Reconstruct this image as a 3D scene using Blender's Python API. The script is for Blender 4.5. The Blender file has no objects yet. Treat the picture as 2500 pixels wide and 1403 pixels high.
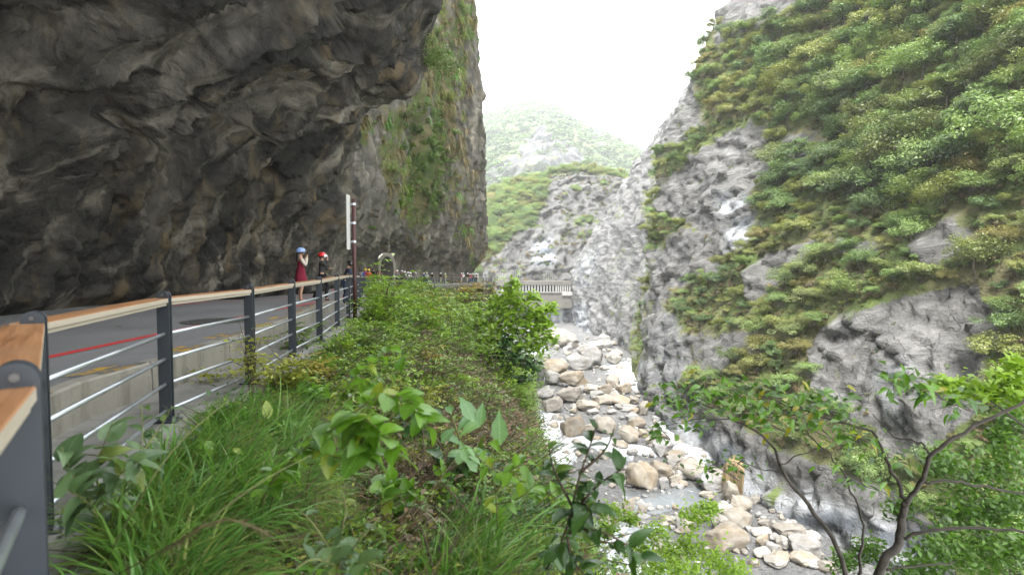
import bpy, bmesh, math, random
import numpy as np
from mathutils import Vector, Matrix, Euler, Quaternion
from mathutils.bvhtree import BVHTree

random.seed(7)
RNG = np.random.default_rng(11)
SC = bpy.context.scene
COL = SC.collection
R = math.radians

# ------------------------------------------------------------------ camera
F = 1400.0                      # focal length in photo pixels (photo 2500 wide)
PITCH = math.atan(61.5 / F)
EYE = 1.4
cam_d = bpy.data.cameras.new("camera")
cam = bpy.data.objects.new("camera", cam_d)
COL.objects.link(cam)
cam.location = (0, 0, EYE)
cam.rotation_euler = (R(90) - PITCH, 0, 0)
cam_d.sensor_width = 36
cam_d.lens = 36 * F / 2500
cam_d.clip_start = 0.05
cam_d.clip_end = 6000
cam_d.dof.use_dof = True
cam_d.dof.focus_distance = 20
cam_d.dof.aperture_fstop = 2.4
SC.camera = cam

# ------------------------------------------------------------------ light
SUN_EL, SUN_AZ = R(60), R(192)      # azimuth clockwise from +Y (north)
world = bpy.data.worlds.new("World")
SC.world = world
world.use_nodes = True
wn = world.node_tree
wn.nodes.clear()
w_out = wn.nodes.new("ShaderNodeOutputWorld")
w_bg = wn.nodes.new("ShaderNodeBackground")
w_sky = wn.nodes.new("ShaderNodeTexSky")
w_sky.sky_type = 'NISHITA'
w_sky.sun_disc = False
w_sky.sun_elevation = SUN_EL
w_sky.sun_rotation = SUN_AZ
w_sky.dust_density = 6.0
w_sky.air_density = 1.0
w_sky.ozone_density = 1.0
w_hsv = wn.nodes.new("ShaderNodeHueSaturation")      # cloud cover: nearly colourless
w_hsv.inputs['Saturation'].default_value = 0.15
w_mix = wn.nodes.new("ShaderNodeMix")
w_mix.data_type = 'RGBA'
w_mix.inputs[0].default_value = 0.75
w_mix.inputs[7].default_value = (9.6, 9.9, 10.2, 1)      # even cloud layer
wn.links.new(w_sky.outputs[0], w_hsv.inputs['Color'])
wn.links.new(w_hsv.outputs[0], w_mix.inputs[6])
wn.links.new(w_mix.outputs[2], w_bg.inputs['Color'])
w_bg.inputs['Strength'].default_value = 0.10
wn.links.new(w_bg.outputs[0], w_out.inputs[0])

sun_d = bpy.data.lights.new("sun", 'SUN')
sun_d.energy = 1.5
sun_d.angle = R(25)
sun_d.color = (1.0, 0.97, 0.91)
sun = bpy.data.objects.new("sun", sun_d)
COL.objects.link(sun)
sdir = Vector((math.sin(SUN_AZ) * math.cos(SUN_EL), math.cos(SUN_AZ) * math.cos(SUN_EL), math.sin(SUN_EL)))
sun.rotation_euler = sdir.to_track_quat('Z', 'Y').to_euler()
sun.location = sdir * 300

SC.view_settings.view_transform = 'Standard'
SC.view_settings.look = 'None'
SC.view_settings.exposure = 2.35
SC.view_settings.gamma = 1.0
SC.view_settings.use_curve_mapping = False
SC.render.engine = 'CYCLES'
cy = SC.cycles
cy.max_bounces = 6
cy.diffuse_bounces = 3
cy.glossy_bounces = 2
cy.transmission_bounces = 4
cy.transparent_max_bounces = 6
cy.volume_bounces = 1
cy.use_denoising = True
cy.volume_step_rate = 2.0
HAZE_D = .00029
MIST_D = .00020

# ------------------------------------------------------------------ numbers
def ray(px, py):
    x, u = (px - 1250) / F, (701.5 - py) / F
    c, s = math.cos(PITCH), math.sin(PITCH)
    return Vector((x, c + s * u, -s + c * u))

def P(px, py, y):
    """Point of the view through photo pixel px,py at distance y along Y."""
    d = ray(px, py)
    return Vector((0, 0, EYE)) + d * (y / d.y)

def proj(V):
    """World points (N,3) to photo pixels."""
    V = np.asarray(V, float)
    c, s = math.cos(PITCH), math.sin(PITCH)
    z = V[:, 2] - EYE
    fw = np.maximum(c * V[:, 1] - s * z, 1e-3)
    up = s * V[:, 1] + c * z
    return 1250 + F * V[:, 0] / fw, 701.5 - F * up / fw

_perm = np.concatenate([RNG.permutation(256)] * 3)
_g = RNG.normal(size=(256, 3))
_g /= np.linalg.norm(_g, axis=1)[:, None]

def pn(p):
    """Gradient noise, p (N,3), about -1..1."""
    i = np.floor(p).astype(np.int64)
    f = p - i
    u = f * f * f * (f * (f * 6 - 15) + 10)
    i &= 255
    r = 0
    for dx in (0, 1):
        wx = u[:, 0] if dx else 1 - u[:, 0]
        a = _perm[i[:, 0] + dx]
        for dy in (0, 1):
            wy = u[:, 1] if dy else 1 - u[:, 1]
            b = _perm[a + i[:, 1] + dy]
            for dz in (0, 1):
                wz = u[:, 2] if dz else 1 - u[:, 2]
                g = _g[_perm[b + i[:, 2] + dz] & 255]
                r = r + wx * wy * wz * (g[:, 0] * (f[:, 0] - dx) + g[:, 1] * (f[:, 1] - dy) + g[:, 2] * (f[:, 2] - dz))
    return r * 1.6

def fbm(p, octv=4, gain=.5, lac=2.03, ridge=False, off=0.):
    p = np.asarray(p, float) + off
    r, a, t = 0., 1., 0.
    for k in range(octv):
        n = pn(p)
        if ridge:
            n = 1 - 2 * np.abs(n)
        r = r + a * n
        t += a
        a *= gain
        p = p * lac + 17.31
    return r / t

def facet(p, s, seed=0):
    """Broken-rock relief: every cell of a jittered lattice gets its own tilted plane."""
    q = np.asarray(p, float) / s + seed * 3.7
    b = np.floor(q).astype(np.int64)
    best = np.full(len(q), 1e9); tilt = np.zeros(len(q)); con = np.zeros(len(q)); sec = np.full(len(q), 1e9)
    for dx in (-1, 0, 1):
        for dy in (-1, 0, 1):
            for dz in (-1, 0, 1):
                c = b + (dx, dy, dz)
                h = _perm[_perm[_perm[c[:, 0] & 255] + (c[:, 1] & 255)] + (c[:, 2] & 255)]
                j = _g[h] * .42 + .5
                d = q - (c + j)
                r = (d * d).sum(1)
                m = r < best
                sec = np.where(m, best, np.minimum(sec, r))
                best = np.where(m, r, best)
                tilt = np.where(m, (d * _g[(h + 91) & 255]).sum(1), tilt)
                con = np.where(m, h / 255. - .5, con)
    return (tilt * 1.1 + con * .55), np.sqrt(sec) - np.sqrt(best)

def sstep(a, b, x):
    t = np.clip((x - a) / (b - a), 0, 1)
    return t * t * (3 - 2 * t)

def poly_mask(px, py, poly, soft=18.):
    """Soft inside mask of a polygon in photo pixels."""
    poly = np.array(poly, float)
    inside = np.zeros(px.shape, bool)
    dmin = np.full(px.shape, 1e9)
    n = len(poly)
    for k in range(n):
        a, b = poly[k], poly[(k + 1) % n]
        cond = ((a[1] > py) != (b[1] > py))
        with np.errstate(divide='ignore', invalid='ignore'):
            xi = (b[0] - a[0]) * (py - a[1]) / (b[1] - a[1] + 1e-9) + a[0]
        inside ^= cond & (px < xi)
        d = b - a
        t = np.clip(((px - a[0]) * d[0] + (py - a[1]) * d[1]) / (d @ d), 0, 1)
        dmin = np.minimum(dmin, np.hypot(px - a[0] - t * d[0], py - a[1] - t * d[1]))
    return np.clip(.5 + np.where(inside, dmin, -dmin) / (2 * soft), 0, 1)

# ------------------------------------------------------------------ objects
def tag(o, label=None, cat=None, group=None, kind=None):
    if label: o['label'] = label
    if cat: o['category'] = cat
    if group: o['group'] = group
    if kind: o['kind'] = kind
    return o

def link(name, data, parent=None, mat=None):
    o = bpy.data.objects.new(name, data)
    COL.objects.link(o)
    if parent is not None:
        o.parent = parent
    if mat is not None and data is not None and not data.materials:
        data.materials.append(mat)
    return o

def empty(name, loc=(0, 0, 0), rz=0., label=None, cat=None, group=None):
    o = bpy.data.objects.new(name, None)
    o.empty_display_size = .2
    COL.objects.link(o)
    o.location = loc
    o.rotation_euler = (0, 0, rz)
    return tag(o, label, cat, group)

def mesh_np(name, V, Fc, mat=None, smooth=True, attrs=None):
    V = np.ascontiguousarray(V, np.float32)
    Fc = np.ascontiguousarray(Fc, np.int32)
    me = bpy.data.meshes.new(name)
    n, k = Fc.shape
    me.vertices.add(len(V))
    me.vertices.foreach_set('co', V.ravel())
    me.loops.add(n * k)
    me.loops.foreach_set('vertex_index', Fc.ravel())
    me.polygons.add(n)
    me.polygons.foreach_set('loop_start', np.arange(0, n * k, k, dtype=np.int32))
    if smooth:
        me.polygons.foreach_set('use_smooth', np.ones(n, bool))
    me.update(calc_edges=True)
    if attrs:
        for key, (dom, arr) in attrs.items():
            vec = np.ndim(arr) == 2
            a = me.attributes.new(key, 'FLOAT_VECTOR' if vec else 'FLOAT', dom)
            a.data.foreach_set('vector' if vec else 'value', np.ascontiguousarray(arr, np.float32).ravel())
    if mat:
        me.materials.append(mat)
    return me

def grid_faces(nu, nv):
    a = np.arange(nu * nv).reshape(nu, nv)
    return np.stack([a[:-1, :-1], a[1:, :-1], a[1:, 1:], a[:-1, 1:]], -1).reshape(-1, 4)

class MB:
    """Collects simple solids and links them as one mesh object."""
    def __init__(s):
        s.v, s.f = [], []
    def add(s, V, Fc):
        o = len(s.v)
        s.v += [tuple(v) for v in V]
        s.f += [tuple(i + o for i in f) for f in Fc]
        return s
    def box(s, c, size, rot=None, bev=0.):
        x, y, z = (q / 2 for q in size)
        if bev > 0:
            b = min(bev, x * .9, y * .9, z * .9)
            V, Fc = [], []
            bm = bmesh.new()
            bmesh.ops.create_cube(bm, size=1)
            for v in bm.verts:
                v.co = Vector((v.co.x * 2 * x, v.co.y * 2 * y, v.co.z * 2 * z))
            bmesh.ops.bevel(bm, geom=bm.edges[:], offset=b, segments=1, affect='EDGES')
            bm.verts.index_update()
            V = [v.co.copy() for v in bm.verts]
            Fc = [[v.index for v in f.verts] for f in bm.faces]
            bm.free()
        else:
            V = [Vector((i * x, j * y, k * z)) for i in (-1, 1) for j in (-1, 1) for k in (-1, 1)]
            Fc = [(0, 1, 3, 2), (4, 6, 7, 5), (0, 4, 5, 1), (2, 3, 7, 6), (0, 2, 6, 4), (1, 5, 7, 3)]
        if rot is not None:
            V = [rot @ v for v in V]
        c = Vector(c)
        return s.add([v + c for v in V], Fc)
    def tube(s, pts, rad, n=8, cap=True):
        pts = [Vector(p) for p in pts]
        if not hasattr(rad, '__len__'):
            rad = [rad] * len(pts)
        V, Fc = [], []
        up = None
        for k, p in enumerate(pts):
            t = (pts[min(k + 1, len(pts) - 1)] - pts[max(k - 1, 0)]).normalized()
            if up is None:
                up = t.orthogonal().normalized()
            up = (up - t * up.dot(t))
            up = up.normalized() if up.length > 1e-6 else t.orthogonal().normalized()
            b = t.cross(up)
            for q in range(n):
                a = 2 * math.pi * q / n
                V.append(p + (up * math.cos(a) + b * math.sin(a)) * rad[k])
        for k in range(len(pts) - 1):
            for q in range(n):
                a, c = k * n + q, k * n + (q + 1) % n
                Fc.append((a, c, c + n, a + n))
        if cap:
            Fc.append(tuple(range(n))[::-1])
            Fc.append(tuple(range((len(pts) - 1) * n, len(pts) * n)))
        return s.add(V, Fc)
    def prism(s, prof, lo, hi, fn):
        """Closed profile (2D) swept from lo to hi; fn(a,b,t) gives the point."""
        n = len(prof)
        V = [fn(a, b, lo) for a, b in prof] + [fn(a, b, hi) for a, b in prof]
        Fc = [(i, (i + 1) % n, n + (i + 1) % n, n + i) for i in range(n)]
        Fc += [tuple(range(n))[::-1], tuple(range(n, 2 * n))]
        return s.add(V, Fc)
    def mesh(s, name, mat=None, smooth=False):
        me = bpy.data.meshes.new(name)
        me.from_pydata([tuple(v) for v in s.v], [], s.f)
        if smooth:
            me.polygons.foreach_set('use_smooth', [True] * len(me.polygons))
        me.update()
        if mat:
            me.materials.append(mat)
        return me
    def build(s, name, mat=None, parent=None, smooth=False):
        bm = bmesh.new()
        me = s.mesh(name, mat, smooth)
        bm.from_mesh(me)
        bmesh.ops.recalc_face_normals(bm, faces=bm.faces[:])
        bm.to_mesh(me)
        bm.free()
        return link(name, me, parent)

# ------------------------------------------------------------------ materials
class NT:
    def __init__(s, name):
        s.m = bpy.data.materials.new(name)
        s.m.use_nodes = True
        s.t = s.m.node_tree
        s.t.nodes.clear()
        s.out = s.t.nodes.new("ShaderNodeOutputMaterial")
        s.b = s.n("ShaderNodeBsdfPrincipled")
        s.l(s.b.outputs[0], s.out.inputs[0])
        s._geo = s._tc = s._oi = None
    def n(s, t, **kw):
        o = s.t.nodes.new(t)
        for k, v in kw.items():
            setattr(o, k, v)
        return o
    def l(s, a, b):
        s.t.links.new(a, b)
    def put(s, sock, v):
        if hasattr(v, 'is_linked') or isinstance(v, bpy.types.NodeSocket):
            s.l(v, sock)
        elif isinstance(v, (tuple, list)) and len(v) == 3 and sock.type == 'RGBA':
            sock.default_value = (*v, 1)
        else:
            sock.default_value = v
    @property
    def pos(s):
        if s._geo is None: s._geo = s.n("ShaderNodeNewGeometry")
        return s._geo.outputs['Position']
    @property
    def nrm(s):
        s.pos
        return s._geo.outputs['Normal']
    @property
    def obj(s):
        if s._tc is None: s._tc = s.n("ShaderNodeTexCoord")
        return s._tc.outputs['Object']
    @property
    def rnd(s):
        if s._oi is None: s._oi = s.n("ShaderNodeObjectInfo")
        return s._oi.outputs['Random']
    def vattr(s, name):
        return s.n("ShaderNodeAttribute", attribute_name=name).outputs['Vector']
    def attr(s, name):
        a = s.n("ShaderNodeAttribute", attribute_name=name)
        return a.outputs['Fac']
    def map(s, v, scale=(1, 1, 1), loc=(0, 0, 0), rot=(0, 0, 0)):
        m = s.n("ShaderNodeMapping")
        s.l(v, m.inputs[0])
        m.inputs['Scale'].default_value = scale
        m.inputs['Location'].default_value = loc
        m.inputs['Rotation'].default_value = rot
        return m.outputs[0]
    def noise(s, v, scale=1., det=4., rough=.55, dist=0., ):
        o = s.n("ShaderNodeTexNoise")
        s.l(v, o.inputs['Vector'])
        o.inputs['Scale'].default_value = scale
        o.inputs['Detail'].default_value = det
        o.inputs['Roughness'].default_value = rough
        o.inputs['Distortion'].default_value = dist
        return o.outputs['Fac']
    def voro(s, v, scale=1., feat='F1', out='Distance', rnd=1.):
        o = s.n("ShaderNodeTexVoronoi", feature=feat)
        s.l(v, o.inputs['Vector'])
        o.inputs['Scale'].default_value = scale
        o.inputs['Randomness'].default_value = rnd
        return o.outputs[out]
    def wave(s, v, scale=1., dist=5., det=3., dsc=1.):
        o = s.n("ShaderNodeTexWave", wave_type='BANDS', bands_direction='Z')
        s.l(v, o.inputs['Vector'])
        o.inputs['Scale'].default_value = scale
        o.inputs['Distortion'].default_value = dist
        o.inputs['Detail'].default_value = det
        o.inputs['Detail Scale'].default_value = dsc
        return o.outputs['Fac']
    def ramp(s, f, stops):
        o = s.n("ShaderNodeValToRGB")
        s.put(o.inputs[0], f)
        e = o.color_ramp.elements
        while len(e) < len(stops): e.new(.5)
        for q, (p, c) in zip(e, stops):
            q.position = p
            q.color = (*c, 1) if hasattr(c, '__len__') else (c, c, c, 1)
        return o.outputs[0]
    def mix(s, f, a, b, mode='MIX'):
        o = s.n("ShaderNodeMix", data_type='RGBA', blend_type=mode)
        s.put(o.inputs[0], f)
        s.put(o.inputs[6], a)
        s.put(o.inputs[7], b)
        return o.outputs[2]
    def math(s, op, a, b=0., c=0.):
        o = s.n("ShaderNodeMath", operation=op)
        s.put(o.inputs[0], a)
        s.put(o.inputs[1], b)
        s.put(o.inputs[2], c)
        return o.outputs[0]
    def rng(s, f, a, b, c=0., d=1.):
        o = s.n("ShaderNodeMapRange")
        s.put(o.inputs[0], f)
        for i, v in enumerate((a, b, c, d)):
            s.put(o.inputs[i + 1], v)
        return o.outputs[0]
    def bump(s, h, strength=.5, dist=.1, nrm=None):
        o = s.n("ShaderNodeBump")
        s.put(o.inputs['Height'], h)
        o.inputs['Strength'].default_value = strength
        o.inputs['Distance'].default_value = dist
        if nrm is not None: s.l(nrm, o.inputs['Normal'])
        return o.outputs[0]
    def done(s, col=None, rough=None, spec=None, metal=None, nrm=None):
        if col is not None: s.put(s.b.inputs['Base Color'], col)
        if rough is not None: s.put(s.b.inputs['Roughness'], rough)
        if spec is not None: s.put(s.b.inputs['Specular IOR Level'], spec)
        if metal is not None: s.put(s.b.inputs['Metallic'], metal)
        if nrm is not None: s.l(nrm, s.b.inputs['Normal'])
        return s.m

def plain(name, col, rough=.6, spec=.4, metal=0., var=.12, sc=6., bump=0.):
    t = NT(name)
    n = t.noise(t.obj, sc, 5)
    c = t.mix(t.rng(n, .3, .7), tuple(q * (1 - var) for q in col), tuple(min(1, q * (1 + var)) for q in col))
    r = t.rng(n, .3, .7, max(0, rough - .08), min(1, rough + .08))
    nb = t.bump(t.noise(t.obj, sc * 6, 4), bump, .01) if bump else None
    return t.done(c, r, spec, metal, nb)

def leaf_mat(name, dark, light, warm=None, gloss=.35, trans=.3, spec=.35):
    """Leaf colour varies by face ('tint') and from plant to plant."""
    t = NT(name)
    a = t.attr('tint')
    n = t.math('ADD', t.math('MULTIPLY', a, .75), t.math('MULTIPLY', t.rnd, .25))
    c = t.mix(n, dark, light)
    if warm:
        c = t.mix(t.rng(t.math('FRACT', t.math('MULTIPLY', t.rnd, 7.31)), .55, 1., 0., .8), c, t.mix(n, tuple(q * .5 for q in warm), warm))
    t.done(c, gloss, spec)
    tr = t.n("ShaderNodeBsdfTranslucent")
    t.put(tr.inputs[0], t.mix(.5, c, t.mix(1., c, (1.5, 1.6, .5), 'MULTIPLY')))
    mx = t.n("ShaderNodeMixShader")
    mx.inputs[0].default_value = trans
    t.l(t.b.outputs[0], mx.inputs[1])
    t.l(tr.outputs[0], mx.inputs[2])
    t.l(mx.outputs[0], t.out.inputs[0])
    return t.m
# ================================================================== paths of the road
RAIL = np.array([(1.1, -2.0), (-.28, -.05), (-1.255, 1.44), (-2.46, 2.94), (-3.02, 5.0), (-3.03, 6.6), (-3.26, 8.54), (-3.45, 10.4),
                 (-3.8, 12.5), (-4.12, 14.4), (-5.5, 20.6), (-7.7, 29), (-10.3, 40), (-11.5, 44), (-12.0, 47), (-11.7, 51), (-11.0, 56.5), (-10.9, 60), (-11.6, 66), (-13.0, 74), (-13.6, 82),
                 (-12.5, 90), (-9.3, 97), (-5.2, 104), (-4.0, 112), (-5, 122), (-9, 135)], float)
WALLB = np.array([(-4.6, -14), (-6.5, -10), (-9.0, -5), (-10.0, 0), (-10.3, 11), (-11.4, 19), (-11.9, 30), (-11.7, 34), (-13.8, 40), (-15.3, 46), (-15.8, 52), (-16.4, 62), (-17.7, 70), (-18.3, 75), (-15.5, 78.6), (-16.6, 84), (-16.0, 92), (-12.4, 102), (-9.2, 109), (-8.2, 117), (-11, 130), (-18, 142)], float)  # unseen end behind the camera swings inward to cut light from there
def xrail(y): return np.interp(y, RAIL[:, 1], RAIL[:, 0])
def zrail(y): return -np.maximum(0, np.asarray(y, float) - 14) * .0265
def xkerb(y):
    y = np.asarray(y, float)
    xr = xrail(y)
    w = np.interp(y, [-5, 18, 24, 60, 95, 140], [.78, .76, .8, .8, 1.0, 1.0])
    return np.where(y < 3.4, np.minimum(xr - .78, -3.62), np.minimum(xr - w, -3.62))
def zroad(y): return zrail(y) + np.interp(y, [0, 17, 24], [.36, .30, .12])
def xwall(y): return np.interp(y, WALLB[:, 1], WALLB[:, 0])

# ================================================================== rock materials
def rock_mat(name, cols, sc=1., streak=(1., 1., .25), veg=True, green=((.035, .055, .016), (.085, .115, .03)), dry=(.12, .10, .055), bumps=.6, ochre=None, pale=False, wet=.75, bd=.25):
    t = NT(name)
    p = t.pos
    wob = t.noise(p, .35 * sc, 3)
    n1 = t.noise(t.map(p, streak), 1.1 * sc, 8, .62, .6)
    n2 = t.noise(p, .28 * sc, 5, .6, .8)
    n3 = t.noise(t.map(p, (1, 1, .12)), 2.2 * sc, 5, .6)
    base = t.ramp(n1, [(.25, cols[0]), (.42, cols[1]), (.56, cols[2]), (.75, cols[3])])
    base = t.mix(t.rng(n2, .35, .7, 0, .7), base, t.mix(1., base, (.55, .54, .52), 'MULTIPLY'))
    base = t.mix(t.rng(n3, .58, .75, 0, .55), base, tuple(q * .45 for q in cols[0]))
    if ochre:
        big = t.noise(t.map(p, (.55, 1, .7), loc=(4.2, 9.7, 2.3), rot=(.3, .5, -.5)), .16, 4, .6, 1.5)
        base = t.mix(t.rng(big, .36, .62, .75, 0), base, t.mix(1., base, (.32, .31, .30), 'MULTIPLY'))
        base = t.mix(t.rng(big, .56, .74, 0, .55), base, t.mix(n1, (.045, .041, .034), (.19, .176, .145)))
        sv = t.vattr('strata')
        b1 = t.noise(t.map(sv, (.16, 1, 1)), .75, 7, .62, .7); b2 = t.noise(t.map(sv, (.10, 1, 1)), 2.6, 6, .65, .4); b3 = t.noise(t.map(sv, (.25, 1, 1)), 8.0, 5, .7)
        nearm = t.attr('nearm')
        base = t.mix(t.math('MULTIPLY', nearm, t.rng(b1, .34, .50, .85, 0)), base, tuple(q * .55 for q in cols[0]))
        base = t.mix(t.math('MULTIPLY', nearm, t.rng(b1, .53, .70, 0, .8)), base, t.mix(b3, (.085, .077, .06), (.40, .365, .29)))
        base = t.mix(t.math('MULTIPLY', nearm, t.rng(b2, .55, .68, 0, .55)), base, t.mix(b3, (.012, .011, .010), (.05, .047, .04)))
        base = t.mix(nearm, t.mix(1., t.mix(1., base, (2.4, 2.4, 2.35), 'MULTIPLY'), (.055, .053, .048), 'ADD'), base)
        on = t.noise(t.map(p, (1, 1, .6)), .45 * sc, 5, .6, 1.2)
        base = t.mix(t.rng(on, .54, .68, 0, .85), base, t.mix(n1, tuple(q * .5 for q in ochre), ochre))
    wp = t.n('ShaderNodeVectorMath', operation='MULTIPLY_ADD'); wt = t.n('ShaderNodeTexNoise'); t.l(p, wt.inputs['Vector']); wt.inputs['Scale'].default_value = .8 * sc; t.l(wt.outputs['Color'], wp.inputs[0]); wp.inputs[1].default_value = (2.2 / sc,) * 3; t.l(p, wp.inputs[2])
    cr = t.voro(t.map(wp.outputs[0], (1, .45, .5), rot=(.4, .3, .2)), .5 * sc, 'DISTANCE_TO_EDGE')
    crk = t.rng(cr, 0., .02, 1, 0)
    base = t.mix(t.math('MULTIPLY', crk, t.rng(wob, .52, .66, 0, .6)), base, tuple(q * .4 for q in cols[0]))
    if pale:
        pa = t.attr('pale')
        vein = t.wave(t.map(p, (.6, .6, 1), rot=(.5, .2, .0)), .13 * sc, 11, 6, 1.6)
        wcol = t.mix(t.rng(vein, .15, .8), (.11, .125, .145), t.mix(n1, (.28, .295, .32), (.52, .535, .55)))
        base = t.mix(t.math('MULTIPLY', pa, t.rng(t.noise(p, .5 * sc, 4), .3, .5)), base, wcol)
    if veg:
        va = t.attr('veg')
        gn = t.noise(p, .9 * sc, 6, .65)
        gcol = t.mix(t.rng(gn, .35, .65), green[0], green[1])
        dn = t.noise(p, .25 * sc, 5, .6)
        gcol = t.mix(t.rng(dn, .42, .6, 0, .85), gcol, t.mix(gn, tuple(q * .5 for q in dry), dry))
        vm = t.rng(t.math('ADD', va, t.math('MULTIPLY', t.math('SUBTRACT', gn, .5), 1.2)), .4, .6)
        base = t.mix(vm, base, gcol)
    h = t.math('ADD', t.math('MULTIPLY', n1, 1.), t.math('MULTIPLY', t.noise(p, 6 * sc, 6, .65), .35))
    h = t.math('SUBTRACT', h, t.math('MULTIPLY', crk, .12))
    if ochre:
        h = t.math('ADD', h, t.math('MULTIPLY', t.math('ADD', t.math('MULTIPLY', b2, .8), t.math('MULTIPLY', b3, .5)), nearm))
    nb = t.bump(h, bumps, bd)
    return t.done(base, wet, .3, 0., nb)

# ================================================================== cliff beside the road (overhang, notch, green face)
HS = np.array([-14, -3, 4, 13, 22, 30.4, 31.6, 33.2, 36, 45, 55, 62, 74, 84, 92, 104, 112, 122, 142], float)
cave = [(0, 0), (.05, 1.6), (.2, 3.2), (.7, 4.7), (1.9, 6.0), (3.4, 7.1), (4.9, 8.4), (6.2, 10.2), (7.2, 13), (8.1, 18), (9.2, 27), (10, 45), (8, 95)]
cav2 = [(0, 0), (.1, 1.6), (.3, 3.2), (.8, 4.9), (1.9, 6.6), (3.3, 7.9), (4.8, 9.1), (6.3, 10.0), (7.2, 12.8), (8.3, 16.5), (9.8, 24), (11, 45), (9, 95)]
lip = [(0, 0), (.2, 1.5), (.4, 3.2), (.9, 5), (2, 7), (3.3, 8.8), (3.9, 10.3), (6.5, 10.6), (7.2, 12.6), (8.25, 15.6), (9.8, 22), (11, 45), (9, 95)]
back = [(0, 0), (.3, 1.5), (1.0, 3), (2.0, 4.6), (2.4, 6.5), (2.2, 8.2), (1.5, 9.6), (.3, 12), (-1.4, 16), (-2, 20), (-2.6, 28), (-3, 45), (-4, 95)]
bck2 = [(0, 0), (.4, 1.5), (.9, 3), (1.3, 4.8), (1.5, 6.5), (1.3, 8.2), (.9, 10), (.2, 13), (-.4, 17), (-.8, 22), (-1, 30), (-1, 48), (-3, 95)]
g45 = [(0, 0), (.1, 1.5), (.5, 3), (1.3, 4.6), (2.2, 6), (2.9, 8), (3.1, 10), (3.0, 13), (2.8, 17), (2.5, 22), (2.2, 30), (1, 50), (-3, 95)]
g62 = [(0, 0), (.0, 1.8), (.3, 3.4), (1.4, 5.0), (2.8, 6.4), (3.3, 8.5), (3.5, 11), (3.6, 14), (3.7, 20), (3.5, 28), (3.0, 40), (1.8, 65), (-2, 110)]
g74 = [(0, 0), (.0, 1.8), (.1, 3.6), (1.0, 5.4), (2.6, 6.8), (3.2, 8.8), (3.4, 11), (3.6, 14), (3.7, 20), (3.6, 28), (3.2, 40), (2.4, 65), (-2, 110)]
g92 = [(0, 0), (.0, 1.8), (.2, 3.2), (1.1, 4.6), (2.1, 6.0), (2.7, 8), (3.0, 11), (3.2, 14), (3.3, 20), (3.4, 28), (3.0, 40), (2.0, 62), (-2, 110)]
g112 = [(0, 0), (.1, 1.6), (.5, 3), (1.0, 4.4), (1.5, 6), (1.8, 8), (2.0, 11), (2.1, 15), (2.0, 21), (1.9, 28), (1.0, 40), (-.5, 60), (-6, 110)]
roof = [(0, 0), (.05, 1.6), (.2, 3.2), (.7, 4.6), (1.9, 5.8), (3.6, 6.8), (5.5, 7.6), (7.0, 8.6), (8.0, 10.2), (8.7, 12.5), (9.4, 16), (10.4, 40), (9, 95)]  # overhang out of view, shaped low and far out to darken the recess
roof2 = [(0, 0), (.05, 1.6), (.2, 3.2), (.7, 4.8), (1.9, 6.2), (3.4, 7.3), (5.0, 8.5), (6.5, 9.9), (7.6, 11.6), (8.5, 14), (9.6, 19), (11, 40), (9, 95)]
deep = [(0, 0), (.05, 1.6), (.2, 3.0), (.8, 4.3), (2.2, 5.4), (4.2, 6.4), (6.6, 7.6), (9.0, 8.8), (11, 10.5), (12.5, 14), (13, 24), (13, 45), (10, 95)]
PROF = np.array([roof, roof, roof, roof2, cav2, lip, lip, back, bck2, g45, g62, g62, g74, g74, g92, g92, g112, g112, g112], float)

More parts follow.
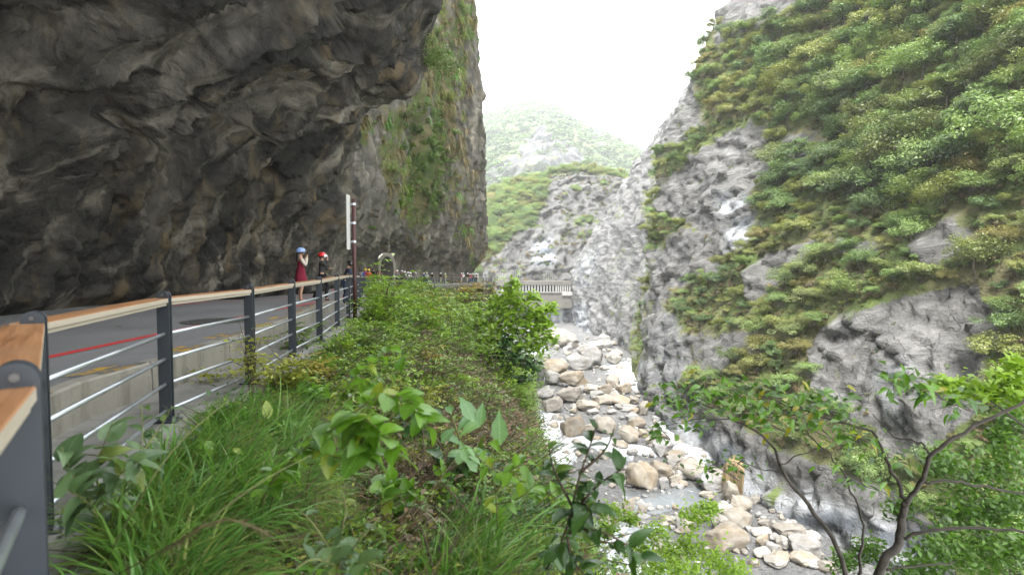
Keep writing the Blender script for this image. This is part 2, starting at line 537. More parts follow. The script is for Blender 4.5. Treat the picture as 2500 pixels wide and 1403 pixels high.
def build_cliff():
    ys = [-14.]
    while ys[-1] < 142:
        y = ys[-1]
        ys.append(y + np.interp(y, [-14, 6, 12, 30, 35, 60, 142], [.35, .16, .10, .10, .15, .24, .45]))
    ys = np.array(ys)
    nv = 300
    # heights of the profile samples (denser low down)
    u = np.linspace(0, 12, 13)
    tt = np.concatenate([np.linspace(0, 10, 250, endpoint=False), np.linspace(10, 12, 50)])
    OFF = np.empty((len(ys), nv)); HH = np.empty((len(ys), nv))
    def smooth_interp(row):
        v = np.interp(tt, u, row)
        k = np.hanning(13); k /= k.sum()
        return np.convolve(np.pad(v, 6, 'edge'), k, 'valid')
    PO = np.array([smooth_interp(PROF[i, :, 0]) for i in range(len(HS))])
    PH = np.array([smooth_interp(PROF[i, :, 1]) for i in range(len(HS))])
    for j in range(nv):
        OFF[:, j] = np.interp(ys, HS, PO[:, j])
        HH[:, j] = np.interp(ys, HS, PH[:, j])
    xw = xwall(ys)
    for _ in range(6):
        xw[1:-1] = (xw[:-2] + 2 * xw[1:-1] + xw[2:]) / 4
    tx, ty = np.gradient(xw), np.gradient(ys)
    ln = np.hypot(tx, ty)
    nx, ny = ty / ln, -tx / ln
    # far along, use the true normal of the road line; near the camera push straight across
    w = sstep(36, 60, ys)
    nx, ny = 1 - w + w * nx, w * ny
    X = xw[:, None] + OFF * nx[:, None]
    Y = ys[:, None] + OFF * ny[:, None]
    Z = (zroad(ys) - .12)[:, None] + HH
    V = np.stack([X, Y, Z], -1)
    # surface normals
    du = np.gradient(V, axis=0); dv = np.gradient(V, axis=1)
    N = np.cross(dv, du); N /= np.linalg.norm(N, axis=2)[..., None] + 1e-9
    if (N[:, 5, 0] < 0).mean() > .5: N = -N
    p = V.reshape(-1, 3)
    n = N.reshape(-1, 3)
    near = 1 - sstep(32, 46, p[:, 1])
    near_tone = 1 - sstep(27, 44, p[:, 1])  # weight of the darker near rock colour, fading to paler rock further along
    hz = HH.ravel()
    low = 1 - sstep(2.8, 5.2, hz)
    # folds sweep outwards and up along the strata
    e1 = np.array([.50, .52, .69]); e2 = np.array([.78, -.60, -.11]); e3 = np.cross(e1, e2)
    E = np.stack([e1 / np.linalg.norm(e1), e2 / np.linalg.norm(e2), e3 / np.linalg.norm(e3)], 1)
    warp = np.stack([fbm(p * .16, 3, off=5), fbm(p * .16, 3, off=55), fbm(p * .16, 3, off=95)], -1)
    q = p @ E
    d = 1.5 * fbm(q * np.array([.07, .24, .26]) + warp * .9, 3, off=2, gain=.4) * (1 - .7 * low)
    d += .42 * fbm(q * np.array([.20, .75, .85]) + warp * 1.6, 3, ridge=True, off=31, gain=.4) * (1 - .6 * low)
    d += .15 * fbm(q * np.array([.8, 2.0, 2.2]) + warp * 2.5, 3, ridge=True, off=71, gain=.45) * (.6 + .4 * sstep(-.2, .3, fbm(p * .3, 2, off=9)))
    grooves = fbm(p * np.array([1.3, 1.3, .35]) + warp, 4, off=13, ridge=True)
    d += (.28 * grooves + .14 * fbm(p * np.array([3.2, 3.2, 1.6]), 4, off=22, ridge=True)) * low * near
    d += .06 * fbm(p * 3.1, 3, off=44)
    cell = fbm(q * np.array([.22, .4, .5]) + warp * .6, 2, off=200) * 2.2
    fr = cell - np.floor(cell)
    d += .55 * (np.floor(cell) + sstep(.35, .65, fr)) / 2.2 * (1 - low)
    fq = q * np.array([.55, 1.15, 1.0]) + warp * .5
    f1, e1_ = facet(fq, 1.9, 1); f2, e2_ = facet(fq + .3 * f1[:, None], .75, 2); f3, e3_ = facet(fq, .32, 3)
    d += (.50 * f1 + .20 * f2 + .07 * f3) * (1 - .55 * low)
    # far green cliff: vertical ribs and bulges
    rib = fbm(p * np.array([.22, .22, .05]), 4, off=333, ridge=True)
    rib2 = fbm(p * np.array([.8, .8, .18]), 4, off=133, ridge=True)
    dfar = 1.1 * rib + .55 * rib2 + .3 * fbm(p * .7, 4, off=412) + .12 * fbm(p * 2.2, 3, off=612)
    g1, _ = facet(p * np.array([1, 1, .45]), 2.6, 4); g2, _ = facet(p * np.array([1, 1, .5]), 1.0, 5)
    dfar += .7 * g1 + .3 * g2
    dfar *= (1 - .55 * low)
    d = d * near + dfar * (1 - near)
    d *= sstep(0, .5, hz) * .9 + .1
    tdist = np.linalg.norm(p - (TUN_C + np.array([0, 0, 2.2])), axis=1)
    d *= sstep(1.6, 4.0, tdist)
    lipm = np.exp(-((p[:, 1] - 30.8) / 2.2) ** 2) * sstep(6, 8, hz)
    d *= 1 - .6 * lipm
    p = p + n * d[:, None]
    px, py = proj(p)
    # where plants hold on the sunlit face
    vis = 1 - sstep(-60, 20, 40 - p[:, 1])
    vg = fbm(p * np.array([.35, .35, .16]), 4, off=77) * .55
    veg = np.zeros(len(p))
    def region(poly, amt, soft=22):
        nonlocal veg
        veg = np.maximum(veg, poly_mask(px, py, poly, soft) * amt)
    region([(925, 240), (1010, 260), (1090, 120), (1140, -40), (1060, -60), (980, 480), (1100, 430), (1085, 520), (1010, 570), (950, 500), (915, 380)], .62)
    region([(1000, 240), (1080, 60), (1120, -60), (1160, -60), (1145, 200), (1120, 330), (1100, 420), (1080, 520), (1010, 560), (960, 500)], .66)
    region([(1085, 300), (1150, 330), (1165, 640), (1120, 600)], .5)
    region([(870, 290), (905, 290), (895, 360), (870, 350)], .75, 10)
    veg = np.where(p[:, 1] > 41, veg + vg * (veg > .02), 0)
    far_top = sstep(40, 48, p[:, 1]) * sstep(22, 30, hz) * .8
    veg = np.clip(np.maximum(veg, far_top * (py < -20)), 0, 1)
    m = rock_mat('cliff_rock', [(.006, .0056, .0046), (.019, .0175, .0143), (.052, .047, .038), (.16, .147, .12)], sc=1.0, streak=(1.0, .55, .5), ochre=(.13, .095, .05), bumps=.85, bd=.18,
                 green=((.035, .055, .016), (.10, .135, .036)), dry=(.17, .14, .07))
    Fc = grid_faces(len(ys), nv)[:, ::-1]
    # opening of the tunnel
    c = p[Fc].mean(1)
    a = (c - TUN_C) @ TUN_T
    b = c[:, 2] - TUN_C[2]
    e = (c - TUN_C) @ TUN_N
    hole = (np.abs(a) < 1.2) & (b < 4.2) & (np.abs(e) < 2.2)
    me = mesh_np('cliff', p, Fc[~hole], m, attrs={'veg': ('POINT', veg), 'strata': ('POINT', q + warp * 1.6), 'nearm': ('POINT', near_tone)})
    o = link('cliff_overhang', me)
    tag(o, kind='structure')
    return o, p, Fc[~hole], veg

TUN_Y = 76.0
TUN_C = np.array([-16.75, 76.6, float(zroad(TUN_Y)) - .05])
TUN_N = np.array([.79, -.613, 0.])          # out of the rock, towards the viewer
TUN_T = np.array([.613, .79, 0.])
CLIFF, CP, CF, CVEG = build_cliff()

# ================================================================== slope across the gorge
RY = np.array([15, 35, 50, 65, 80, 100, 118, 135, 145, 155, 170, 185, 200, 220, 250, 290, 345], float)
RZ = np.array([-28, -20, -14, -6, 0, 12, 26, 40, 54, 70, 90, 130], float)
RX = np.array([
    [40, 43, 46, 50, 54, 62, 70, 78, 86, 95, 106, 126],
    [36, 39, 42, 46, 50, 58, 66, 74, 82, 91, 103, 124],
    [32, 35, 38, 42.5, 46, 54, 61, 69, 77, 86, 98, 120],
    [26.5, 30, 34, 39.5, 43, 51.5, 59, 66, 73, 82, 94, 118],
    [26, 28.5, 32, 38, 41, 50, 57, 64, 71, 79, 90, 115],
    [26, 28, 31, 36, 38, 46, 55, 61, 67, 75, 86, 110],
    [26.8, 28.5, 30, 34, 36, 41, 48, 54, 60, 68, 79, 103],
    [29, 30.5, 31.5, 33.5, 35, 38, 42, 47, 53, 60, 71, 95],
    [32, 33, 33, 34.5, 35, 35.5, 36.5, 41.5, 48, 56, 67, 91],
    [34.5, 35.5, 36, 38, 38.5, 39.5, 41, 46, 52.5, 60, 71, 95],
    [35, 36, 38, 40, 41, 43, 45.5, 50.5, 57, 65, 75, 99],
    [35, 36, 37.5, 39.5, 41, 43.5, 47, 53, 60, 68, 78, 101],
    [33, 34, 35.5, 37, 38.5, 41, 45.5, 52.5, 59.5, 68, 78, 101],
    [30, 31, 32, 33, 34, 37.5, 43, 51, 59, 70, 82, 106],
    [28, 28, 27.5, 27, 28.5, 35, 44, 53, 62, 73, 86, 112],
    [30, 30, 30, 31, 33, 42, 52, 60, 68, 78, 90, 114],
    [58, 58, 58, 58, 59, 62, 68, 74, 80, 88, 98, 120]], float)

def build_right():
    ys = [15.]
    while ys[-1] < 345:
        y = ys[-1]
        ys.append(y + max(.35, y * .0062))
    ys = np.array(ys)
    zs = np.concatenate([np.arange(-28, 60, .55), np.arange(60, 130.1, 1.2)])
    A = np.array([np.interp(zs, RZ, r) for r in RX])
    B = np.stack([np.interp(ys, RY, A[:, j]) for j in range(len(zs))], 1)
    for _ in range(8):
        B[:, 1:-1] = (B[:, :-2] + 2 * B[:, 1:-1] + B[:, 2:]) / 4
    for _ in range(2):
        B[1:-1] = (B[:-2] + 2 * B[1:-1] + B[2:]) / 4
    YY, ZZ = np.meshgrid(ys, zs, indexing='ij')
    p = np.stack([B, YY, ZZ], -1).reshape(-1, 3)
    px, py = proj(p)
    rock = np.zeros(len(p))
    def rk(poly, amt=1., soft=16):
        nonlocal rock
        rock = np.maximum(rock, amt * poly_mask(px, py, poly, soft))
    rk([(1380, 340), (1600, 340), (1595, 650), (1540, 860), (1400, 840), (1380, 640)], .8)
    rk([(1470, 640), (1592, 500), (1596, 920), (1500, 840)], .45)
    rk([(1605, 445), (1655, 410), (1770, 330), (1850, 290), (1905, 390), (1850, 470), (1830, 600), (1770, 640), (1700, 560), (1640, 520), (1600, 540)])
    rk([(1600, 610), (1680, 560), (1780, 600), (1760, 660), (1690, 680), (1620, 740), (1690, 800), (1700, 930), (1570, 960), (1590, 700)])
    rk([(1830, 660), (1880, 620), (1990, 595), (1995, 650), (1890, 690), (1830, 760)])
    rk([(1690, 820), (1830, 800), (1850, 860), (1700, 940)], .75)
    rk([(1985, 830), (2060, 770), (2180, 730), (2370, 690), (2450, 770), (2390, 1000), (2280, 1120), (2150, 1120), (2060, 1010), (1975, 920)])
    rk([(1560, 930), (1650, 940), (1760, 1010), (1900, 1090), (2120, 1180), (2320, 1300), (2340, 1440), (1950, 1440), (1800, 1260), (1640, 1090)])
    rk([(1740, -40), (1990, -40), (1985, 25), (1850, 75), (1755, 110)], .9)
    rk([(1680, 180), (1715, 215), (1720, 310), (1640, 360), (1590, 400), (1560, 380)], .85)
    rk([(2230, 560), (2350, 540), (2400, 620), (2270, 650)], .9)
    rk([(2060, 560), (2160, 590), (2140, 640), (2050, 620)], .7)
    rk([(1900, 330), (2000, 300), (2040, 380), (1960, 420), (1890, 420)], .55)
    rn = fbm(p * .12, 4, off=9)
    rn2 = fbm(p * .45, 4, off=19)
    veg = np.clip(1 - rock + rn * .55 + rn2 * .5, 0, 1)
    pale = np.zeros(len(p))
    for poly, a in (([(1765, 470), (1830, 470), (1850, 640), (1790, 650)], .9), ([(1560, 930), (1640, 1010), (1720, 1110), (1690, 1130), (1480, 900)], 1.),
                    ([(1600, 1010), (1740, 1040), (1850, 1120), (2000, 1200), (2200, 1270), (2330, 1300), (2330, 1430), (2000, 1430), (1820, 1240)], .9),
                    ([(1600, 840), (1680, 700), (1690, 930), (1590, 960)], .35), ([(2130, 900), (2230, 880), (2240, 1050), (2160, 1050)], .5),
                    ([(1410, 640), (1470, 590), (1450, 690), (1415, 710)], .4), ([(1300, 770), (1430, 745), (1450, 830), (1300, 830)], 1.),
                    ([(1480, 860), (1580, 880), (1570, 950), (1490, 930)], 1.)):
        pale = np.maximum(pale, a * poly_mask(px, py, poly, 14))
    # relief
    warp = np.stack([fbm(p * .05, 3, off=5), fbm(p * .05, 3, off=25), fbm(p * .05, 3, off=45)], -1)
    rk_ = 1 - veg
    q = p @ np.array([[1, .1, .2], [-.1, .9, -.35], [-.2, .3, .9]])
    d = 2.2 * fbm(p * .045 + warp, 3, off=3)
    d += 1.1 * fbm(q * np.array([.12, .1, .2]) + warp * 1.5, 4, ridge=True, off=61) * (.45 + .55 * rk_)
    d += .5 * fbm(q * np.array([.5, .4, .9]) + warp * 3, 4, ridge=True, off=81) * (.3 + .7 * rk_)
    d += .16 * fbm(q * np.array([1.6, 1.2, 2.4]) + warp * 3, 3, ridge=True, off=181) * rk_
    fq = q * np.array([.8, .6, 1.2]) + warp * 2
    f1, ed1 = facet(fq, 8, 6); f2, ed2 = facet(fq, 3.0, 7); f3, ed3 = facet(fq, 1.3, 8)
    d += (2.0 * f1 + 1.0 * f2 + .42 * f3) * (.25 + .75 * rk_)
    flat = sstep(-30, -22, p[:, 2])
    lim = np.interp(p[:, 1], [15, 120, 200, 345], [.8, .9, 1., 1.])
    p = p.copy()
    p[:, 0] -= d * lim * (.4 + .6 * flat)
    m = rock_mat('gorge_rock', [(.055, .055, .056), (.13, .128, .125), (.205, .201, .195), (.32, .314, .305)], sc=.5, streak=(.55, .7, 1.5), bumps=1., bd=.7, pale=True,
                 green=((.055, .085, .022), (.14, .185, .05)), dry=(.20, .175, .095), wet=.85)
    Fc = grid_faces(len(ys), len(zs))
    me = mesh_np('gorge_slope', p, Fc, m, smooth=False, attrs={'veg': ('POINT', veg), 'pale': ('POINT', pale)})
    o = tag(link('gorge_slope', me), kind='structure')
    return o, p, Fc, veg
RSLOPE, RP, RF, RVEG = build_right()

# ================================================================== near bank between road and drop
EY = np.array([-12, 0, 5, 10, 20, 40, 60, 80, 95, 104, 112, 140, 160], float)
EX = np.array([.3, .42, .40, .25, -.35, -.3, .1, -.4, -1, -1.8, -2.5, -6, -8], float)
EZ = np.array([-.3, -.3, -.95, -2.2, -4.2, -6.8, -9.5, -12, -14, -15, -16, -20, -20], float)
def terrain_z(x, y, noise=True):
    x = np.asarray(x, float); y = np.asarray(y, float)
    xr = xrail(y) + .18
    xe = np.interp(y, EY, EX); ze = np.interp(y, EY, EZ)
    zr = zrail(y) - .07
    s = np.clip((x - xr) / np.maximum(xe - xr, .3), 0, 1)
    under = sstep(55, 85, y)
    z = zr + (ze - zr) * (s ** 1.25 * (1 - under) + s ** .5 * under)
    z = np.where(x < xr, zr - .30, z)
    if noise:
        p = np.stack([x, y, 0 * x], -1)
        a = sstep(0.02, .35, s)
        z = z + a * (.22 * fbm(p * .55, 4, off=8) + .07 * fbm(p * 2.3, 3, off=18)) * (1 + .05 * np.minimum(y, 60))
        xe = xe + .5 * fbm(np.stack([0 * x, y, 0 * x], -1) * .35, 3, off=3) * np.clip(y * .1, .15, 1.6)
    over = np.maximum(0, x - xe)
    z = z - over * np.interp(over, [0, .4, 1.5, 10], [.8, 3, 5, 5])
    return np.maximum(z, -27.5)

def build_bank():
    ys = [-8.]
    while ys[-1] < 150:
        y = ys[-1]
        ys.append(y + max(.09, abs(y) * .011))
    ys = np.array(ys)
    t = np.concatenate([np.linspace(-.5, 0, 8, endpoint=False), np.linspace(0, 1, 90, endpoint=False), np.linspace(1, 1 + 1, 90)])
    V = np.empty((len(ys), len(t), 3))
    for i, y in enumerate(ys):
        xr, xe = xrail(y) + .1, np.interp(y, EY, EX)
        xx = np.where(t < 0, xr + t * 5, np.where(t < 1, xr + (xe - xr) * t, xe + np.maximum(t - 1, 0) ** 1.6 * 13))
        V[i, :, 0] = xx; V[i, :, 1] = y
    p = V.reshape(-1, 3)
    p[:, 2] = terrain_z(p[:, 0], p[:, 1])
    xe = np.interp(p[:, 1], EY, EX)
    steep = sstep(.1, .8, p[:, 0] - xe)
    hor = fbm(p * np.array([.5, .5, .9]), 4, off=40, ridge=True) * .35 + fbm(p * 1.9, 3, off=140) * .1
    p[:, 0] += steep * hor * np.clip(p[:, 1] * .1, .3, 2.2)
    t_ = NT('bank_soil')
    q = t_.pos
    n1 = t_.noise(q, 1.6, 8, .65); n2 = t_.noise(q, 9, 6, .7); n3 = t_.noise(q, .5, 4)
    c = t_.ramp(n1, [(.3, (.035, .028, .018)), (.48, (.085, .066, .042)), (.62, (.15, .122, .082)), (.8, (.24, .21, .165))])
    c = t_.mix(t_.rng(n2, .5, .68, 0, .7), c, (.20, .165, .11))
    c = t_.mix(t_.rng(n3, .45, .62, 0, .6), c, t_.mix(n2, (.03, .05, .014), (.085, .11, .03)))
    m = t_.done(c, .9, .15, 0, t_.bump(t_.math('ADD', n1, t_.math('MULTIPLY', n2, .5)), .9, .08))
    me = mesh_np('near_bank', p, grid_faces(len(ys), len(t)), m)
    o = tag(link('near_bank', me), kind='structure')
    return o, p, grid_faces(len(ys), len(t))
BANK, BP, BF = build_bank()

# ================================================================== river bed and water
RIVZ = -25.6
def river_z(x, y):
    p = np.stack([np.asarray(x, float), np.asarray(y, float), 0 * np.asarray(x, float)], -1)
    z = RIVZ + .55 * fbm(p * .06, 3, off=66) + .2 * fbm(p * .35, 4, off=166)
    return z
def build_river():
    xs = np.arange(-40, 62, .5); ys = np.arange(22, 330, .6)
    XX, YY = np.meshgrid(xs, ys, indexing='ij')
    z = river_z(XX.ravel(), YY.ravel())
    p = np.stack([XX.ravel(), YY.ravel(), z], -1)
    t = NT('river_gravel')
    q = t.pos
    n1 = t.noise(q, .22, 6, .6, .6); v = t.voro(q, 2.6, out='Color'); v2 = t.voro(q, 2.6); n2 = t.noise(q, 3.5, 6, .7)
    c = t.ramp(n1, [(.3, (.115, .115, .117)), (.5, (.17, .17, .17)), (.7, (.235, .235, .232))])
    sep = t.n("ShaderNodeSeparateColor"); t.l(v, sep.inputs[0])
    c = t.mix(t.rng(sep.outputs[0], 0, 1, 0, .55), c, t.mix(sep.outputs[1], (.09, .09, .092), (.30, .29, .27)))
    c = t.mix(t.rng(n2, .5, .7, 0, .4), c, (.085, .085, .088))
    m = t.done(c, .85, .2, 0, t.bump(t.math('SUBTRACT', n2, v2), .9, .25))
    o = tag(link('riverbed', mesh_np('riverbed', p, grid_faces(len(xs), len(ys)), m)), kind='structure')
    # shallow grey water in the hollows, with broken white water
    t = NT('river_water')
    q = t.pos
    n = t.noise(t.map(q, (1, .35, 1)), .55, 7, .65, 1.5)
    fo = t.rng(t.math('ADD', n, t.math('MULTIPLY', t.attr('rapid'), .38)), .60, .86)
    c = t.mix(fo, t.mix(t.noise(q, .12, 3), (.13, .145, .155), (.24, .255, .265)), (.62, .64, .66))
    m = t.done(c, t.rng(fo, 0, 1, .06, .6), .5, 0, t.bump(t.math('ADD', t.noise(q, 1.6, 5, .6), t.math('MULTIPLY', fo, .6)), .35, .25))
    xs = np.arange(-38, 50, .7); ys = np.arange(24, 300, .9)
    XX, YY = np.meshgrid(xs, ys, indexing='ij')
    pw = np.stack([XX.ravel(), YY.ravel(), np.full(XX.size, RIVZ + .02)], -1)
    px, py = proj(pw)
    wj = fbm(pw * .22, 4, off=321); px = px + 26 * wj; py = py + 22 * fbm(pw * .22, 4, off=421)
    ch = np.zeros(len(pw))
    wat = [([(1250, 860), (1330, 840), (1345, 900), (1290, 960), (1230, 1000)], 1.), ([(1470, 890), (1600, 860), (1600, 960), (1500, 940)], 1.), ([(1590, 1000), (1640, 1010), (1760, 1110), (1720, 1140), (1640, 1110)], 1.),
           ([(1250, 980), (1360, 1010), (1420, 1060), (1560, 1080), (1640, 1100), (1600, 1120), (1420, 1100), (1360, 1150), (1240, 1100)], .9), ([(1520, 1200), (1700, 1190), (1740, 1230), (1620, 1260), (1520, 1250)], .0),
           ([(1380, 1260), (1620, 1280), (1640, 1420), (1330, 1430)], .6), ([(1600, 1040), (1660, 1060), (1700, 1100), (1640, 1110)], .8)]
    rap = np.zeros(len(pw))
    for poly, r_ in wat:
        mk = poly_mask(px, py, poly, 16)
        ch = np.maximum(ch, mk); rap = np.maximum(rap, mk * r_)
    pw[:, 2] = river_z(pw[:, 0], pw[:, 1]) + (ch - .5) * .5
    pw[:, 2] += .1 * fbm(pw * np.array([.8, .4, 0]), 3, off=6) * rap
    link_o = tag(link('river_water', mesh_np('river_water', pw, grid_faces(len(xs), len(ys)), m, attrs={'rapid': ('POINT', rap)})), kind='structure')
build_river()

# ================================================================== hill above the gallery and the far mountain
def loft_hill(name, crest, ybase, ycrest, zbase, xext, nx, nt, prof, amp, freq, mat_, rockpolys, off=0., back=1.35):
    cx = np.array([P(a, b, ycrest).x for a, b in crest]); cz = np.array([P(a, b, ycrest).z for a, b in crest])
    xs = np.linspace(xext[0], xext[1], nx)
    zc = np.interp(xs, cx, cz)
    t = np.linspace(0, back, nt)
    pt = np.array(prof)
    V = np.empty((nx, nt, 3))
    tf = np.interp(np.minimum(t, 1), pt[:, 0], pt[:, 1]); zf = np.interp(np.minimum(t, 1), pt[:, 0], pt[:, 2])
    ext = np.maximum(0, t - 1)
    V[:, :, 0] = xs[:, None]
    V[:, :, 1] = ybase + (ycrest - ybase) * (tf + ext * 1.5)[None, :]
    V[:, :, 2] = zbase + (zc[:, None] - zbase) * (zf - ext * 1.2)[None, :]
    p = V.reshape(-1, 3)
    px, py = proj(p)
    rock = np.zeros(len(p))
    for poly, a in rockpolys:
        rock = np.maximum(rock, a * poly_mask(px, py, poly, 10))
    veg = np.clip(1 - rock + .6 * fbm(p * freq * 2.5, 4, off=off + 4) + .55 * fbm(p * freq * 9, 3, off=off + 14), 0, 1)
    pale = np.zeros(len(p))
    if name == 'hill':
        pale = np.maximum(poly_mask(px, py, [(1300, 600), (1345, 580), (1350, 655), (1300, 655)], 8), poly_mask(px, py, [(1280, 770), (1420, 740), (1440, 830), (1280, 830)], 10))
    env = (np.minimum(1, (1.0 - np.minimum(t, 1)) * 5))[None, :].repeat(nx, 0).ravel() * .8 + .2
    warp = np.stack([fbm(p * freq * .5, 2, off=off + 1), fbm(p * freq * .5, 2, off=off + 2), fbm(p * freq * .5, 2, off=off + 3)], -1)
    d = amp * (fbm(p * freq + warp, 4, off=off, ridge=True) + .55 * fbm(p * freq * np.array([3, 3, 1.6]) + warp, 4, off=off + 50, ridge=True) * (1.2 - veg))
    d += amp * .22 * fbm(p * freq * 9, 3, off=off + 90) * (1.2 - veg)
    f1, _ = facet(p * np.array([1, 1, .6]), .28 / freq, 9); f2, _ = facet(p * np.array([1, 1, .6]), .1 / freq, 10)
    d += amp * (.55 * f1 + .25 * f2) * (1.3 - veg)
    p = p.copy()
    p[:, 1] -= d * env
    p[:, 2] += d * env * .25
    me = mesh_np(name, p, grid_faces(nx, nt), mat_, smooth=False, attrs={'veg': ('POINT', veg), 'pale': ('POINT', pale)})
    return tag(link(name, me), kind='structure'), p, grid_faces(nx, nt), veg
hill_m = rock_mat('hill_rock', [(.05, .05, .05), (.095, .094, .092), (.14, .138, .134), (.21, .207, .20)], sc=.3, bumps=.8, bd=.8, pale=True, green=((.05, .075, .018), (.115, .145, .035)), dry=(.16, .135, .06))
HILL, HP, HF, HVEG = loft_hill('hill', [(1020, 600), (1120, 555), (1165, 518), (1200, 472), (1260, 442), (1330, 426), (1400, 410), (1440, 414), (1500, 422), (1530, 432), (1600, 470), (1700, 520)], 259, 345, -28, (-75, 100), 240, 260,
    [(0, 0, 0), (.22, .03, .20), (.5, .28, .52), (.8, .65, .84), (1, 1, 1)], 5.0, .03, hill_m,
    [([(1200, 640), (1290, 560), (1330, 500), (1330, 430), (1420, 420), (1530, 440), (1520, 560), (1400, 700), (1180, 700), (1160, 640)], .8),
     ([(1150, 690), (1450, 690), (1450, 850), (1150, 850)], .85), ([(1235, 590), (1340, 570), (1360, 670), (1200, 670)], .9)], off=500)
mt_m = rock_mat('mountain_rock', [(.055, .056, .058), (.09, .09, .09), (.12, .12, .12), (.17, .17, .17)], sc=.09, bumps=.8, bd=3., green=((.05, .075, .025), (.10, .135, .045)), dry=(.14, .15, .07))
MOUNT, MP, MF, MVEG = loft_hill('mountain', [(900, 470), (1000, 390), (1100, 322), (1150, 290), (1200, 274), (1240, 264), (1290, 250), (1320, 247), (1350, 256), (1390, 288), (1430, 310), (1480, 332), (1520, 360), (1560, 392), (1620, 436), (1750, 520)], 480, 900, -20, (-230, 330), 260, 300,
    [(0, 0, 0), (.3, .2, .25), (.6, .5, .62), (1, 1, 1)], 26.0, .008, mt_m,
    [([(1150, 470), (1230, 410), (1280, 355), (1320, 318), (1345, 330), (1400, 365), (1440, 420), (1300, 440), (1150, 520)], .62), ([(1430, 320), (1470, 330), (1480, 380), (1440, 380)], .5)], off=900)
# ================================================================== road, kerb, walkway
def strip(name, ys, xl, xr, zf, nx, mat_, bump=0.):
    V = []
    for y in ys:
        a, b = float(xl(y)), float(xr(y))
        for k in range(nx):
            x = a + (b - a) * k / (nx - 1)
            V.append((x, y, float(zf(x, y))))
    return tag(link(name, mesh_np(name, np.array(V), grid_faces(len(ys), nx)[:, ::-1], mat_)), kind='structure')

def asphalt():
    t = NT('asphalt')
    q = t.pos
    n1 = t.noise(q, .6, 5, .6); n2 = t.noise(q, 60, 3, .7); n3 = t.noise(t.map(q, (1.2, .18, 1)), 1.2, 5, .6)
    c = t.mix(t.rng(n1, .3, .7), (.13, .13, .133), (.20, .20, .202))
    c = t.mix(t.rng(n3, .52, .72, 0, .5), c, (.20, .198, .19))
    c = t.mix(t.rng(n2, .35, .7, 0, .5), c, (.08, .08, .082))
    cr = t.voro(t.map(q, (1, .55, 1)), .8, 'DISTANCE_TO_EDGE')
    c = t.mix(t.math('MULTIPLY', t.rng(cr, 0, .012, 1, 0), t.rng(t.noise(q, .4, 2), .5, .6)), c, (.03, .03, .03))
    return t.done(c, t.rng(n1, .3, .7, .62, .8), .3, 0, t.bump(n2, .35, .012))
def concrete(name, col, dirt=.6, sc=1.):
    t = NT(name)
    q = t.pos
    n1 = t.noise(q, 1.4 * sc, 7, .65); n2 = t.noise(t.map(q, (1, 1, .25)), 3.5 * sc, 6, .65); n3 = t.noise(q, 40 * sc, 3, .6)
    c = t.mix(t.rng(n1, .3, .7), tuple(v * .75 for v in col), col)
    c = t.mix(t.rng(n2, .5, .7, 0, dirt), c, tuple(v * .42 for v in (col[0], col[1] * .97, col[2] * .9)))
    c = t.mix(t.rng(n3, .4, .7, 0, .3), c, tuple(v * .6 for v in col))
    return t.done(c, .85, .25, 0, t.bump(t.math('ADD', n3, t.math('MULTIPLY', n1, 2.)), .3, .01))
M_ASPH = asphalt()
M_CONC = concrete('walkway_concrete', (.27, .262, .245), .8)
M_KERB = concrete('kerb_concrete', (.27, .255, .215), .95)

RYS = np.concatenate([np.arange(-13, 30, .5), np.arange(30, 138, 1.)])
strip('road', RYS, lambda y: xwall(y) - .9, lambda y: xkerb(y) - .14, lambda x, y: zroad(y) + .0, 14, M_ASPH)
strip('walkway', RYS, lambda y: xkerb(y) - .02, lambda y: max(xrail(y), xkerb(y) + .3) + .26, lambda x, y: zrail(y), 8, M_CONC)
# concrete face under the walkway towards the drop
V, nys = [], len(RYS)
for y in RYS:
    x = max(float(xrail(y)), float(xkerb(y)) + .3) + .26
    zz = float(zrail(y)); low = np.interp(y, [0, 30, 45, 60, 95, 105, 140], [.5, .5, .8, .9, .9, .9, .8])
    inn = np.interp(y, [60, 86, 96, 110, 120], [0, 0, 2.2, 2.4, 0])
    V += [(x, y, zz), (x + .002, y, zz - .02), (x, y, zz - low), (x - .15 - inn, y + inn * .4, zz - low - .02)]
tag(link('walkway_edge', mesh_np('walkway_edge', np.array(V), grid_faces(nys, 4), M_CONC, smooth=False)), kind='structure')
# undercut rock below the cantilevered slab further along
# kerb as a run of cast lengths with open joints
root = empty('kerb', (0, 0, 0), label='low grey concrete kerb wall between the road and the lower walkway', cat='kerb')
kys = [-6.]
while kys[-1] < 100:
    kys.append(kys[-1] + (2.0 if kys[-1] < 24 else 4.0))
for a, b in zip(kys[:-1], kys[1:]):
    mbk = MB()
    g = .012
    n = 5
    ring = []
    for k in range(n):
        y = a + g + (b - a - 2 * g) * k / (n - 1)
        x = float(xkerb(y)); z0 = float(zrail(y)) - .1; zt = float(zroad(y)) + .012
        ring.append([(x + .012, y, z0), (x, y, zt - .02), (x - .02, y, zt), (x - .145, y, zt), (x - .15, y, z0)])
    V = [v for r in ring for v in r]
    Fc = []
    for k in range(n - 1):
        for j in range(5):
            p0, p1 = k * 5 + j, k * 5 + (j + 1) % 5
            Fc.append((p0, p1, p1 + 5, p0 + 5))
    Fc += [(4, 3, 2, 1, 0), tuple(range((n - 1) * 5, n * 5))]
    mbk.add(V, Fc)
    mbk.build('kerb_length', M_KERB, root)

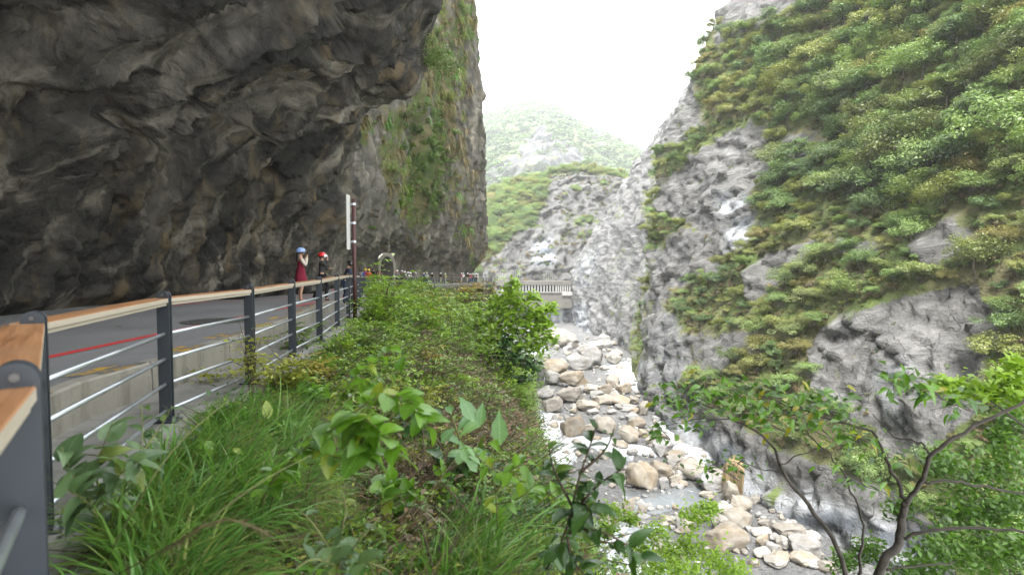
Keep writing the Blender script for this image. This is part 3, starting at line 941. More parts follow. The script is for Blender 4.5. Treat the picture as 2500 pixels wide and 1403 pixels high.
def paint(name, col, keep):
    t = NT(name)
    n = t.noise(t.pos, 5, 6, .75); n2 = t.noise(t.pos, 38, 3, .7)
    c = t.mix(t.rng(n, .3, .7), tuple(v * .75 for v in col), col)
    c = t.mix(t.rng(t.math('ADD', n, t.math('MULTIPLY', n2, .35)), keep, keep + .06), c, (.11, .11, .11))
    return t.done(c, .7, .3)
M_RED = paint('red_paint', (.50, .04, .04), .78)
M_YEL = paint('yellow_paint', (.48, .29, .035), .635)
def line(name, ys, fx, w, mat_, dz=.004):
    V = []
    for y in ys:
        x = float(fx(y)); z = float(zroad(y)) + dz
        V += [(x - w / 2, y, z), (x + w / 2, y, z)]
    return tag(link(name, mesh_np(name, np.array(V), grid_faces(len(ys), 2)[:, ::-1], mat_, smooth=False)), kind='structure')
def redx(y): return np.interp(y, [-5, 5, 9.4, 14.3, 19, 26, 40], [-5.05, -5.15, -5.3, -5.42, -6.05, -7.7, -11.2])
def redx2(y): return xwall(y) + np.interp(y, [0, 19, 40], [2.0, 2.1, 1.2])
line('red_road_line', np.arange(-3, 40, .5), redx, .15, M_RED)
line('red_road_line', np.arange(-3, 46, .5), redx2, .12, M_RED)
# worn yellow blocks along the kerb top
y = 2.6
k = 0
while y < 19:
    L = .62
    V = []
    for yy in (y, y + L / 2, y + L):
        x = float(xkerb(yy)); z = float(zroad(yy)) + .012 + .004
        V += [(x - .135, yy, z), (x - .025, yy, z)]
    tag(link('yellow_kerb_mark', mesh_np('yellow_kerb_mark', np.array(V), grid_faces(3, 2)[:, ::-1], M_YEL, smooth=False)), kind='structure')
    V = []
    for yy in (y - .1, y + L / 2, y + L - .1):
        x = float(xkerb(yy)) - .29; z = float(zroad(yy)) + .004
        V += [(x - .07, yy, z), (x + .07, yy, z)]
    tag(link('yellow_road_mark', mesh_np('yellow_road_mark', np.array(V), grid_faces(3, 2)[:, ::-1], M_YEL, smooth=False)), kind='structure')
    y += L + .75

# manhole cover with raised ring and studs
M_IRON = plain('cast_iron', (.12, .118, .112), .55, .5, .6, .3, 20, .3)
mc = Vector((-5.35, 10.4, float(zroad(10.4)) + .006))
root = empty('manhole_cover', mc, label='round cast iron manhole cover in the asphalt on the red line', cat='manhole cover')
mb = MB(); mb.tube([(0, 0, -.01), (0, 0, .008)], .47, 40); mb.build('lid', M_IRON, root)
mb = MB()
ring = [(.50, -.01), (.60, -.01), (.60, .012), (.50, .012)]
n = 40
V = [(r * math.cos(2 * math.pi * q / n), r * math.sin(2 * math.pi * q / n), z) for q in range(n) for r, z in ring]
mb.add(V, [(q * 4 + j, q * 4 + (j + 1) % 4, ((q + 1) % n) * 4 + (j + 1) % 4, ((q + 1) % n) * 4 + j) for q in range(n) for j in range(4)])
mb.build('ring', M_IRON, root)
mb = MB()
for i in range(-6, 7):
    for j in range(-6, 7):
        if (i * .068) ** 2 + (j * .068) ** 2 < .19:
            mb.box((i * .068, j * .068, .012), (.04, .04, .012))
s = mb.build('studs', M_IRON, root); s['kind'] = 'stuff'

# ================================================================== railing
def steel(name, col, rough, metal):
    t = NT(name)
    n = t.noise(t.obj, 3, 6, .6); n2 = t.noise(t.map(t.obj, (1, 1, .15)), 14, 5, .6)
    c = t.mix(t.rng(n, .3, .7), tuple(v * .85 for v in col), col)
    c = t.mix(t.rng(n2, .58, .75, 0, .35), c, tuple(v * 1.6 for v in col))
    return t.done(c, t.rng(n, .3, .7, rough - .06, rough + .1), .45, metal)
M_POST = steel('grey_painted_steel', (.030, .036, .043), .42, .15)
M_TUBE = steel('galvanised_tube', (.44, .47, .50), .33, .75)
def wood():
    t = NT('handrail_wood')
    q = t.obj
    g = t.noise(t.map(q, (14, .7, 14)), 2.2, 6, .65, .4); n = t.noise(q, 1.7, 5)
    c = t.ramp(g, [(.3, (.13, .055, .022)), (.5, (.27, .125, .05)), (.7, (.37, .19, .085))])
    c = t.mix(t.rng(n, .45, .7, 0, .5), c, (.30, .17, .09))
    up = t.n("ShaderNodeSeparateXYZ"); t.l(t.nrm, up.inputs[0])
    # sawn sides have weathered to pale grey
    c = t.mix(t.rng(up.outputs[2], .35, .7, 1, 0), c, t.mix(g, (.25, .215, .165), (.42, .375, .30)))
    return t.done(c, .6, .35, 0, t.bump(g, .3, .004))
M_WOOD = wood()

def rail_nodes():
    pts = [Vector((1.1, -2.0, 0)), Vector((-.28, -.05, 0)), Vector((-1.255, 1.44, 0)), Vector((-2.46, 2.94, 0)), Vector((-3.04, 5.0, 0)), Vector((-3.03, 6.6, 0)),
           Vector((-3.27, 8.5, 0)), Vector((-3.42, 10.15, 0)), Vector((-3.82, 12.5, 0)), Vector((-4.12, 14.4, 0))]
    poly = [Vector((x, y, 0)) for x, y in RAIL if y > 14.3]
    # walk on along the curve
    cur, i = poly[0].copy(), 0
    while i < len(poly) - 1 and cur.y < 116:
        step = 2.0 if cur.y < 40 else 2.5
        while step > 0 and i < len(poly) - 1:
            d = (poly[i + 1] - cur).length
            if d > step:
                cur = cur + (poly[i + 1] - cur) * (step / d); step = 0
            else:
                step -= d; i += 1; cur = poly[i].copy()
        pts.append(cur.copy())
    for p in pts: p.z = float(zrail(p.y))
    return pts
RN = rail_nodes()
RAILING = empty('railing', (0, 0, 0), label='grey steel railing with wooden handrail boards along the drop side of the road', cat='railing')

def plate_profile(h, w):
    r = w / 2
    prof = [(-r, 0), (r, 0)]
    for k in range(11):
        a = math.pi * k / 10
        prof.append((r * math.cos(a), h - r + r * math.sin(a)))
    return prof
def post_mesh(detail):
    mb = MB()
    h, w = 1.15, .098
    for off in (-.024, .024):
        mb.prism(plate_profile(h, w), off - .009, off + .009, lambda a, b, t: Vector((a, t, b)))
    return mb.mesh('post', M_POST)
POST_ME = post_mesh(True)
mb = MB(); mb.box((0, 0, .008), (.20, .17, .016), bev=.004); BASE_ME = mb.mesh('base_plate', M_POST)
mb = MB()
for sx in (-.075, .075):
    for sy in (-.06, .06):
        mb.tube([(sx, sy, .016), (sx, sy, .032)], .014, 6); mb.tube([(sx, sy, .03), (sx, sy, .055)], .007, 6)
BOLT_ME = None
mb = MB(); mb.tube([(0, 0, .0), (0, 0, .018)], .015, 6); mb.tube([(0, 0, .018), (0, 0, .042)], .008, 6); BOLT_ME = mb.mesh('bolt', M_TUBE)
mb = MB(); mb.tube([(0, -.042, 1.115), (0, .042, 1.115)], .012, 8); PIN_ME = mb.mesh('pin', M_IRON)
HB = (.10, .335, .555, .775)
for i, p in enumerate(RN):
    a = RN[max(i - 1, 0)]; b = RN[min(i + 1, len(RN) - 1)]
    t = (b - a); t.z = 0; t.normalize()
    rz = math.atan2(t.y, t.x) - math.pi / 2
    po = link('post', POST_ME, RAILING); po.location = p; po.rotation_euler = (0, 0, rz)
    if p.y < 26:
        bp = link('base_plate', BASE_ME, po)
        for sx in (-.075, .075):
            for sy in (-.06, .06):
                bo = link('bolt', BOLT_ME, po); bo.location = (sx, sy, .016)
        link('pin', PIN_ME, po)
for i in range(len(RN) - 1):
    a, b = RN[i], RN[i + 1]
    d = (b - a); L = d.length
    t = d.normalized()
    for h in HB:
        mb = MB()
        mb.tube([Vector((0, -L / 2 + .012, 0)), Vector((0, L / 2 - .012, 0))], .0165, 10 if a.y < 16 else 6)
        o = mb.build('rail_bar', M_TUBE, RAILING, smooth=True)
        o.location = (a + b) / 2 + Vector((0, 0, h)); o.rotation_euler = d.to_track_quat('Y', 'Z').to_euler()
    flat = Vector((d.x, d.y, 0)).normalized(); side = Vector((flat.y, -flat.x, 0))
    mb = MB()
    mb.box((0, 0, 0), (.165, L - .055, .040), bev=.004)
    o = mb.build('handrail_board', M_WOOD, RAILING)
    o.location = (a + b) / 2 - side * .040 + Vector((0, 0, 1.068)); o.rotation_euler = d.to_track_quat('Y', 'Z').to_euler()
    mb = MB(); mb.box((0, 0, 0), (.13, L - .07, .020))
    o = mb.build('board_carrier', M_WOOD, RAILING)
    o.location = (a + b) / 2 - side * .035 + Vector((0, 0, 1.0355)); o.rotation_euler = d.to_track_quat('Y', 'Z').to_euler()

# ================================================================== sign pole
M_POLE = steel('brown_painted_pole', (.058, .020, .018), .45, .05)
M_SIGNW = plain('sign_back', (.40, .395, .375), .5, .4, 0, .1, 3)
M_SIGNB = plain('sign_face', (.05, .10, .30), .4, .4, 0, .06, 3)
sp = P(867, 783, 13.9)
root = empty('sign_pole', sp, label='dark red-brown sign pole with a tall panel seen edge-on at the railing', cat='sign pole')
mb = MB(); mb.tube([(0, 0, -.15), (0, 0, 2.93)], .048, 14); mb.build('pole', M_POLE, root, smooth=True)
mb = MB(); mb.tube([(0, 0, 2.93), (0, 0, 2.945)], .05, 14); mb.build('cap', M_POLE, root)
pn_ = MB(); pn_.box((-.10, -.12, 2.38), (.014, .29, 1.30)); pan = pn_.build('sign_panel', M_SIGNW, root)
pn_ = MB(); pn_.box((-.1085, -.12, 2.38), (.003, .27, 1.28)); pn_.build('sign_face', M_SIGNB, pan)
for z in (1.92, 2.37, 2.82):
    mb = MB(); mb.tube([(0, 0, z - .028), (0, 0, z + .028)], .054, 14); mb.box((-.07, 0, z), (.06, .04, .045)); mb.build('clamp', M_TUBE, root)
mb = MB(); mb.tube([(0, 0, 1.01), (0, 0, 1.05)], .056, 14); mb.box((-.12, .0, 1.03), (.20, .03, .035)); mb.build('clamp', M_POST, root)

# ================================================================== tunnel
M_PORT = concrete('portal_concrete', (.32, .30, .255), .35)
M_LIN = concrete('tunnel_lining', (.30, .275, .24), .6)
rt = empty('tunnel_portal', TUN_C, label='pale arched concrete tunnel mouth in the cliff beyond the crowd', cat='tunnel')
T = lambda a, b, e: Vector(tuple(TUN_T * a + TUN_N * e)) + Vector((0, 0, b))
def arch(rx, hs, rise, n=14):
    pts = [(-rx, -.3), (-rx, hs)]
    for k in range(1, n):
        an = math.pi - math.pi * k / n
        pts.append((rx * math.cos(an), hs + rise * math.sin(an)))
    return pts + [(rx, hs), (rx, -.3)]
ia, oa = arch(1.1, 2.2, 1.55), arch(1.5, 2.2, 2.15)
mb = MB()
n = len(ia)
V = [T(a, b, e) for (a, b), e in [(q, .16) for q in ia] + [(q, .16) for q in oa] + [(q, -1.4) for q in ia] + [(q, -1.4) for q in oa]]
Fc = []
for k in range(n - 1):
    Fc += [(k, k + 1, n + k + 1, n + k), (n + k, n + k + 1, 3 * n + k + 1, 3 * n + k), (k, 2 * n + k, 2 * n + k + 1, k + 1)]
mb.add(V, Fc); mb.build('arch_ring', M_PORT, rt)
mb = MB()
V = []
for e in np.linspace(.1, -16, 9):
    V += [T(a * .995, b, e) for a, b in ia]
Fc = [(r * n + k, r * n + k + 1, (r + 1) * n + k + 1, (r + 1) * n + k) for r in range(8) for k in range(n - 1)]
Fc.append(tuple(8 * n + k for k in range(n)))
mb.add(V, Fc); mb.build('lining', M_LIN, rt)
mb = MB(); mb.add([T(-1.2, .1, 1.), T(1.2, .1, 1.), T(1.2, .1, -16), T(-1.2, .1, -16)], [(0, 1, 2, 3)]); mb.build('tunnel_floor', M_ASPH, rt)
M_STRIPE = plain('red_white_marker', (.45, .16, .10), .6)
for a, b in ((-1.42, 1.0), (1.42, 1.0)):
    mb = MB(); mb.box((0, 0, 0), (.16, .05, 1.9), Matrix.Rotation(math.atan2(TUN_T[1], TUN_T[0]), 3, 'Z')); o = mb.build('edge_marker', M_STRIPE, rt); o.location = T(a, b, .22)

# ================================================================== rockfall gallery across the gorge
M_GAL = concrete('gallery_concrete', (.27, .265, .25), .5, .35)
M_GALD = concrete('gallery_old_concrete', (.16, .148, .132), .7, .35)
M_GALW = concrete('gallery_new_concrete', (.40, .39, .37), .4, .35)
M_GALI = concrete('gallery_inside_shade', (.045, .043, .04), .5, .35)  # back wall colour darkened so the bays between columns look shaded
GY = 250.
gx = lambda px: (px - 1250) / F * GY
gz = lambda py: EYE - (py - 640) / F * GY
root = empty('rockfall_gallery', (0, GY, 0), label='concrete rockfall gallery with a row of columns across the gorge', cat='gallery')
def gbox(name, x0, x1, y0, y1, d0, d1, m_, parent=root, bev=0.):
    mb = MB(); mb.box(((gx(x0) + gx(x1)) / 2, (d0 + d1) / 2, (gz(y0) + gz(y1)) / 2), (gx(x1) - gx(x0), d1 - d0, gz(y0) - gz(y1)), bev=bev)
    return mb.build(name, m_, parent)
gbox('roof', 1268, 1400, 686, 695, -.8, 7, M_GALD)
gbox('roof', 1222, 1270, 684, 694.5, -1.2, 7, M_GALD)
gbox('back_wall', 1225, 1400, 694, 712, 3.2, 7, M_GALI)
gbox('deck', 1190, 1372, 712.2, 714.5, -.6, 6.5, M_GAL)
gbox('deck', 1372, 1398, 712, 721, -.9, 6.5, M_GALW)
gbox('retaining_wall', 1240, 1398, 714.5, 752, 0, 7, M_GALD)
gbox('deck_beam', 1186, 1250, 714.5, 723, -.3, 3.5, M_GALW)
mb = MB(); mb.box((0, 0, 0), (gx(1259) - gx(1250), .8, gz(694.8) - gz(712.3))); 
for k in range(19):
    px = 1268 + k * 7.35 if k < 12 else 1268 + 12 * 7.35 + (k - 12) * 5.6
    if px > 1396: break
    w = 2.9
    c = gbox('column', px, px + w, 695, 712.2, -.45, .15, M_GALW)
    cp = MB(); cp.box((gx(px + w / 2), -.15, gz(695.8)), (gx(px + w * 1.9) - gx(px), .8, .3)); cp.build('capital', M_GAL, c)
for px in (1209, 1225, 1237, 1252):
    gbox('column', px, px + 3.6, 694, 712.2, -.45, .1, M_GALW)
for px in np.arange(1192, 1262, 4.4):
    gbox('parapet_block', px, px + 3.1, 707.8, 712.2, -.55, -.3, M_GALW)
mb = MB()
prof = [(gx(1203), gz(696)), (gx(1212), gz(683)), (gx(1240), gz(682)), (gx(1262), gz(693)), (gx(1262), gz(696))]
mb.prism(prof, -1.5, 6, lambda a, b, t: Vector((a, t, b))); mb.build('canopy', M_GALD, root)

# white car on the bridge
root = empty('parked_car', (gx(1196), GY + 2, gz(712.2)), rz=0., label='small white car on the bridge deck by the gallery', cat='car')
M_CARW = plain('white_car_paint', (.78, .78, .78), .3, .5)
M_GLASS = plain('dark_glass', (.03, .035, .04), .15, .6)
mb = MB()
prof = [(-2, .35), (-2.05, .75), (-1.2, .95), (-.75, 1.4), (.75, 1.42), (1.5, .95), (2.05, .85), (2.05, .35)]
mb.prism(prof, -.8, .8, lambda a, b, t: Vector((a, t, b))); mb.build('body', M_CARW, root)
mb = MB(); mb.prism([(-1.0, .97), (-.68, 1.33), (.7, 1.35), (1.2, .97)], -.81, .81, lambda a, b, t: Vector((a, t, b))); mb.build('windows', M_GLASS, root)
for sx in (-1.25, 1.25):
    for sy in (-.72, .72):
        mb = MB(); mb.tube([(sx, sy - .1, .33), (sx, sy + .1, .33)], .33, 12); mb.build('wheel', M_IRON, root)

# rockfall fences on the ledge above the gallery
M_FEN = plain('weathered_fence', (.30, .30, .285), .6, .4, .2)
def rock_fence(x0, x1, ytop, ybot, n, yy, label):
    root = empty('rockfall_fence', P((x0 + x1) / 2, ybot, yy), label=label, cat='fence', group='rockfall fences above the gallery')
    o = root.location
    for k in range(n):
        px = x0 + (x1 - x0) * k / (n - 1)
        a, b = P(px, ybot + 2, yy) - o, P(px, ytop, yy) - o
        mb = MB(); mb.tube([a, b], .085, 5); mb.build('post', M_FEN, root)
    for f in (.0, .38, .7):
        yv = ytop + (ybot - ytop) * f
        mb = MB(); mb.tube([P(x0, yv, yy) - o, P(x1, yv, yy) - o], .05, 4); mb.build('rail', M_FEN, root)
    return root
rock_fence(1211, 1274, 660, 679, 13, 254.5, 'pale rockfall fence, the wider one on the ledge above the gallery')
rock_fence(1326, 1348, 662, 681, 6, 254.5, 'pale rockfall fence, the narrow one below the white rock scar')
# ================================================================== people
def skin(name, nodes, edges, mat_, sub=1, root=0):
    """One continuous surface grown round joints: nodes {key: (pos, rx, ry)}."""
    keys = list(nodes)
    ix = {k: i for i, k in enumerate(keys)}
    me = bpy.data.meshes.new(name)
    me.from_pydata([nodes[k][0] for k in keys], [(ix[a], ix[b]) for a, b in edges if a in ix and b in ix], [])
    o = bpy.data.objects.new(name, me)
    COL.objects.link(o)
    o.modifiers.new('skin', 'SKIN').use_smooth_shade = True
    sv = me.skin_vertices[0].data
    for k, i in ix.items():
        sv[i].radius = (nodes[k][1], nodes[k][2])
        sv[i].use_root = (i == root)
    if sub:
        m = o.modifiers.new('sub', 'SUBSURF'); m.levels = sub; m.render_levels = sub
    dg = bpy.context.evaluated_depsgraph_get()
    new = bpy.data.meshes.new_from_object(o.evaluated_get(dg))
    bpy.data.objects.remove(o); bpy.data.meshes.remove(me)
    new.name = name
    new.materials.clear(); new.materials.append(mat_)
    new.polygons.foreach_set('use_smooth', [True] * len(new.polygons))
    return new

def cloth(name, col, rough=.8):
    t = NT(name)
    n = t.noise(t.obj, 7, 5, .6); n2 = t.noise(t.map(t.obj, (1, 1, .4)), 16, 4)
    c = t.mix(t.rng(n, .3, .7), tuple(v * .72 for v in col), tuple(min(1, v * 1.12) for v in col))
    return t.done(c, rough, .2, 0, t.bump(n2, .5, .03))
CL = {k: cloth('cloth_' + k, v) for k, v in dict(maroon=(.17, .012, .03), charcoal=(.045, .043, .042), navy=(.022, .028, .055), jeans=(.035, .05, .085), black=(.014, .014, .016), cream=(.50, .45, .37),
      blue=(.04, .10, .42), pink=(.60, .06, .17), orange=(.70, .13, .04), white=(.72, .72, .72), grey=(.30, .29, .27), yellow=(.58, .62, .06), khaki=(.26, .21, .13), red=(.5, .04, .04), teal=(.05, .25, .28)).items()}
M_SKIN = plain('skin', (.42, .25, .17), .5, .35, 0, .1, 9)
M_HAIR = plain('black_hair', (.012, .010, .010), .45, .5, 0, .3, 20)
M_HEL = {k: plain('helmet_' + k, v, .25, .5, 0, .05, 4) for k, v in dict(blue=(.19, .28, .48), red=(.52, .02, .02), black=(.012, .012, .014), white=(.78, .78, .77), yellow=(.72, .46, .02)).items()}
M_VISOR = plain('visor', (.10, .11, .12), .1, .6)
M_VISW = plain('clear_visor', (.55, .56, .57), .15, .6)
M_SHOE = plain('dark_shoes', (.02, .02, .02), .6)
M_SHOEW = plain('pale_shoes', (.6, .6, .58), .6)
M_SAND = plain('pink_sandals', (.40, .16, .14), .6)

def dome(name, m_, rx, ry, rz, z0=-.25, n=16, r=8):
    V, Fc = [], []
    for i in range(r + 1):
        a = math.asin(z0) + (math.pi / 2 - math.asin(z0)) * i / r
        for k in range(n):
            b = 2 * math.pi * k / n
            V.append((rx * math.cos(a) * math.cos(b), ry * math.cos(a) * math.sin(b), rz * math.sin(a)))
    for i in range(r):
        for k in range(n):
            p, q = i * n + k, i * n + (k + 1) % n
            Fc.append((p, q, q + n, p + n))
    Fc.append(tuple(range(n))[::-1])
    mb = MB(); mb.add(V, Fc)
    return mb.mesh(name, m_, True)

def person(label, X, Y, dirx, diry, height=1.70, arms='down', top='grey', legs='jeans', helmet=None, hair=True, longhair=False, bag=None, stance='stand', lean=0., shoes=None, bare=False, fine=False, z=None, visor=None, sleeves=None, flare=0., headpitch=0., cap=None, group=None, camera=False):
    if z is None:
        z = float(zroad(Y)) if X < float(xkerb(Y)) else float(zrail(Y))
    rz = math.atan2(-dirx, diry)
    root = empty('person', (X, Y, z), rz, label, 'person', group or 'people along the road')
    J = dict(pelvis=((0, 0, .93), .125, .10), belly=((0, 0, 1.08), .115, .088), chest=((0, .0, 1.26), .14, .10), nb=((0, -.01, 1.42), .085, .065), neck=((0, 0, 1.49), .046, .05), head=((0, .025, 1.58), .072, .085), crown=((0, .02, 1.665), .055, .066))
    lk = {'stand': ((.10, .02, .49), (.105, -.02, .085)), 'wide': ((.16, .06, .50), (.24, -.04, .085)), 'walk': ((.10, .10, .50), (.10, .02, .09))}[stance]
    for s, nm in ((-1, 'l'), (1, 'r')):
        kx, ky, kz = lk[0]; ax, ay, az = lk[1]
        if stance == 'walk' and s < 0: ky, ay = -.02, -.26
        if stance == 'wide' and s < 0: ky, ay = -.02, -.30
        if stance == 'wide' and s > 0: ky, ay = .20, .12
        J[nm + 'hip'] = ((s * .09, 0, .87), .092, .095)
        J[nm + 'thigh'] = ((s * (.095 + kx) / 2, ky * .6, .68), .078, .082)
        J[nm + 'knee'] = ((s * kx, ky, kz), .056, .06)
        J[nm + 'calf'] = ((s * (kx + ax) / 2, (ky + ay) / 2 - .025, .31), .052, .056)
        J[nm + 'ankle'] = ((s * ax, ay, az), .035, .04)
        J[nm + 'toe'] = ((s * (ax + .012), ay + .13, .032), .036, .026)
        J[nm + 'sho'] = ((s * .165, -.01, 1.395), .062, .06)
        A = {'down': ((.225, -.03, 1.13), (.235, .05, .90)), 'photo': ((.21, .12, 1.17), (.075, .19, 1.44)), 'phone': ((.23, .04, 1.13), (.13, .27, 1.15)), 'lean': ((.22, .20, 1.17), (.12, .40, 1.10)),
             'mouth': ((.20, .16, 1.22), (.07, .19, 1.46)), 'point': ((.21, .24, 1.40), (.23, .47, 1.50))}
        key = arms
        if arms == 'point' and s < 0: key = 'phone'
        if arms == 'mouth' and s < 0: key = 'phone'
        (ex, ey, ez), (wx, wy, wz) = A[key]
        J[nm + 'elb'] = ((s * ex, ey, ez), .042, .042)
        J[nm + 'wri'] = ((s * wx, wy, wz), .028, .03)
        d = (Vector((s * wx, wy, wz)) - Vector((s * ex, ey, ez))).normalized()
        w = Vector((s * wx, wy, wz))
        J[nm + 'palm'] = (tuple(w + d * .065), .036, .022)
        E_hand = [(nm + 'wri', nm + 'palm')]
        if fine:
            sd = Vector((1, 0, 0)) * s
            curl = Vector((-s * .35, .25, .1)) if arms != 'down' else Vector((-s * .2, .2, 0))
            for q in range(4):
                b = w + d * .10 + sd * (.026 - .017 * q)
                ln = (.030, .036, .034, .026)[q]
                J[f'{nm}f{q}a'] = (tuple(b), .0095, .0095)
                J[f'{nm}f{q}b'] = (tuple(b + d * ln + curl * .02), .0085, .0085)
                J[f'{nm}f{q}c'] = (tuple(b + d * ln * 1.5 + curl * .06), .007, .007)
            tb = w + d * .035 - sd * .03
            J[nm + 'tha'] = (tuple(tb), .012, .012); J[nm + 'thb'] = (tuple(tb + d * .03 - sd * .02), .0095, .0095)
        else:
            J[nm + 'fing'] = (tuple(w + d * .14), .028, .016)
    if fine:
        J['nose'] = ((0, .128, 1.565), .012, .012)
        J['chin'] = ((0, .085, 1.515), .035, .03)
        for s, nm in ((-1, 'l'), (1, 'r')): J[nm + 'ear'] = ((s * .092, .01, 1.575), .012, .018)
    if lean:
        def bend(p):
            v = Vector(p)
            if v.z > .93:
                v = Matrix.Rotation(-lean, 3, 'X') @ (v - Vector((0, 0, .93))) + Vector((0, 0, .93))
            return tuple(v)
        J = {k: (bend(p), a, b) for k, (p, a, b) in J.items()}
    if headpitch:
        c = Vector(J['neck'][0])
        for k in ('head', 'crown', 'nose', 'chin', 'lear', 'rear'):
            if k in J:
                p, a, b = J[k]
                J[k] = (tuple(Matrix.Rotation(-headpitch, 3, 'X') @ (Vector(p) - c) + c), a, b)
    sc = height / 1.74
    E = [('pelvis', 'belly'), ('belly', 'chest'), ('chest', 'nb'), ('nb', 'neck'), ('neck', 'head'), ('head', 'crown'), ('head', 'nose'), ('head', 'chin'), ('head', 'lear'), ('head', 'rear')]
    for nm in 'lr':
        E += [('pelvis', nm + 'hip'), (nm + 'hip', nm + 'thigh'), (nm + 'thigh', nm + 'knee'), (nm + 'knee', nm + 'calf'), (nm + 'calf', nm + 'ankle'), (nm + 'ankle', nm + 'toe'), ('nb', nm + 'sho'), (nm + 'sho', nm + 'elb'),
              (nm + 'elb', nm + 'wri'), (nm + 'wri', nm + 'palm'), (nm + 'palm', nm + 'fing'), (nm + 'palm', nm + 'tha'), (nm + 'tha', nm + 'thb')]
        for q in range(4): E += [(nm + 'palm', f'{nm}f{q}a'), (f'{nm}f{q}a', f'{nm}f{q}b'), (f'{nm}f{q}b', f'{nm}f{q}c')]
    S = lambda n: {k: (tuple(c * sc for c in p), a * sc, b * sc) for k, (p, a, b) in n.items()}
    body = link('body', skin('body', S(J), E, M_SKIN, 1), root)
    g = .022
    tk = ['pelvis', 'belly', 'chest', 'nb', 'lsho', 'rsho', 'lelb', 'relb']
    if sleeves != 'none': tk += ['lwri', 'rwri']
    TN = {k: (J[k][0], J[k][1] + g, J[k][2] + g) for k in tk}
    if sleeves == 'none':
        for nm in 'lr': TN.pop(nm + 'elb')
    elif sleeves == 'short':
        for nm in 'lr':
            TN.pop(nm + 'wri'); a, b = Vector(J[nm + 'sho'][0]), Vector(J[nm + 'elb'][0]); TN[nm + 'elb'] = (tuple(a.lerp(b, .8)), .066, .066)
    TN['hem'] = ((J['pelvis'][0][0], J['pelvis'][0][1], J['pelvis'][0][2] - .09 - flare * .8), J['pelvis'][1] + .035 + flare * .25, J['pelvis'][2] + .035 + flare * .25)
    hp_, ha, hb = TN['hem']; TN['hem2'] = ((hp_[0], hp_[1], hp_[2] - .05), ha, hb)
    nbp = TN['nb']; TN['nb'] = (nbp[0], nbp[1] + .01, nbp[2] + .01)
    link('jacket' if sleeves is None else 'shirt', skin('jacket', S(TN), [('hem2', 'hem'), ('hem', 'pelvis')] + E, CL[top], 1), root)
    if sleeves == 'none' and fine:
        LN = {}
        for nm in 'lr':
            for k in ('sho', 'elb', 'wri'): LN[nm + k] = (J[nm + k][0], J[nm + k][1] + .014, J[nm + k][2] + .014)
        for nm in 'lr':
            sub_ = {k: v for k, v in LN.items() if k[0] == nm}
            link('sleeve', skin('sleeve', S(sub_), E, CL['cream'], 1), root)
    if flare:
        V, Fc = [], []
        for i in range(7):
            u = i / 6
            for k in range(20):
                a = 2 * math.pi * k / 20
                r_ = 1 + .05 * math.sin(5 * a) * u
                V.append(Vector(((.158 + .075 * u) * math.cos(a) * r_, (.128 + .075 * u) * math.sin(a) * r_, 1.10 - .47 * u)) * sc)
        Fc = [(i * 20 + k, i * 20 + (k + 1) % 20, (i + 1) * 20 + (k + 1) % 20, (i + 1) * 20 + k) for i in range(6) for k in range(20)]
        mbs = MB(); mbs.add(V, Fc); mbs.build('jacket_skirt', CL[top], root, True)
    if not bare:
        TR = {k: (J[k][0], J[k][1] + .016, J[k][2] + .016) for k in ('pelvis', 'lhip', 'rhip', 'lthigh', 'rthigh', 'lknee', 'rknee', 'lcalf', 'rcalf', 'lankle', 'rankle')}
        link('trousers', skin('trousers', S(TR), E, CL[legs], 1), root)
    for nm in 'lr':
        SN = {'a': (J[nm + 'ankle'][0][:2] + (.06,), .046, .05), 'h': ((J[nm + 'ankle'][0][0], J[nm + 'ankle'][0][1] - .04, .04), .044, .042), 't': (J[nm + 'toe'][0][:2] + (.042,), .046, .036)}
        if bare: SN = {'h': ((J[nm + 'ankle'][0][0], J[nm + 'ankle'][0][1] - .05, .012), .045, .012), 't': ((J[nm + 'toe'][0][0], J[nm + 'toe'][0][1] + .03, .012), .05, .012)}
        link('shoe', skin('shoe', S(SN), [('a', 'h'), ('h', 't')] if not bare else [('h', 't')], shoes or M_SHOE, 1), root)
    hp = Vector(J['head'][0]) * sc
    pit = -lean - headpitch
    if hair:
        o = link('hair', dome('hair', M_HAIR, .098 * sc, .112 * sc, .125 * sc, -.35), root); o.location = hp + Vector((0, -.018, .015)) * sc; o.rotation_euler = (pit + .25, 0, 0)
        if longhair:
            H = {'a': ((0, -.055, 1.60), .085, .06), 'b': ((0, -.09, 1.45), .10, .05), 'c': ((0, -.115, 1.28), .085, .035)}
            link('hair_length', skin('hair_length', S(H), [('a', 'b'), ('b', 'c')], M_HAIR, 1), root)
    if helmet:
        h = link('helmet', dome('helmet', M_HEL[helmet], .135 * sc, .155 * sc, .142 * sc, -.12), root); h.location = hp + Vector((0, -.012, .035)) * sc; h.rotation_euler = (pit, 0, 0)
        if visor is not None:
            mb = MB()
            V, Fc = [], []
            for i in range(9):
                a = math.pi * (.12 + .76 * i / 8)
                for z_, r_ in ((.045, 1.02), (.0, 1.2), (-.035, 1.24)): V.append((.137 * r_ * math.cos(a), .157 * r_ * math.sin(a), z_))
            for i in range(8):
                for k in range(2): Fc.append((i * 3 + k, i * 3 + k + 1, (i + 1) * 3 + k + 1, (i + 1) * 3 + k))
            mb.add([Vector(v) * sc for v in V], Fc); mb.build('visor', visor, h, True)
        if fine:
            st = MB()
            for s in (-1, 1): st.tube([Vector((s * .125, .02, -.02)) * sc, Vector((s * .085, .05, -.09)) * sc, Vector((0, .07, -.125)) * sc], .006, 5)
            st.build('chin_strap', M_SHOE, h)
    if cap:
        mb = MB(); h = link('hat', dome('hat', CL[cap], .112 * sc, .125 * sc, .11 * sc, 0.), root); h.location = hp + Vector((0, -.01, .035)) * sc
        mb.tube([Vector((0, 0, 0)), Vector((0, 0, .008))], .2 * sc, 18); mb.build('brim', CL[cap], h)
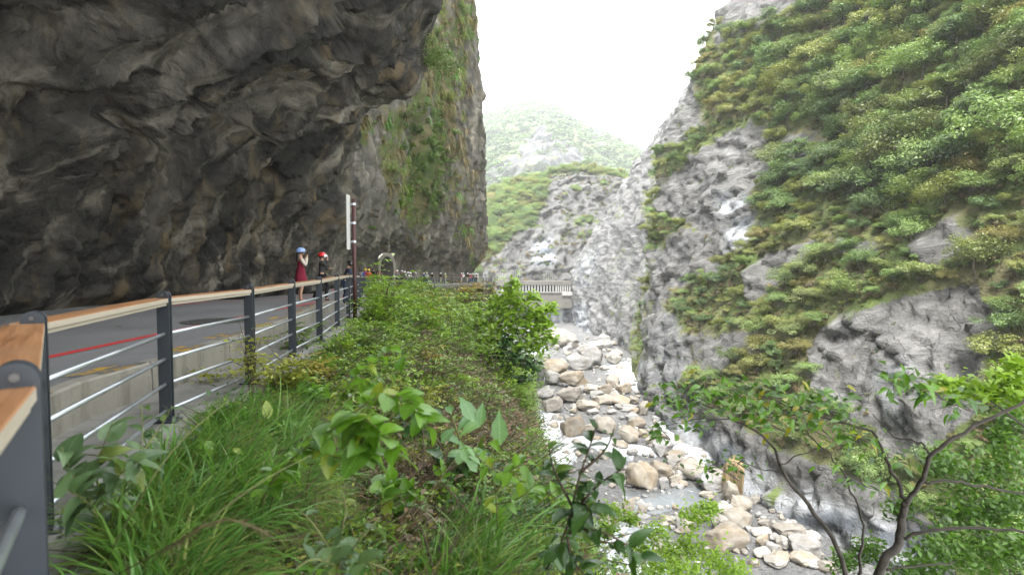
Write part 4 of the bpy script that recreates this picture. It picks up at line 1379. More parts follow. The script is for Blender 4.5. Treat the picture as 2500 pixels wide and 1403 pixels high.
    if fine:
        for s in (-1, 1):
            e = link('eye', dome('eye', M_SHOE, .010, .008, .008, -.9, 8, 4), root); e.location = (Matrix.Rotation(-headpitch - lean, 3, 'X') @ Vector((s * .032, .098, .012))) * sc + hp
    if bag:
        bp = MB(); bp.box((0, -.20, 1.24), (.30, .17, .44), bev=.05)
        o = bp.build('backpack', CL[bag], root); o.scale = (sc,) * 3
        if lean: o.rotation_euler = (0, 0, 0)
        sb = MB()
        for s in (-1, 1): sb.tube([Vector(v) * sc for v in ((s * .10, -.13, 1.40), (s * .105, -.03, 1.475), (s * .11, .115, 1.38), (s * .12, .08, 1.12), (s * .13, -.12, 1.06))], .022 * sc, 6)
        sb.build('shoulder_strap', CL[bag], root)
    if camera:
        mb = MB(); mb.box(Vector((0, .235, 1.565)) * sc, (.135 * sc, .05 * sc, .09 * sc), bev=.01); mb.tube([Vector((0, .255, 1.56)) * sc, Vector((0, .32, 1.56)) * sc], .035 * sc, 10)
        o = mb.build('camera', M_SHOE)
        o.location = root.location; o.rotation_euler = root.rotation_euler
        tag(o, 'black camera held up to the eye by the person in the maroon vest', 'camera')
    return root

pr = lambda px, Y: (px - 1250) / F * Y
person('person in maroon vest and blue helmet photographing, bare legs, on the road', pr(734, 16.9), 16.9, .86, .5, 1.60, 'photo', 'maroon', bare=True, helmet='blue', longhair=True, fine=True, sleeves='none', flare=.34, shoes=M_SAND, camera=True, group='people nearest the railing')
person('person in charcoal jacket and red helmet with one hand at the mouth', pr(786, 20.6), 20.6, .93, .35, 1.72, 'mouth', 'charcoal', 'black', 'red', fine=True, stance='wide', visor=M_VISW, shoes=M_SHOE, group='people nearest the railing')
person('person in navy top and black helmet leaning on the handrail by the sign pole', pr(842, 20.9), 20.9, .93, .36, 1.68, 'lean', 'navy', 'jeans', 'black', fine=True, lean=.30, headpitch=.25, visor=M_VISW, shoes=M_SHOEW, group='people nearest the railing')
person('person in blue shirt with long black hair and a grey backpack', pr(884, 51), 51, .3, .95, 1.66, 'phone', 'blue', 'black', longhair=True, bag='grey')
person('person in pink shirt and yellow helmet behind the blue shirt', pr(892, 53), 53, .6, .8, 1.74, 'phone', 'pink', 'jeans', 'yellow')
person('person in orange shirt and yellow helmet seen from behind', pr(901, 50), 50, .15, 1, 1.76, 'phone', 'orange', 'jeans', 'yellow', sleeves='short')
person('person in dark top with brown hair beside the orange shirt', pr(911, 52), 52, .7, .7, 1.78, 'phone', 'black', 'jeans')
person('person in black shirt pointing with a raised arm', pr(921, 51), 51, .95, .2, 1.62, 'point', 'black', 'grey', longhair=True, sleeves='short')
person('person in grey shirt and white helmet beyond the railing bend', pr(970, 64), 64, .3, 1, 1.74, 'down', 'grey', 'navy', 'white')
person('person in khaki jacket and white sun hat at the railing', pr(981, 63), 63, .9, .4, 1.70, 'photo', 'khaki', 'jeans', cap='white')
person('person in white shirt with a navy backpack and white helmet', pr(988, 62.5), 62.5, .2, 1, 1.72, 'phone', 'white', 'jeans', 'white', bag='navy')
person('person in white shirt with a black backpack, white helmet, near the hat wearer', pr(996, 66), 66, .4, .9, 1.66, 'down', 'white', 'black', 'white', bag='black')
person('person in cream top and white helmet at the railing corner', pr(1002, 70), 70, .8, .6, 1.66, 'phone', 'cream', 'jeans', 'white')
person('person in pale grey shirt and white helmet walking alone', pr(1015, 85), 85, -.2, -1, 1.70, 'down', 'grey', 'cream', 'white', stance='walk')
person('person in blue shirt and white helmet next to the white shirt', pr(1035, 91), 91, .5, .8, 1.66, 'down', 'blue', 'jeans', 'white')
person('person in white shirt and white helmet standing tall at the rail', pr(1042, 90), 90, .2, 1, 1.80, 'phone', 'white', 'jeans', 'white')
person('person in black shirt and white helmet with legs apart', pr(1055, 92.5), 92.5, .4, .9, 1.66, 'down', 'black', 'jeans', 'white', stance='wide')
person('person in black shirt and pale trousers under the cliff', pr(1076, 95.5), 95.5, .6, .7, 1.70, 'down', 'black', 'cream', 'white')
person('person in bright yellow shirt and white helmet', pr(1087, 98), 98, 1, .2, 1.62, 'phone', 'yellow', 'grey', 'white')
person('person in pink shirt and white helmet beside a white shirt', pr(1127, 101.5), 101.5, .7, .7, 1.72, 'phone', 'pink', 'cream', 'white')
person('person in white shirt and dark trousers next to the pink shirt', pr(1131.5, 101), 101, .3, 1, 1.70, 'phone', 'white', 'black', 'white')
person('person in black shirt standing apart before the far group', pr(1142, 103), 103, -.3, -1, 1.74, 'down', 'black', 'cream', 'white')
far = [('red', 'jeans'), ('white', 'black'), ('pink', 'blue'), ('khaki', 'jeans'), ('black', 'teal'), ('grey', 'jeans'), ('white', 'jeans'), ('navy', 'black'), ('cream', 'grey')]
for k, (a, b) in enumerate(far):
    person(f"person in {a} top and {b if b not in ('jeans',) else 'blue'} trousers in the farthest group by the cliff end", pr(1146.5 + 2.5 * k, 108 + (k * 7 % 4) * .8), 108 + (k * 7 % 4) * .8, random.uniform(-1, 1), random.uniform(-1, 1), 1.60 + .04 * (k % 4), 'phone' if k % 2 else 'down', a, b, 'white', group='people in the farthest group')
person('person all in white standing beyond the farthest group', pr(1181, 113), 113, 1, -.3, 1.72, 'down', 'white', 'white', 'white')
# ================================================================== foliage building blocks
def leaf_faces(n, cen, nrm, size, aspect=.55, rng=RNG, fold=.12):
    """n diamond-shaped leaves: verts (4n,3), faces (n,4)."""
    nrm = nrm / (np.linalg.norm(nrm, axis=1)[:, None] + 1e-9)
    a = rng.normal(size=(n, 3))
    t = np.cross(nrm, a); t /= np.linalg.norm(t, axis=1)[:, None] + 1e-9
    b = np.cross(nrm, t)
    s = np.asarray(size)[:, None] if np.ndim(size) else size
    V = np.stack([cen - t * s * .5, cen + b * s * .5 * aspect + nrm * s * fold, cen + t * s * .5, cen - b * s * .5 * aspect + nrm * s * fold], 1)
    return V.reshape(-1, 3), np.arange(4 * n).reshape(n, 4)

def crown_mesh(name, mat_, rx, rz, nclump, nleaf, lsize, seed, flat=.8, droop=0., inner=.25):
    """A crown: uneven clumps of small leaves with gaps between them, centred at its own origin."""
    rng = np.random.default_rng(seed)
    cs = rng.normal(size=(nclump, 3)); cs /= np.linalg.norm(cs, axis=1)[:, None]
    cs *= (rng.random(nclump) ** .45)[:, None]
    cs[:, 2] = np.abs(cs[:, 2]) * .9 - .25 * rng.random(nclump)
    lump = 1 + .35 * pn(cs * 1.7 + seed)
    cs *= np.array([rx, rx, rz]) * lump[:, None]
    cr = (.22 + .22 * rng.random(nclump)) * rx
    k = rng.integers(0, nclump, nleaf)
    o = rng.normal(size=(nleaf, 3)); o /= np.linalg.norm(o, axis=1)[:, None]
    o *= (rng.random(nleaf) ** .4)[:, None]
    cen = cs[k] + o * cr[k][:, None] * np.array([1, 1, flat * .7])
    nr = o * .6 + np.array([0, 0, .9]) + rng.normal(size=(nleaf, 3)) * .35 + cs[k] / rx * .3
    V, Fc = leaf_faces(nleaf, cen, nr, lsize * (.7 + .6 * rng.random(nleaf)), .6, rng)
    cl_t = rng.random(nclump)
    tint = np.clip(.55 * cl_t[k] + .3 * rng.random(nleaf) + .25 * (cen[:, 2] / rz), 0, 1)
    return mesh_np(name, V, Fc, mat_, smooth=False, attrs={'tint': ('FACE', tint)})

def trunk_mesh(name, mat_, h, r, seed, spread=.6, nl=5):
    rng = random.Random(seed)
    mb = MB()
    top = Vector((rng.uniform(-.2, .2), rng.uniform(-.2, .2), h))
    mid = top * .5 + Vector((rng.uniform(-.12, .12), rng.uniform(-.12, .12), 0))
    mb.tube([Vector((0, 0, -.6)), mid, top], [r, r * .7, r * .35], 6)
    for k in range(nl):
        a = 6.28 * (k + rng.random()) / nl
        s = mid.lerp(top, rng.uniform(0, .8))
        e = s + Vector((math.cos(a) * spread, math.sin(a) * spread, rng.uniform(.25, .6) * spread + .2))
        mb.tube([s, s.lerp(e, .5) + Vector((0, 0, .08)), e], [r * .45, r * .3, r * .12], 5)
    return mb.mesh(name, mat_, True)

M_BARK = plain('bark', (.10, .085, .065), .85, .2, 0, .35, 9, .5)
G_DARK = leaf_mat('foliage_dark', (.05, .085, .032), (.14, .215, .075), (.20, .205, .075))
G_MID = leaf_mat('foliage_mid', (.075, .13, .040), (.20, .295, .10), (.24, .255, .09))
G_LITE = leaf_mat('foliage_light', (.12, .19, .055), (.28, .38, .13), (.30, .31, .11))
G_YEL = leaf_mat('foliage_yellow', (.15, .175, .045), (.31, .335, .105), (.30, .245, .10))
G_BLUE = leaf_mat('foliage_bluish', (.05, .09, .035), (.17, .255, .10))
G_DRY = leaf_mat('foliage_dry', (.08, .066, .03), (.24, .20, .11), (.22, .14, .07), trans=.15)
G_BRI = leaf_mat('foliage_bright', (.045, .095, .010), (.16, .27, .022), None, .32, .4)

def scatter(name, sources, pts, rots, scl, idx, kind='stuff'):
    """Instances of small source meshes on given points: one mass nobody could count."""
    me = bpy.data.meshes.new(name)
    n = len(pts)
    me.vertices.add(n)
    me.vertices.foreach_set('co', np.ascontiguousarray(pts, np.float32).ravel())
    for nm, ty, arr in (('rot', 'FLOAT_VECTOR', rots), ('scl', 'FLOAT_VECTOR', scl), ('idx', 'INT', idx)):
        a = me.attributes.new(nm, ty, 'POINT')
        a.data.foreach_set('vector' if ty == 'FLOAT_VECTOR' else 'value', np.ascontiguousarray(arr, np.int32 if ty == 'INT' else np.float32).ravel())
    me.update()
    o = link(name, me)
    ng = bpy.data.node_groups.new(name, 'GeometryNodeTree')
    ng.interface.new_socket('Geometry', in_out='INPUT', socket_type='NodeSocketGeometry')
    ng.interface.new_socket('Geometry', in_out='OUTPUT', socket_type='NodeSocketGeometry')
    gi, go = ng.nodes.new('NodeGroupInput'), ng.nodes.new('NodeGroupOutput')
    ip = ng.nodes.new('GeometryNodeInstanceOnPoints')
    jn = ng.nodes.new('GeometryNodeJoinGeometry')
    for s in sources:
        so = bpy.data.objects.new(name + '_piece', s)
        oi = ng.nodes.new('GeometryNodeObjectInfo')
        oi.inputs['Object'].default_value = so
        oi.inputs['As Instance'].default_value = True
        ng.links.new(oi.outputs['Geometry'], jn.inputs[0])
    def at(nm, ty):
        q = ng.nodes.new('GeometryNodeInputNamedAttribute'); q.data_type = ty; q.inputs['Name'].default_value = nm
        return q.outputs['Attribute']
    ip.inputs['Pick Instance'].default_value = True
    ng.links.new(gi.outputs[0], ip.inputs['Points'])
    ng.links.new(jn.outputs[0], ip.inputs['Instance'])
    ng.links.new(at('idx', 'INT'), ip.inputs['Instance Index'])
    ng.links.new(at('rot', 'FLOAT_VECTOR'), ip.inputs['Rotation'])
    ng.links.new(at('scl', 'FLOAT_VECTOR'), ip.inputs['Scale'])
    ng.links.new(ip.outputs[0], go.inputs[0])
    md = o.modifiers.new('scatter', 'NODES'); md.node_group = ng
    return tag(o, kind=kind)

def sample_faces(p, Fc, w, n, rng=RNG):
    """n random points on quads, weighted by w (per face) times area; returns points, normals, face ids."""
    a, b, c, d = (p[Fc[:, k]] for k in range(4))
    nr = np.cross(c - a, d - b)
    ar = np.linalg.norm(nr, axis=1)
    pr = ar * w; pr = pr / pr.sum()
    i = rng.choice(len(Fc), n, p=pr)
    u, v = rng.random((2, n, 1))
    q = (a[i] * (1 - u) + b[i] * u) * (1 - v) + (d[i] * (1 - u) + c[i] * u) * v
    return q, nr[i] / (ar[i][:, None] + 1e-9), i

def in_view(p, m=80, ymax=1480):
    px, py = proj(p)
    return (px > -m) & (px < 2500 + m) & (py > -m - 60) & (py < ymax) & (p[:, 1] > .5)

def bvh(p, Fc): return BVHTree.FromPolygons([Vector(v) for v in p], [tuple(f) for f in Fc])
B_BANK = bvh(BP, BF)
B_RIGHT = bvh(RP, RF)
def hit(tree, px, py):
    r = tree.ray_cast(Vector((0, 0, EYE)), ray(px, py).normalized(), 5000)
    return r[0]
def ground(x, y):
    r = B_BANK.ray_cast(Vector((x, y, 60)), Vector((0, 0, -1)), 200)
    return r[0].z if r[0] else float(terrain_z(x, y))

# ================================================================== trees on the far slope and the hill
ORD = ['first', 'second', 'third', 'fourth', 'fifth', 'sixth', 'seventh', 'eighth', 'ninth', 'tenth', 'eleventh', 'twelfth', 'thirteenth', 'fourteenth', 'fifteenth', 'sixteenth', 'seventeenth', 'eighteenth', 'nineteenth', 'twentieth']
def number_labels(items):
    """items: [(px, prefix, tail, setter)] -> labels told apart by their order from the left."""
    by = {}
    for it in items: by.setdefault((it[1], it[2]), []).append(it)
    for (pre, tail), L in by.items():
        L.sort(key=lambda q: q[0])
        for k, it in enumerate(L):
            if len(L) == 1: lab = f"the only {pre} {tail}"
            elif k == len(L) - 1: lab = f"rightmost {pre} {tail}"
            elif k == 0: lab = f"leftmost {pre} {tail}"
            else: lab = f"{ORD[min(k, 19)]} {pre} from the left {tail}"
            it[3]['label'] = lab

CROWNS, TRUNKS = {}, []
for nm, m_ in (('dark green', G_DARK), ('mid green', G_MID), ('light green', G_LITE), ('yellow-green', G_YEL), ('bluish green', G_BLUE)):
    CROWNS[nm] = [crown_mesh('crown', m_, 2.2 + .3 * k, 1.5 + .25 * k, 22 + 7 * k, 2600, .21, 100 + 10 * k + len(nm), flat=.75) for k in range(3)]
TRUNKS = [trunk_mesh('trunk', M_BARK, 2.0, .12, 40 + k, 1.2) for k in range(3)]

def zone_right(px, py):
    v = 'upper slope' if py < 300 else ('middle slope' if py < 560 else ('lower ledges' if py < 860 else 'slope foot'))
    if px < 1800: h = 'by the skyline' if py < 300 else 'by the streaked cliff'
    elif px < 2080: h = 'behind the streaked cliff'
    elif px < 2320: h = 'over the big rock'
    else: h = 'beyond the big rock'
    return f"on the {v} {h}"

items = []
def put_tree(pt, colour, s, grp, zone, px, rng):
    sz = 'large' if s > 1.12 else ('small' if s < .8 else 'medium')
    t = empty('tree', pt, rng.random() * 6.28, cat='tree', group=grp)
    t.scale = (s * (1 + .2 * (rng.random() - .5)), s, s * (1 + .3 * (rng.random() - .5)))
    tr = link('trunk', TRUNKS[rng.integers(3)], t)
    c = link('crown', CROWNS[colour][rng.integers(3)], t)
    c.location = (0, 0, 2.0); c.rotation_euler = ((rng.random() - .5) * .5, (rng.random() - .5) * .5, rng.random() * 6.28)
    items.append((px, f"{sz} {colour} tree", zone, t))

rng = np.random.default_rng(5)
FV = RVEG[RF].mean(1)
q, nr, i = sample_faces(RP, RF, np.where(FV > .55, FV, .0) * np.where(RP[RF[:, 0], 2] < -22, 0, 1), 26000, rng)
px, py = proj(q)
ok = in_view(q) & (q[:, 1] < 235)
q, nr, px, py, fv = q[ok], nr[ok], px[ok], py[ok], FV[i][ok]
# hidden side?
vis = []
for k in range(len(q)):
    h = B_RIGHT.ray_cast(Vector((0, 0, EYE)), (Vector(q[k]) - Vector((0, 0, EYE))).normalized(), 5000)
    vis.append(h[0] is not None and (h[0] - Vector(q[k])).length < 3)
vis = np.array(vis)
q, px, py, fv = q[vis], px[vis], py[vis], fv[vis]
# clumping: trees stand in groups, thinner on the lower ledges
clump = fbm(q * .07, 3, off=700)
want = np.where(py < 420, .95, np.where(py < 620, .7, .72)) + .9 * clump
want = np.where((px < 1800) & (py > 330), want * .7, want)
order = rng.permutation(len(q))
taken, tp = [], np.zeros((0, 3))
bush = []
for k in order:
    if want[k] < rng.random(): bush.append(k); continue
    smin = 2.5 if py[k] < 420 else 2.3
    if len(tp) and (np.linalg.norm(tp - q[k], axis=1) < smin).any(): bush.append(k); continue
    if len(taken) < 2200:
        taken.append(k); tp = np.vstack([tp, q[k]])
    else: bush.append(k)
def pick_colour(c, r):
    if c > .25: return 'yellow-green' if r < .45 else ('light green' if r < .85 else 'mid green')
    if c > -.05: return 'light green' if r < .4 else ('mid green' if r < .8 else 'yellow-green')
    return 'mid green' if r < .45 else ('dark green' if r < .75 else ('bluish green' if r < .9 else 'light green'))
cn = fbm(q * .035, 3, off=777)
big = []
for k in taken:
    s = (1.35 if px[k] > 1850 and py[k] < 480 else 1.) * (.6 + .8 * rng.random() ** 1.4) * np.interp(py[k], [0, 420, 620, 1000], [1.0, .92, .78, .72])
    big.append((s / q[k][1], k, s))
big.sort(reverse=True)
N_IND = 205
rest_pts = []
for n_, (_, k, s) in enumerate(big):
    colour = pick_colour(cn[k] + .25 * (rng.random() - .5), rng.random())
    if n_ < N_IND:
        put_tree(q[k] - np.array([0, 0, .3]), colour, s, 'trees on the slope across the gorge', zone_right(px[k], py[k]), px[k], rng)
    else:
        rest_pts.append((q[k], s, colour))
CN = list(CROWNS)
rest = rest_pts
if rest:
    scatter('slope_woodland', [CROWNS[c][0] for c in CN], np.array([r[0] + np.array([0, 0, 1.6 * r[1]]) for r in rest]),
            np.stack([rng.normal(size=len(rest)) * .15, rng.normal(size=len(rest)) * .15, rng.random(len(rest)) * 6.28], -1),
            np.array([(r[1],) * 3 for r in rest]), np.array([CN.index(r[2]) for r in rest]))
# low bushes and dry scrub between them
BUSH = [crown_mesh('bush', m_, 1.0, .62, 10, 420, .17, 300 + k, flat=.9) for k, m_ in enumerate((G_MID, G_LITE, G_DARK, G_DRY, G_YEL, G_DRY))]
b_ = np.array(bush)[:9000]
bq = q[b_]
dry = fbm(bq * .06, 3, off=888) + .35 * (rng.random(len(b_)) - .5) - np.where(py[b_] < 300, .25, 0)
ix = np.where(dry > .26, np.where(rng.random(len(b_)) < .5, 3, 5), rng.choice([0, 1, 2, 4, 0, 1], len(b_)))
sc_ = (.35 + .75 * rng.random(len(b_)) ** 1.6) * np.where(ix == 3, .85, 1)
scatter('slope_undergrowth', BUSH, bq + np.array([0, 0, .2]), np.stack([rng.normal(size=len(b_)) * .3, rng.normal(size=len(b_)) * .3, rng.random(len(b_)) * 6.28], -1), np.stack([sc_, sc_, sc_ * .9], -1), ix)
# sparse tufts on the bare rock
FR = 1 - FV
tq, tn, ti = sample_faces(RP, RF, np.where((FR > .45) & (RP[RF[:, 0], 2] > -20), 1., 0), 5000, rng)
cl = fbm(tq * .18, 3, off=60)
tk = in_view(tq) & (cl > .08)
tq = tq[tk]
sc_ = .18 + .4 * rng.random(len(tq)) ** 2
scatter('rock_face_tufts', BUSH, tq, np.stack([rng.normal(size=len(tq)) * .4, -.5 + rng.normal(size=len(tq)) * .4, rng.random(len(tq)) * 6.28], -1), np.stack([sc_] * 3, -1), rng.choice([0, 3, 3, 4, 5], len(tq)))

# ---- hill above the gallery
HFV = HVEG[HF].mean(1)
hq, hn, hi = sample_faces(HP, HF, np.where((HFV > .5) & (HP[HF[:, 0], 1] < 352), HFV, 0) * (HP[HF[:, 0], 2] > -9), 5000, rng)
hp = np.stack(proj(hq), 1)
ok = (hp[:, 0] > 1120) & (hp[:, 0] < 1560) & (hp[:, 1] < 690)
hq, hp = hq[ok], hp[ok]
cnh = fbm(hq * .02, 3, off=71)
placed = np.zeros((0, 3)); rest = []
for k in range(len(hq)):
    if len(placed) and (np.linalg.norm(placed - hq[k], axis=1) < 5.2).any():
        if rng.random() < .35: rest.append(k)
        continue
    if len(placed) < 82:
        placed = np.vstack([placed, hq[k]])
        s = 1.1 + .8 * rng.random()
        z = ('on the hilltop behind the gallery' if hp[k, 1] < 460 + .35 * abs(hp[k, 0] - 1400) else (('on the hill flank nearest the dark cliff' if hp[k, 0] < 1240 else 'on the hill flank above the fence') if hp[k, 0] < 1330 else 'among the bare rocks of the hill'))
        put_tree(hq[k] - np.array([0, 0, .5]), pick_colour(cnh[k] + .3 + .2 * (rng.random() - .5), rng.random()), s, 'trees on the hill behind the gallery', z, hp[k, 0], rng)
    else: rest.append(k)
rest = np.array(rest)
cc = np.array([CN.index(pick_colour(cnh[k] + .25, rng.random())) for k in rest])
sc_ = .7 + .8 * rng.random(len(rest))
scatter('hill_woodland', [CROWNS[c][1] for c in CN], hq[rest] + np.array([0, 0, 1.]), np.stack([rng.normal(size=len(rest)) * .15, rng.normal(size=len(rest)) * .15, rng.random(len(rest)) * 6.28], -1), np.stack([sc_] * 3, -1), cc)
number_labels(items)
hq2, _, _ = sample_faces(HP, HF, np.where((HP[HF[:, 0], 2] > -7) & (HP[HF[:, 0], 1] < 345), 1., 0), 3200, rng)
hk = (fbm(hq2 * .09, 3, off=44) > .06) | ((hq2[:, 2] < 2) & (rng.random(len(hq2)) < .6))
hq2 = hq2[hk]
hs = (.6 + 1.5 * rng.random(len(hq2)) ** 2)
scatter('hill_undergrowth', BUSH, hq2, np.stack([rng.normal(size=len(hq2)) * .3, rng.normal(size=len(hq2)) * .3, rng.random(len(hq2)) * 6.28], -1), np.stack([hs] * 3, -1), rng.choice([0, 1, 2, 2, 3, 4], len(hq2)))

# ---- far mountain forest
MFV = MVEG[MF].mean(1)
mq, mn, mi = sample_faces(MP, MF, np.where(MFV > .45, MFV, 0), 9000, rng)
mp = np.stack(proj(mq), 1)
ok = (mp[:, 0] > 1100) & (mp[:, 0] < 1640) & (mp[:, 1] < 560) & (mq[:, 1] < 930)
mq = mq[ok]
sc_ = 1.6 + 1.8 * rng.random(len(mq))
FARC = [crown_mesh('far_crown', m_, 2.2, 1.5, 8, 90, 1.2, 500 + k) for k, m_ in enumerate((G_DARK, G_BLUE, G_MID, G_BLUE))]  # mostly bluish leaf colours, adding painted blue-grey haze to the crowns
scatter('mountain_forest', FARC, mq, np.stack([rng.normal(size=len(mq)) * .1, rng.normal(size=len(mq)) * .1, rng.random(len(mq)) * 6.28], -1), np.stack([sc_] * 3, -1), rng.integers(0, 4, len(mq)))

# ---- plants hanging on the green cliff beside the road
def hang_mesh(name, mat_, n, L, seed, w=.05):
    """A tuft of arching blades hanging from its origin."""
    rg = np.random.default_rng(seed)
    V, Fc, T_ = [], [], []
    for k in range(n):
        a = rg.random() * 6.28; l = L * (.5 + .6 * rg.random()); o = .25 * L * (rg.random(3) - .5)
        dx, dy = math.cos(a), math.sin(a)
        up = .35 + .5 * rg.random()
        b = len(V)
        for j in range(4):
            u = j / 3
            r = l * .55 * u; z = l * (up * u - 1.25 * u * u)
            c = np.array([dx * r, dy * r, z]) + o
            ww = w * (1 - .85 * u) * (.7 + .6 * (k % 3) / 2)
            sd = np.array([-dy, dx, 0]) * ww
            V += [c - sd, c + sd]
        Fc += [(b + 2 * j, b + 2 * j + 1, b + 2 * j + 3, b + 2 * j + 2) for j in range(3)]
        T_ += [rg.random()] * 3
    return mesh_np(name, np.array(V), np.array(Fc), mat_, smooth=False, attrs={'tint': ('FACE', np.array(T_))})
G_GRASS = leaf_mat('grass_green', (.04, .11, .022), (.17, .35, .065), (.24, .28, .08), .38, .35)
G_GRASSD = leaf_mat('grass_dry', (.10, .08, .035), (.30, .24, .12), None, .6, .2)
G_GRASSL = leaf_mat('grass_light', (.12, .17, .03), (.34, .44, .09), (.36, .33, .12), .45, .35)
HANG = [hang_mesh('hanging_tuft', m_, 46, 1.3, 600 + k) for k, m_ in enumerate((G_GRASSL, G_GRASS, G_GRASSD))]
IVY = [crown_mesh('ivy_patch', m_, .8, .6, 9, 420, .14, 640 + k, flat=1.) for k, m_ in enumerate((G_MID, G_DARK, G_LITE, G_BRI))]
CFV = CVEG[CF].mean(1)
cq, cnm, ci = sample_faces(CP, CF, np.where((CP[CF[:, 0], 1] > 41) & (CP[CF[:, 0], 1] < 122), np.clip(CFV, 0, 1) ** 1.5, 0), 9000, rng)
ok = in_view(cq)
cq, cnm = cq[ok], cnm[ok]
cnm = np.where((cnm[:, :1] * -cq[:, :1] + cnm[:, 1:2] * -cq[:, 1:2]) < 0, -cnm, cnm)
cpx = np.stack(proj(cq), 1)
ivy = poly_mask(cpx[:, 0], cpx[:, 1], [(1000, 250), (1050, 250), (1095, 400), (1080, 520), (1010, 520), (985, 330)], 25) + .35 * fbm(cq * .3, 3, off=3)
isiv = ivy > rng.random(len(cq)) * .9
keep = rng.random(len(cq)) < np.where(isiv, .75, .55)
cq, isiv, cpx, cnm = cq[keep], isiv[keep], cpx[keep], cnm[keep]
az = np.arctan2(cnm[:, 1], cnm[:, 0])
g = ~isiv
dryc = fbm(cq * np.array([.3, .3, .12]), 3, off=37)
hx = np.where(dryc > .24, 2, np.where(dryc > -.16, 0, 1))
sg = (.5 + .9 * rng.random(g.sum()) ** 1.5) * np.interp(cq[g][:, 1], [45, 105], [.8, 1.5])
scatter('cliff_hanging_grass', HANG, cq[g] + cnm[g] * .1, np.stack([0 * az[g], 0 * az[g], rng.random(g.sum()) * 6.28], -1), np.stack([sg] * 3, -1), hx[g])
sg = (.5 + .7 * rng.random(isiv.sum())) * np.interp(cq[isiv][:, 1], [45, 105], [.8, 1.5])
scatter('cliff_ivy', IVY, cq[isiv] + cnm[isiv] * .15, np.stack([rng.normal(size=isiv.sum()) * .3, 0 * sg, rng.random(isiv.sum()) * 6.28], -1), np.stack([sg] * 3, -1), rng.choice([0, 0, 1, 2, 2, 3, 3], isiv.sum()))
# separate shrubs that stand out from the face
B_CLIFF = bvh(CP, CF)
for px_, py_, s, colour, lab in ((1128, 30, 1.3, 'light green', 'light green shrub leaning out from the top of the green cliff'), (1135, 95, 1.1, 'mid green', 'mid green shrub leaning out below the topmost cliff shrub'),
        (1085, 245, 1.35, 'yellow-green', 'yellow-green shrub jutting from the middle of the green cliff'), (1068, 90, 1.2, 'light green', 'light green shrub on the cliff beside the dark overhang tip'),
        (1040, 170, 1.0, 'mid green', 'mid green shrub on the cliff just outside the overhang edge'), (985, 290, .8, 'dark green', 'dark green shrub on the cliff under the overhang step'),
        (1015, 330, .9, 'dark green', 'dark green shrub in the ivy on the cliff face'), (1105, 330, 1.0, 'light green', 'pale shrub above the bulging rock nose on the cliff'),
        (1060, 535, .7, 'light green', 'small light green shrub at the lower end of the cliff greenery'), (945, 420, .7, 'light green', 'light green shrub low among the hanging grass on the cliff'),
        (905, 560, .35, 'light green', 'small shrub in the notch above the tunnel road'), (885, 625, .3, 'yellow-green', 'small yellow-green shrub at the cliff foot behind the sign pole')):
    h = hit(B_CLIFF, px_, py_)
    if h is None: continue
    t = empty('shrub', h + Vector((.1, -.1, 0)), rng.random() * 6, label=lab, cat='shrub', group='shrubs on the roadside cliff')
    t.scale = (s * .62,) * 3
    link('trunk', TRUNKS[0], t).scale = (.5, .5, .45)
    c = link('crown', CROWNS[colour][rng.integers(3)], t); c.location = (.4, -.2, .6)
# ================================================================== boulders
def boulder_mesh(name, mat_, seed, cuts=9, sub=4, flat=.75):
    rg = np.random.default_rng(seed)
    bm = bmesh.new()
    bmesh.ops.create_icosphere(bm, subdivisions=sub, radius=1.)
    bm.verts.ensure_lookup_table()
    V = np.array([v.co for v in bm.verts])
    Fc = np.array([[v.index for v in f.verts] for f in bm.faces])
    bm.free()
    # flatten against random planes: broad worn faces with rounded edges
    for k in range(cuts):
        n = rg.normal(size=3); n /= np.linalg.norm(n)
        d = rg.uniform(.48, .82)
        e = V @ n - d
        V = V - np.where(e > 0, e * .97, 0)[:, None] * n
    V *= 1 + (.10 * fbm(V * 1.3, 3, off=seed) + .05 * fbm(V * 4.5, 3, off=seed + 9, ridge=True) + .02 * fbm(V * 12, 2, off=seed))[:, None]
    f1, _ = facet(V, .9, seed % 17); f2, _ = facet(V, .35, seed % 13)
    V *= (1 + .16 * f1 + .05 * f2)[:, None]
    V /= np.abs(V).max(0)
    V[:, 2] = V[:, 2] * .5 + .42
    V[:, :2] *= .5
    return mesh_np(name, V, Fc, mat_)
def boulder_mat(name, a, b, c, och):
    t = NT(name)
    q = t.obj
    n = t.noise(t.map(q, (1, 1, 1.6), rot=(.3, .2, 0)), 1.9, 7, .62, .5); n2 = t.noise(q, 1.1, 4, .6, 1.); n3 = t.noise(q, 11, 6, .7)
    base = t.ramp(n, [(.28, a), (.5, b), (.72, c)])
    k = t.math('ADD', n2, t.math('MULTIPLY', t.math('SUBTRACT', t.rnd, .5), .28))
    base = t.mix(t.rng(k, .46, .66, 0, .8), base, t.mix(n, tuple(v * .6 for v in och), och))
    base = t.mix(t.rng(n3, .52, .7, 0, .45), base, tuple(v * .45 for v in a))
    base = t.mix(1., base, t.mix(t.math('FRACT', t.math('MULTIPLY', t.rnd, 13.7)), (.78, .78, .80), (1.12, 1.1, 1.07)), 'MULTIPLY')
    return t.done(base, .85, .25, 0, t.bump(t.math('ADD', n, t.math('MULTIPLY', n3, .4)), .7, .05))
M_BTAN = boulder_mat('tan_boulder', (.21, .19, .16), (.33, .30, .255), (.45, .42, .37), (.34, .265, .175))
M_BGREY = boulder_mat('grey_boulder', (.21, .205, .195), (.33, .322, .308), (.44, .43, .415), (.28, .245, .195))
M_BPALE = boulder_mat('pale_boulder', (.27, .265, .255), (.38, .374, .36), (.49, .483, .468), (.36, .32, .26))
BM_ = {c: [boulder_mesh('boulder', m_, 11 * k + len(c)) for k in range(5)] for c, m_ in (('tan', M_BTAN), ('grey', M_BGREY), ('pale', M_BPALE))}
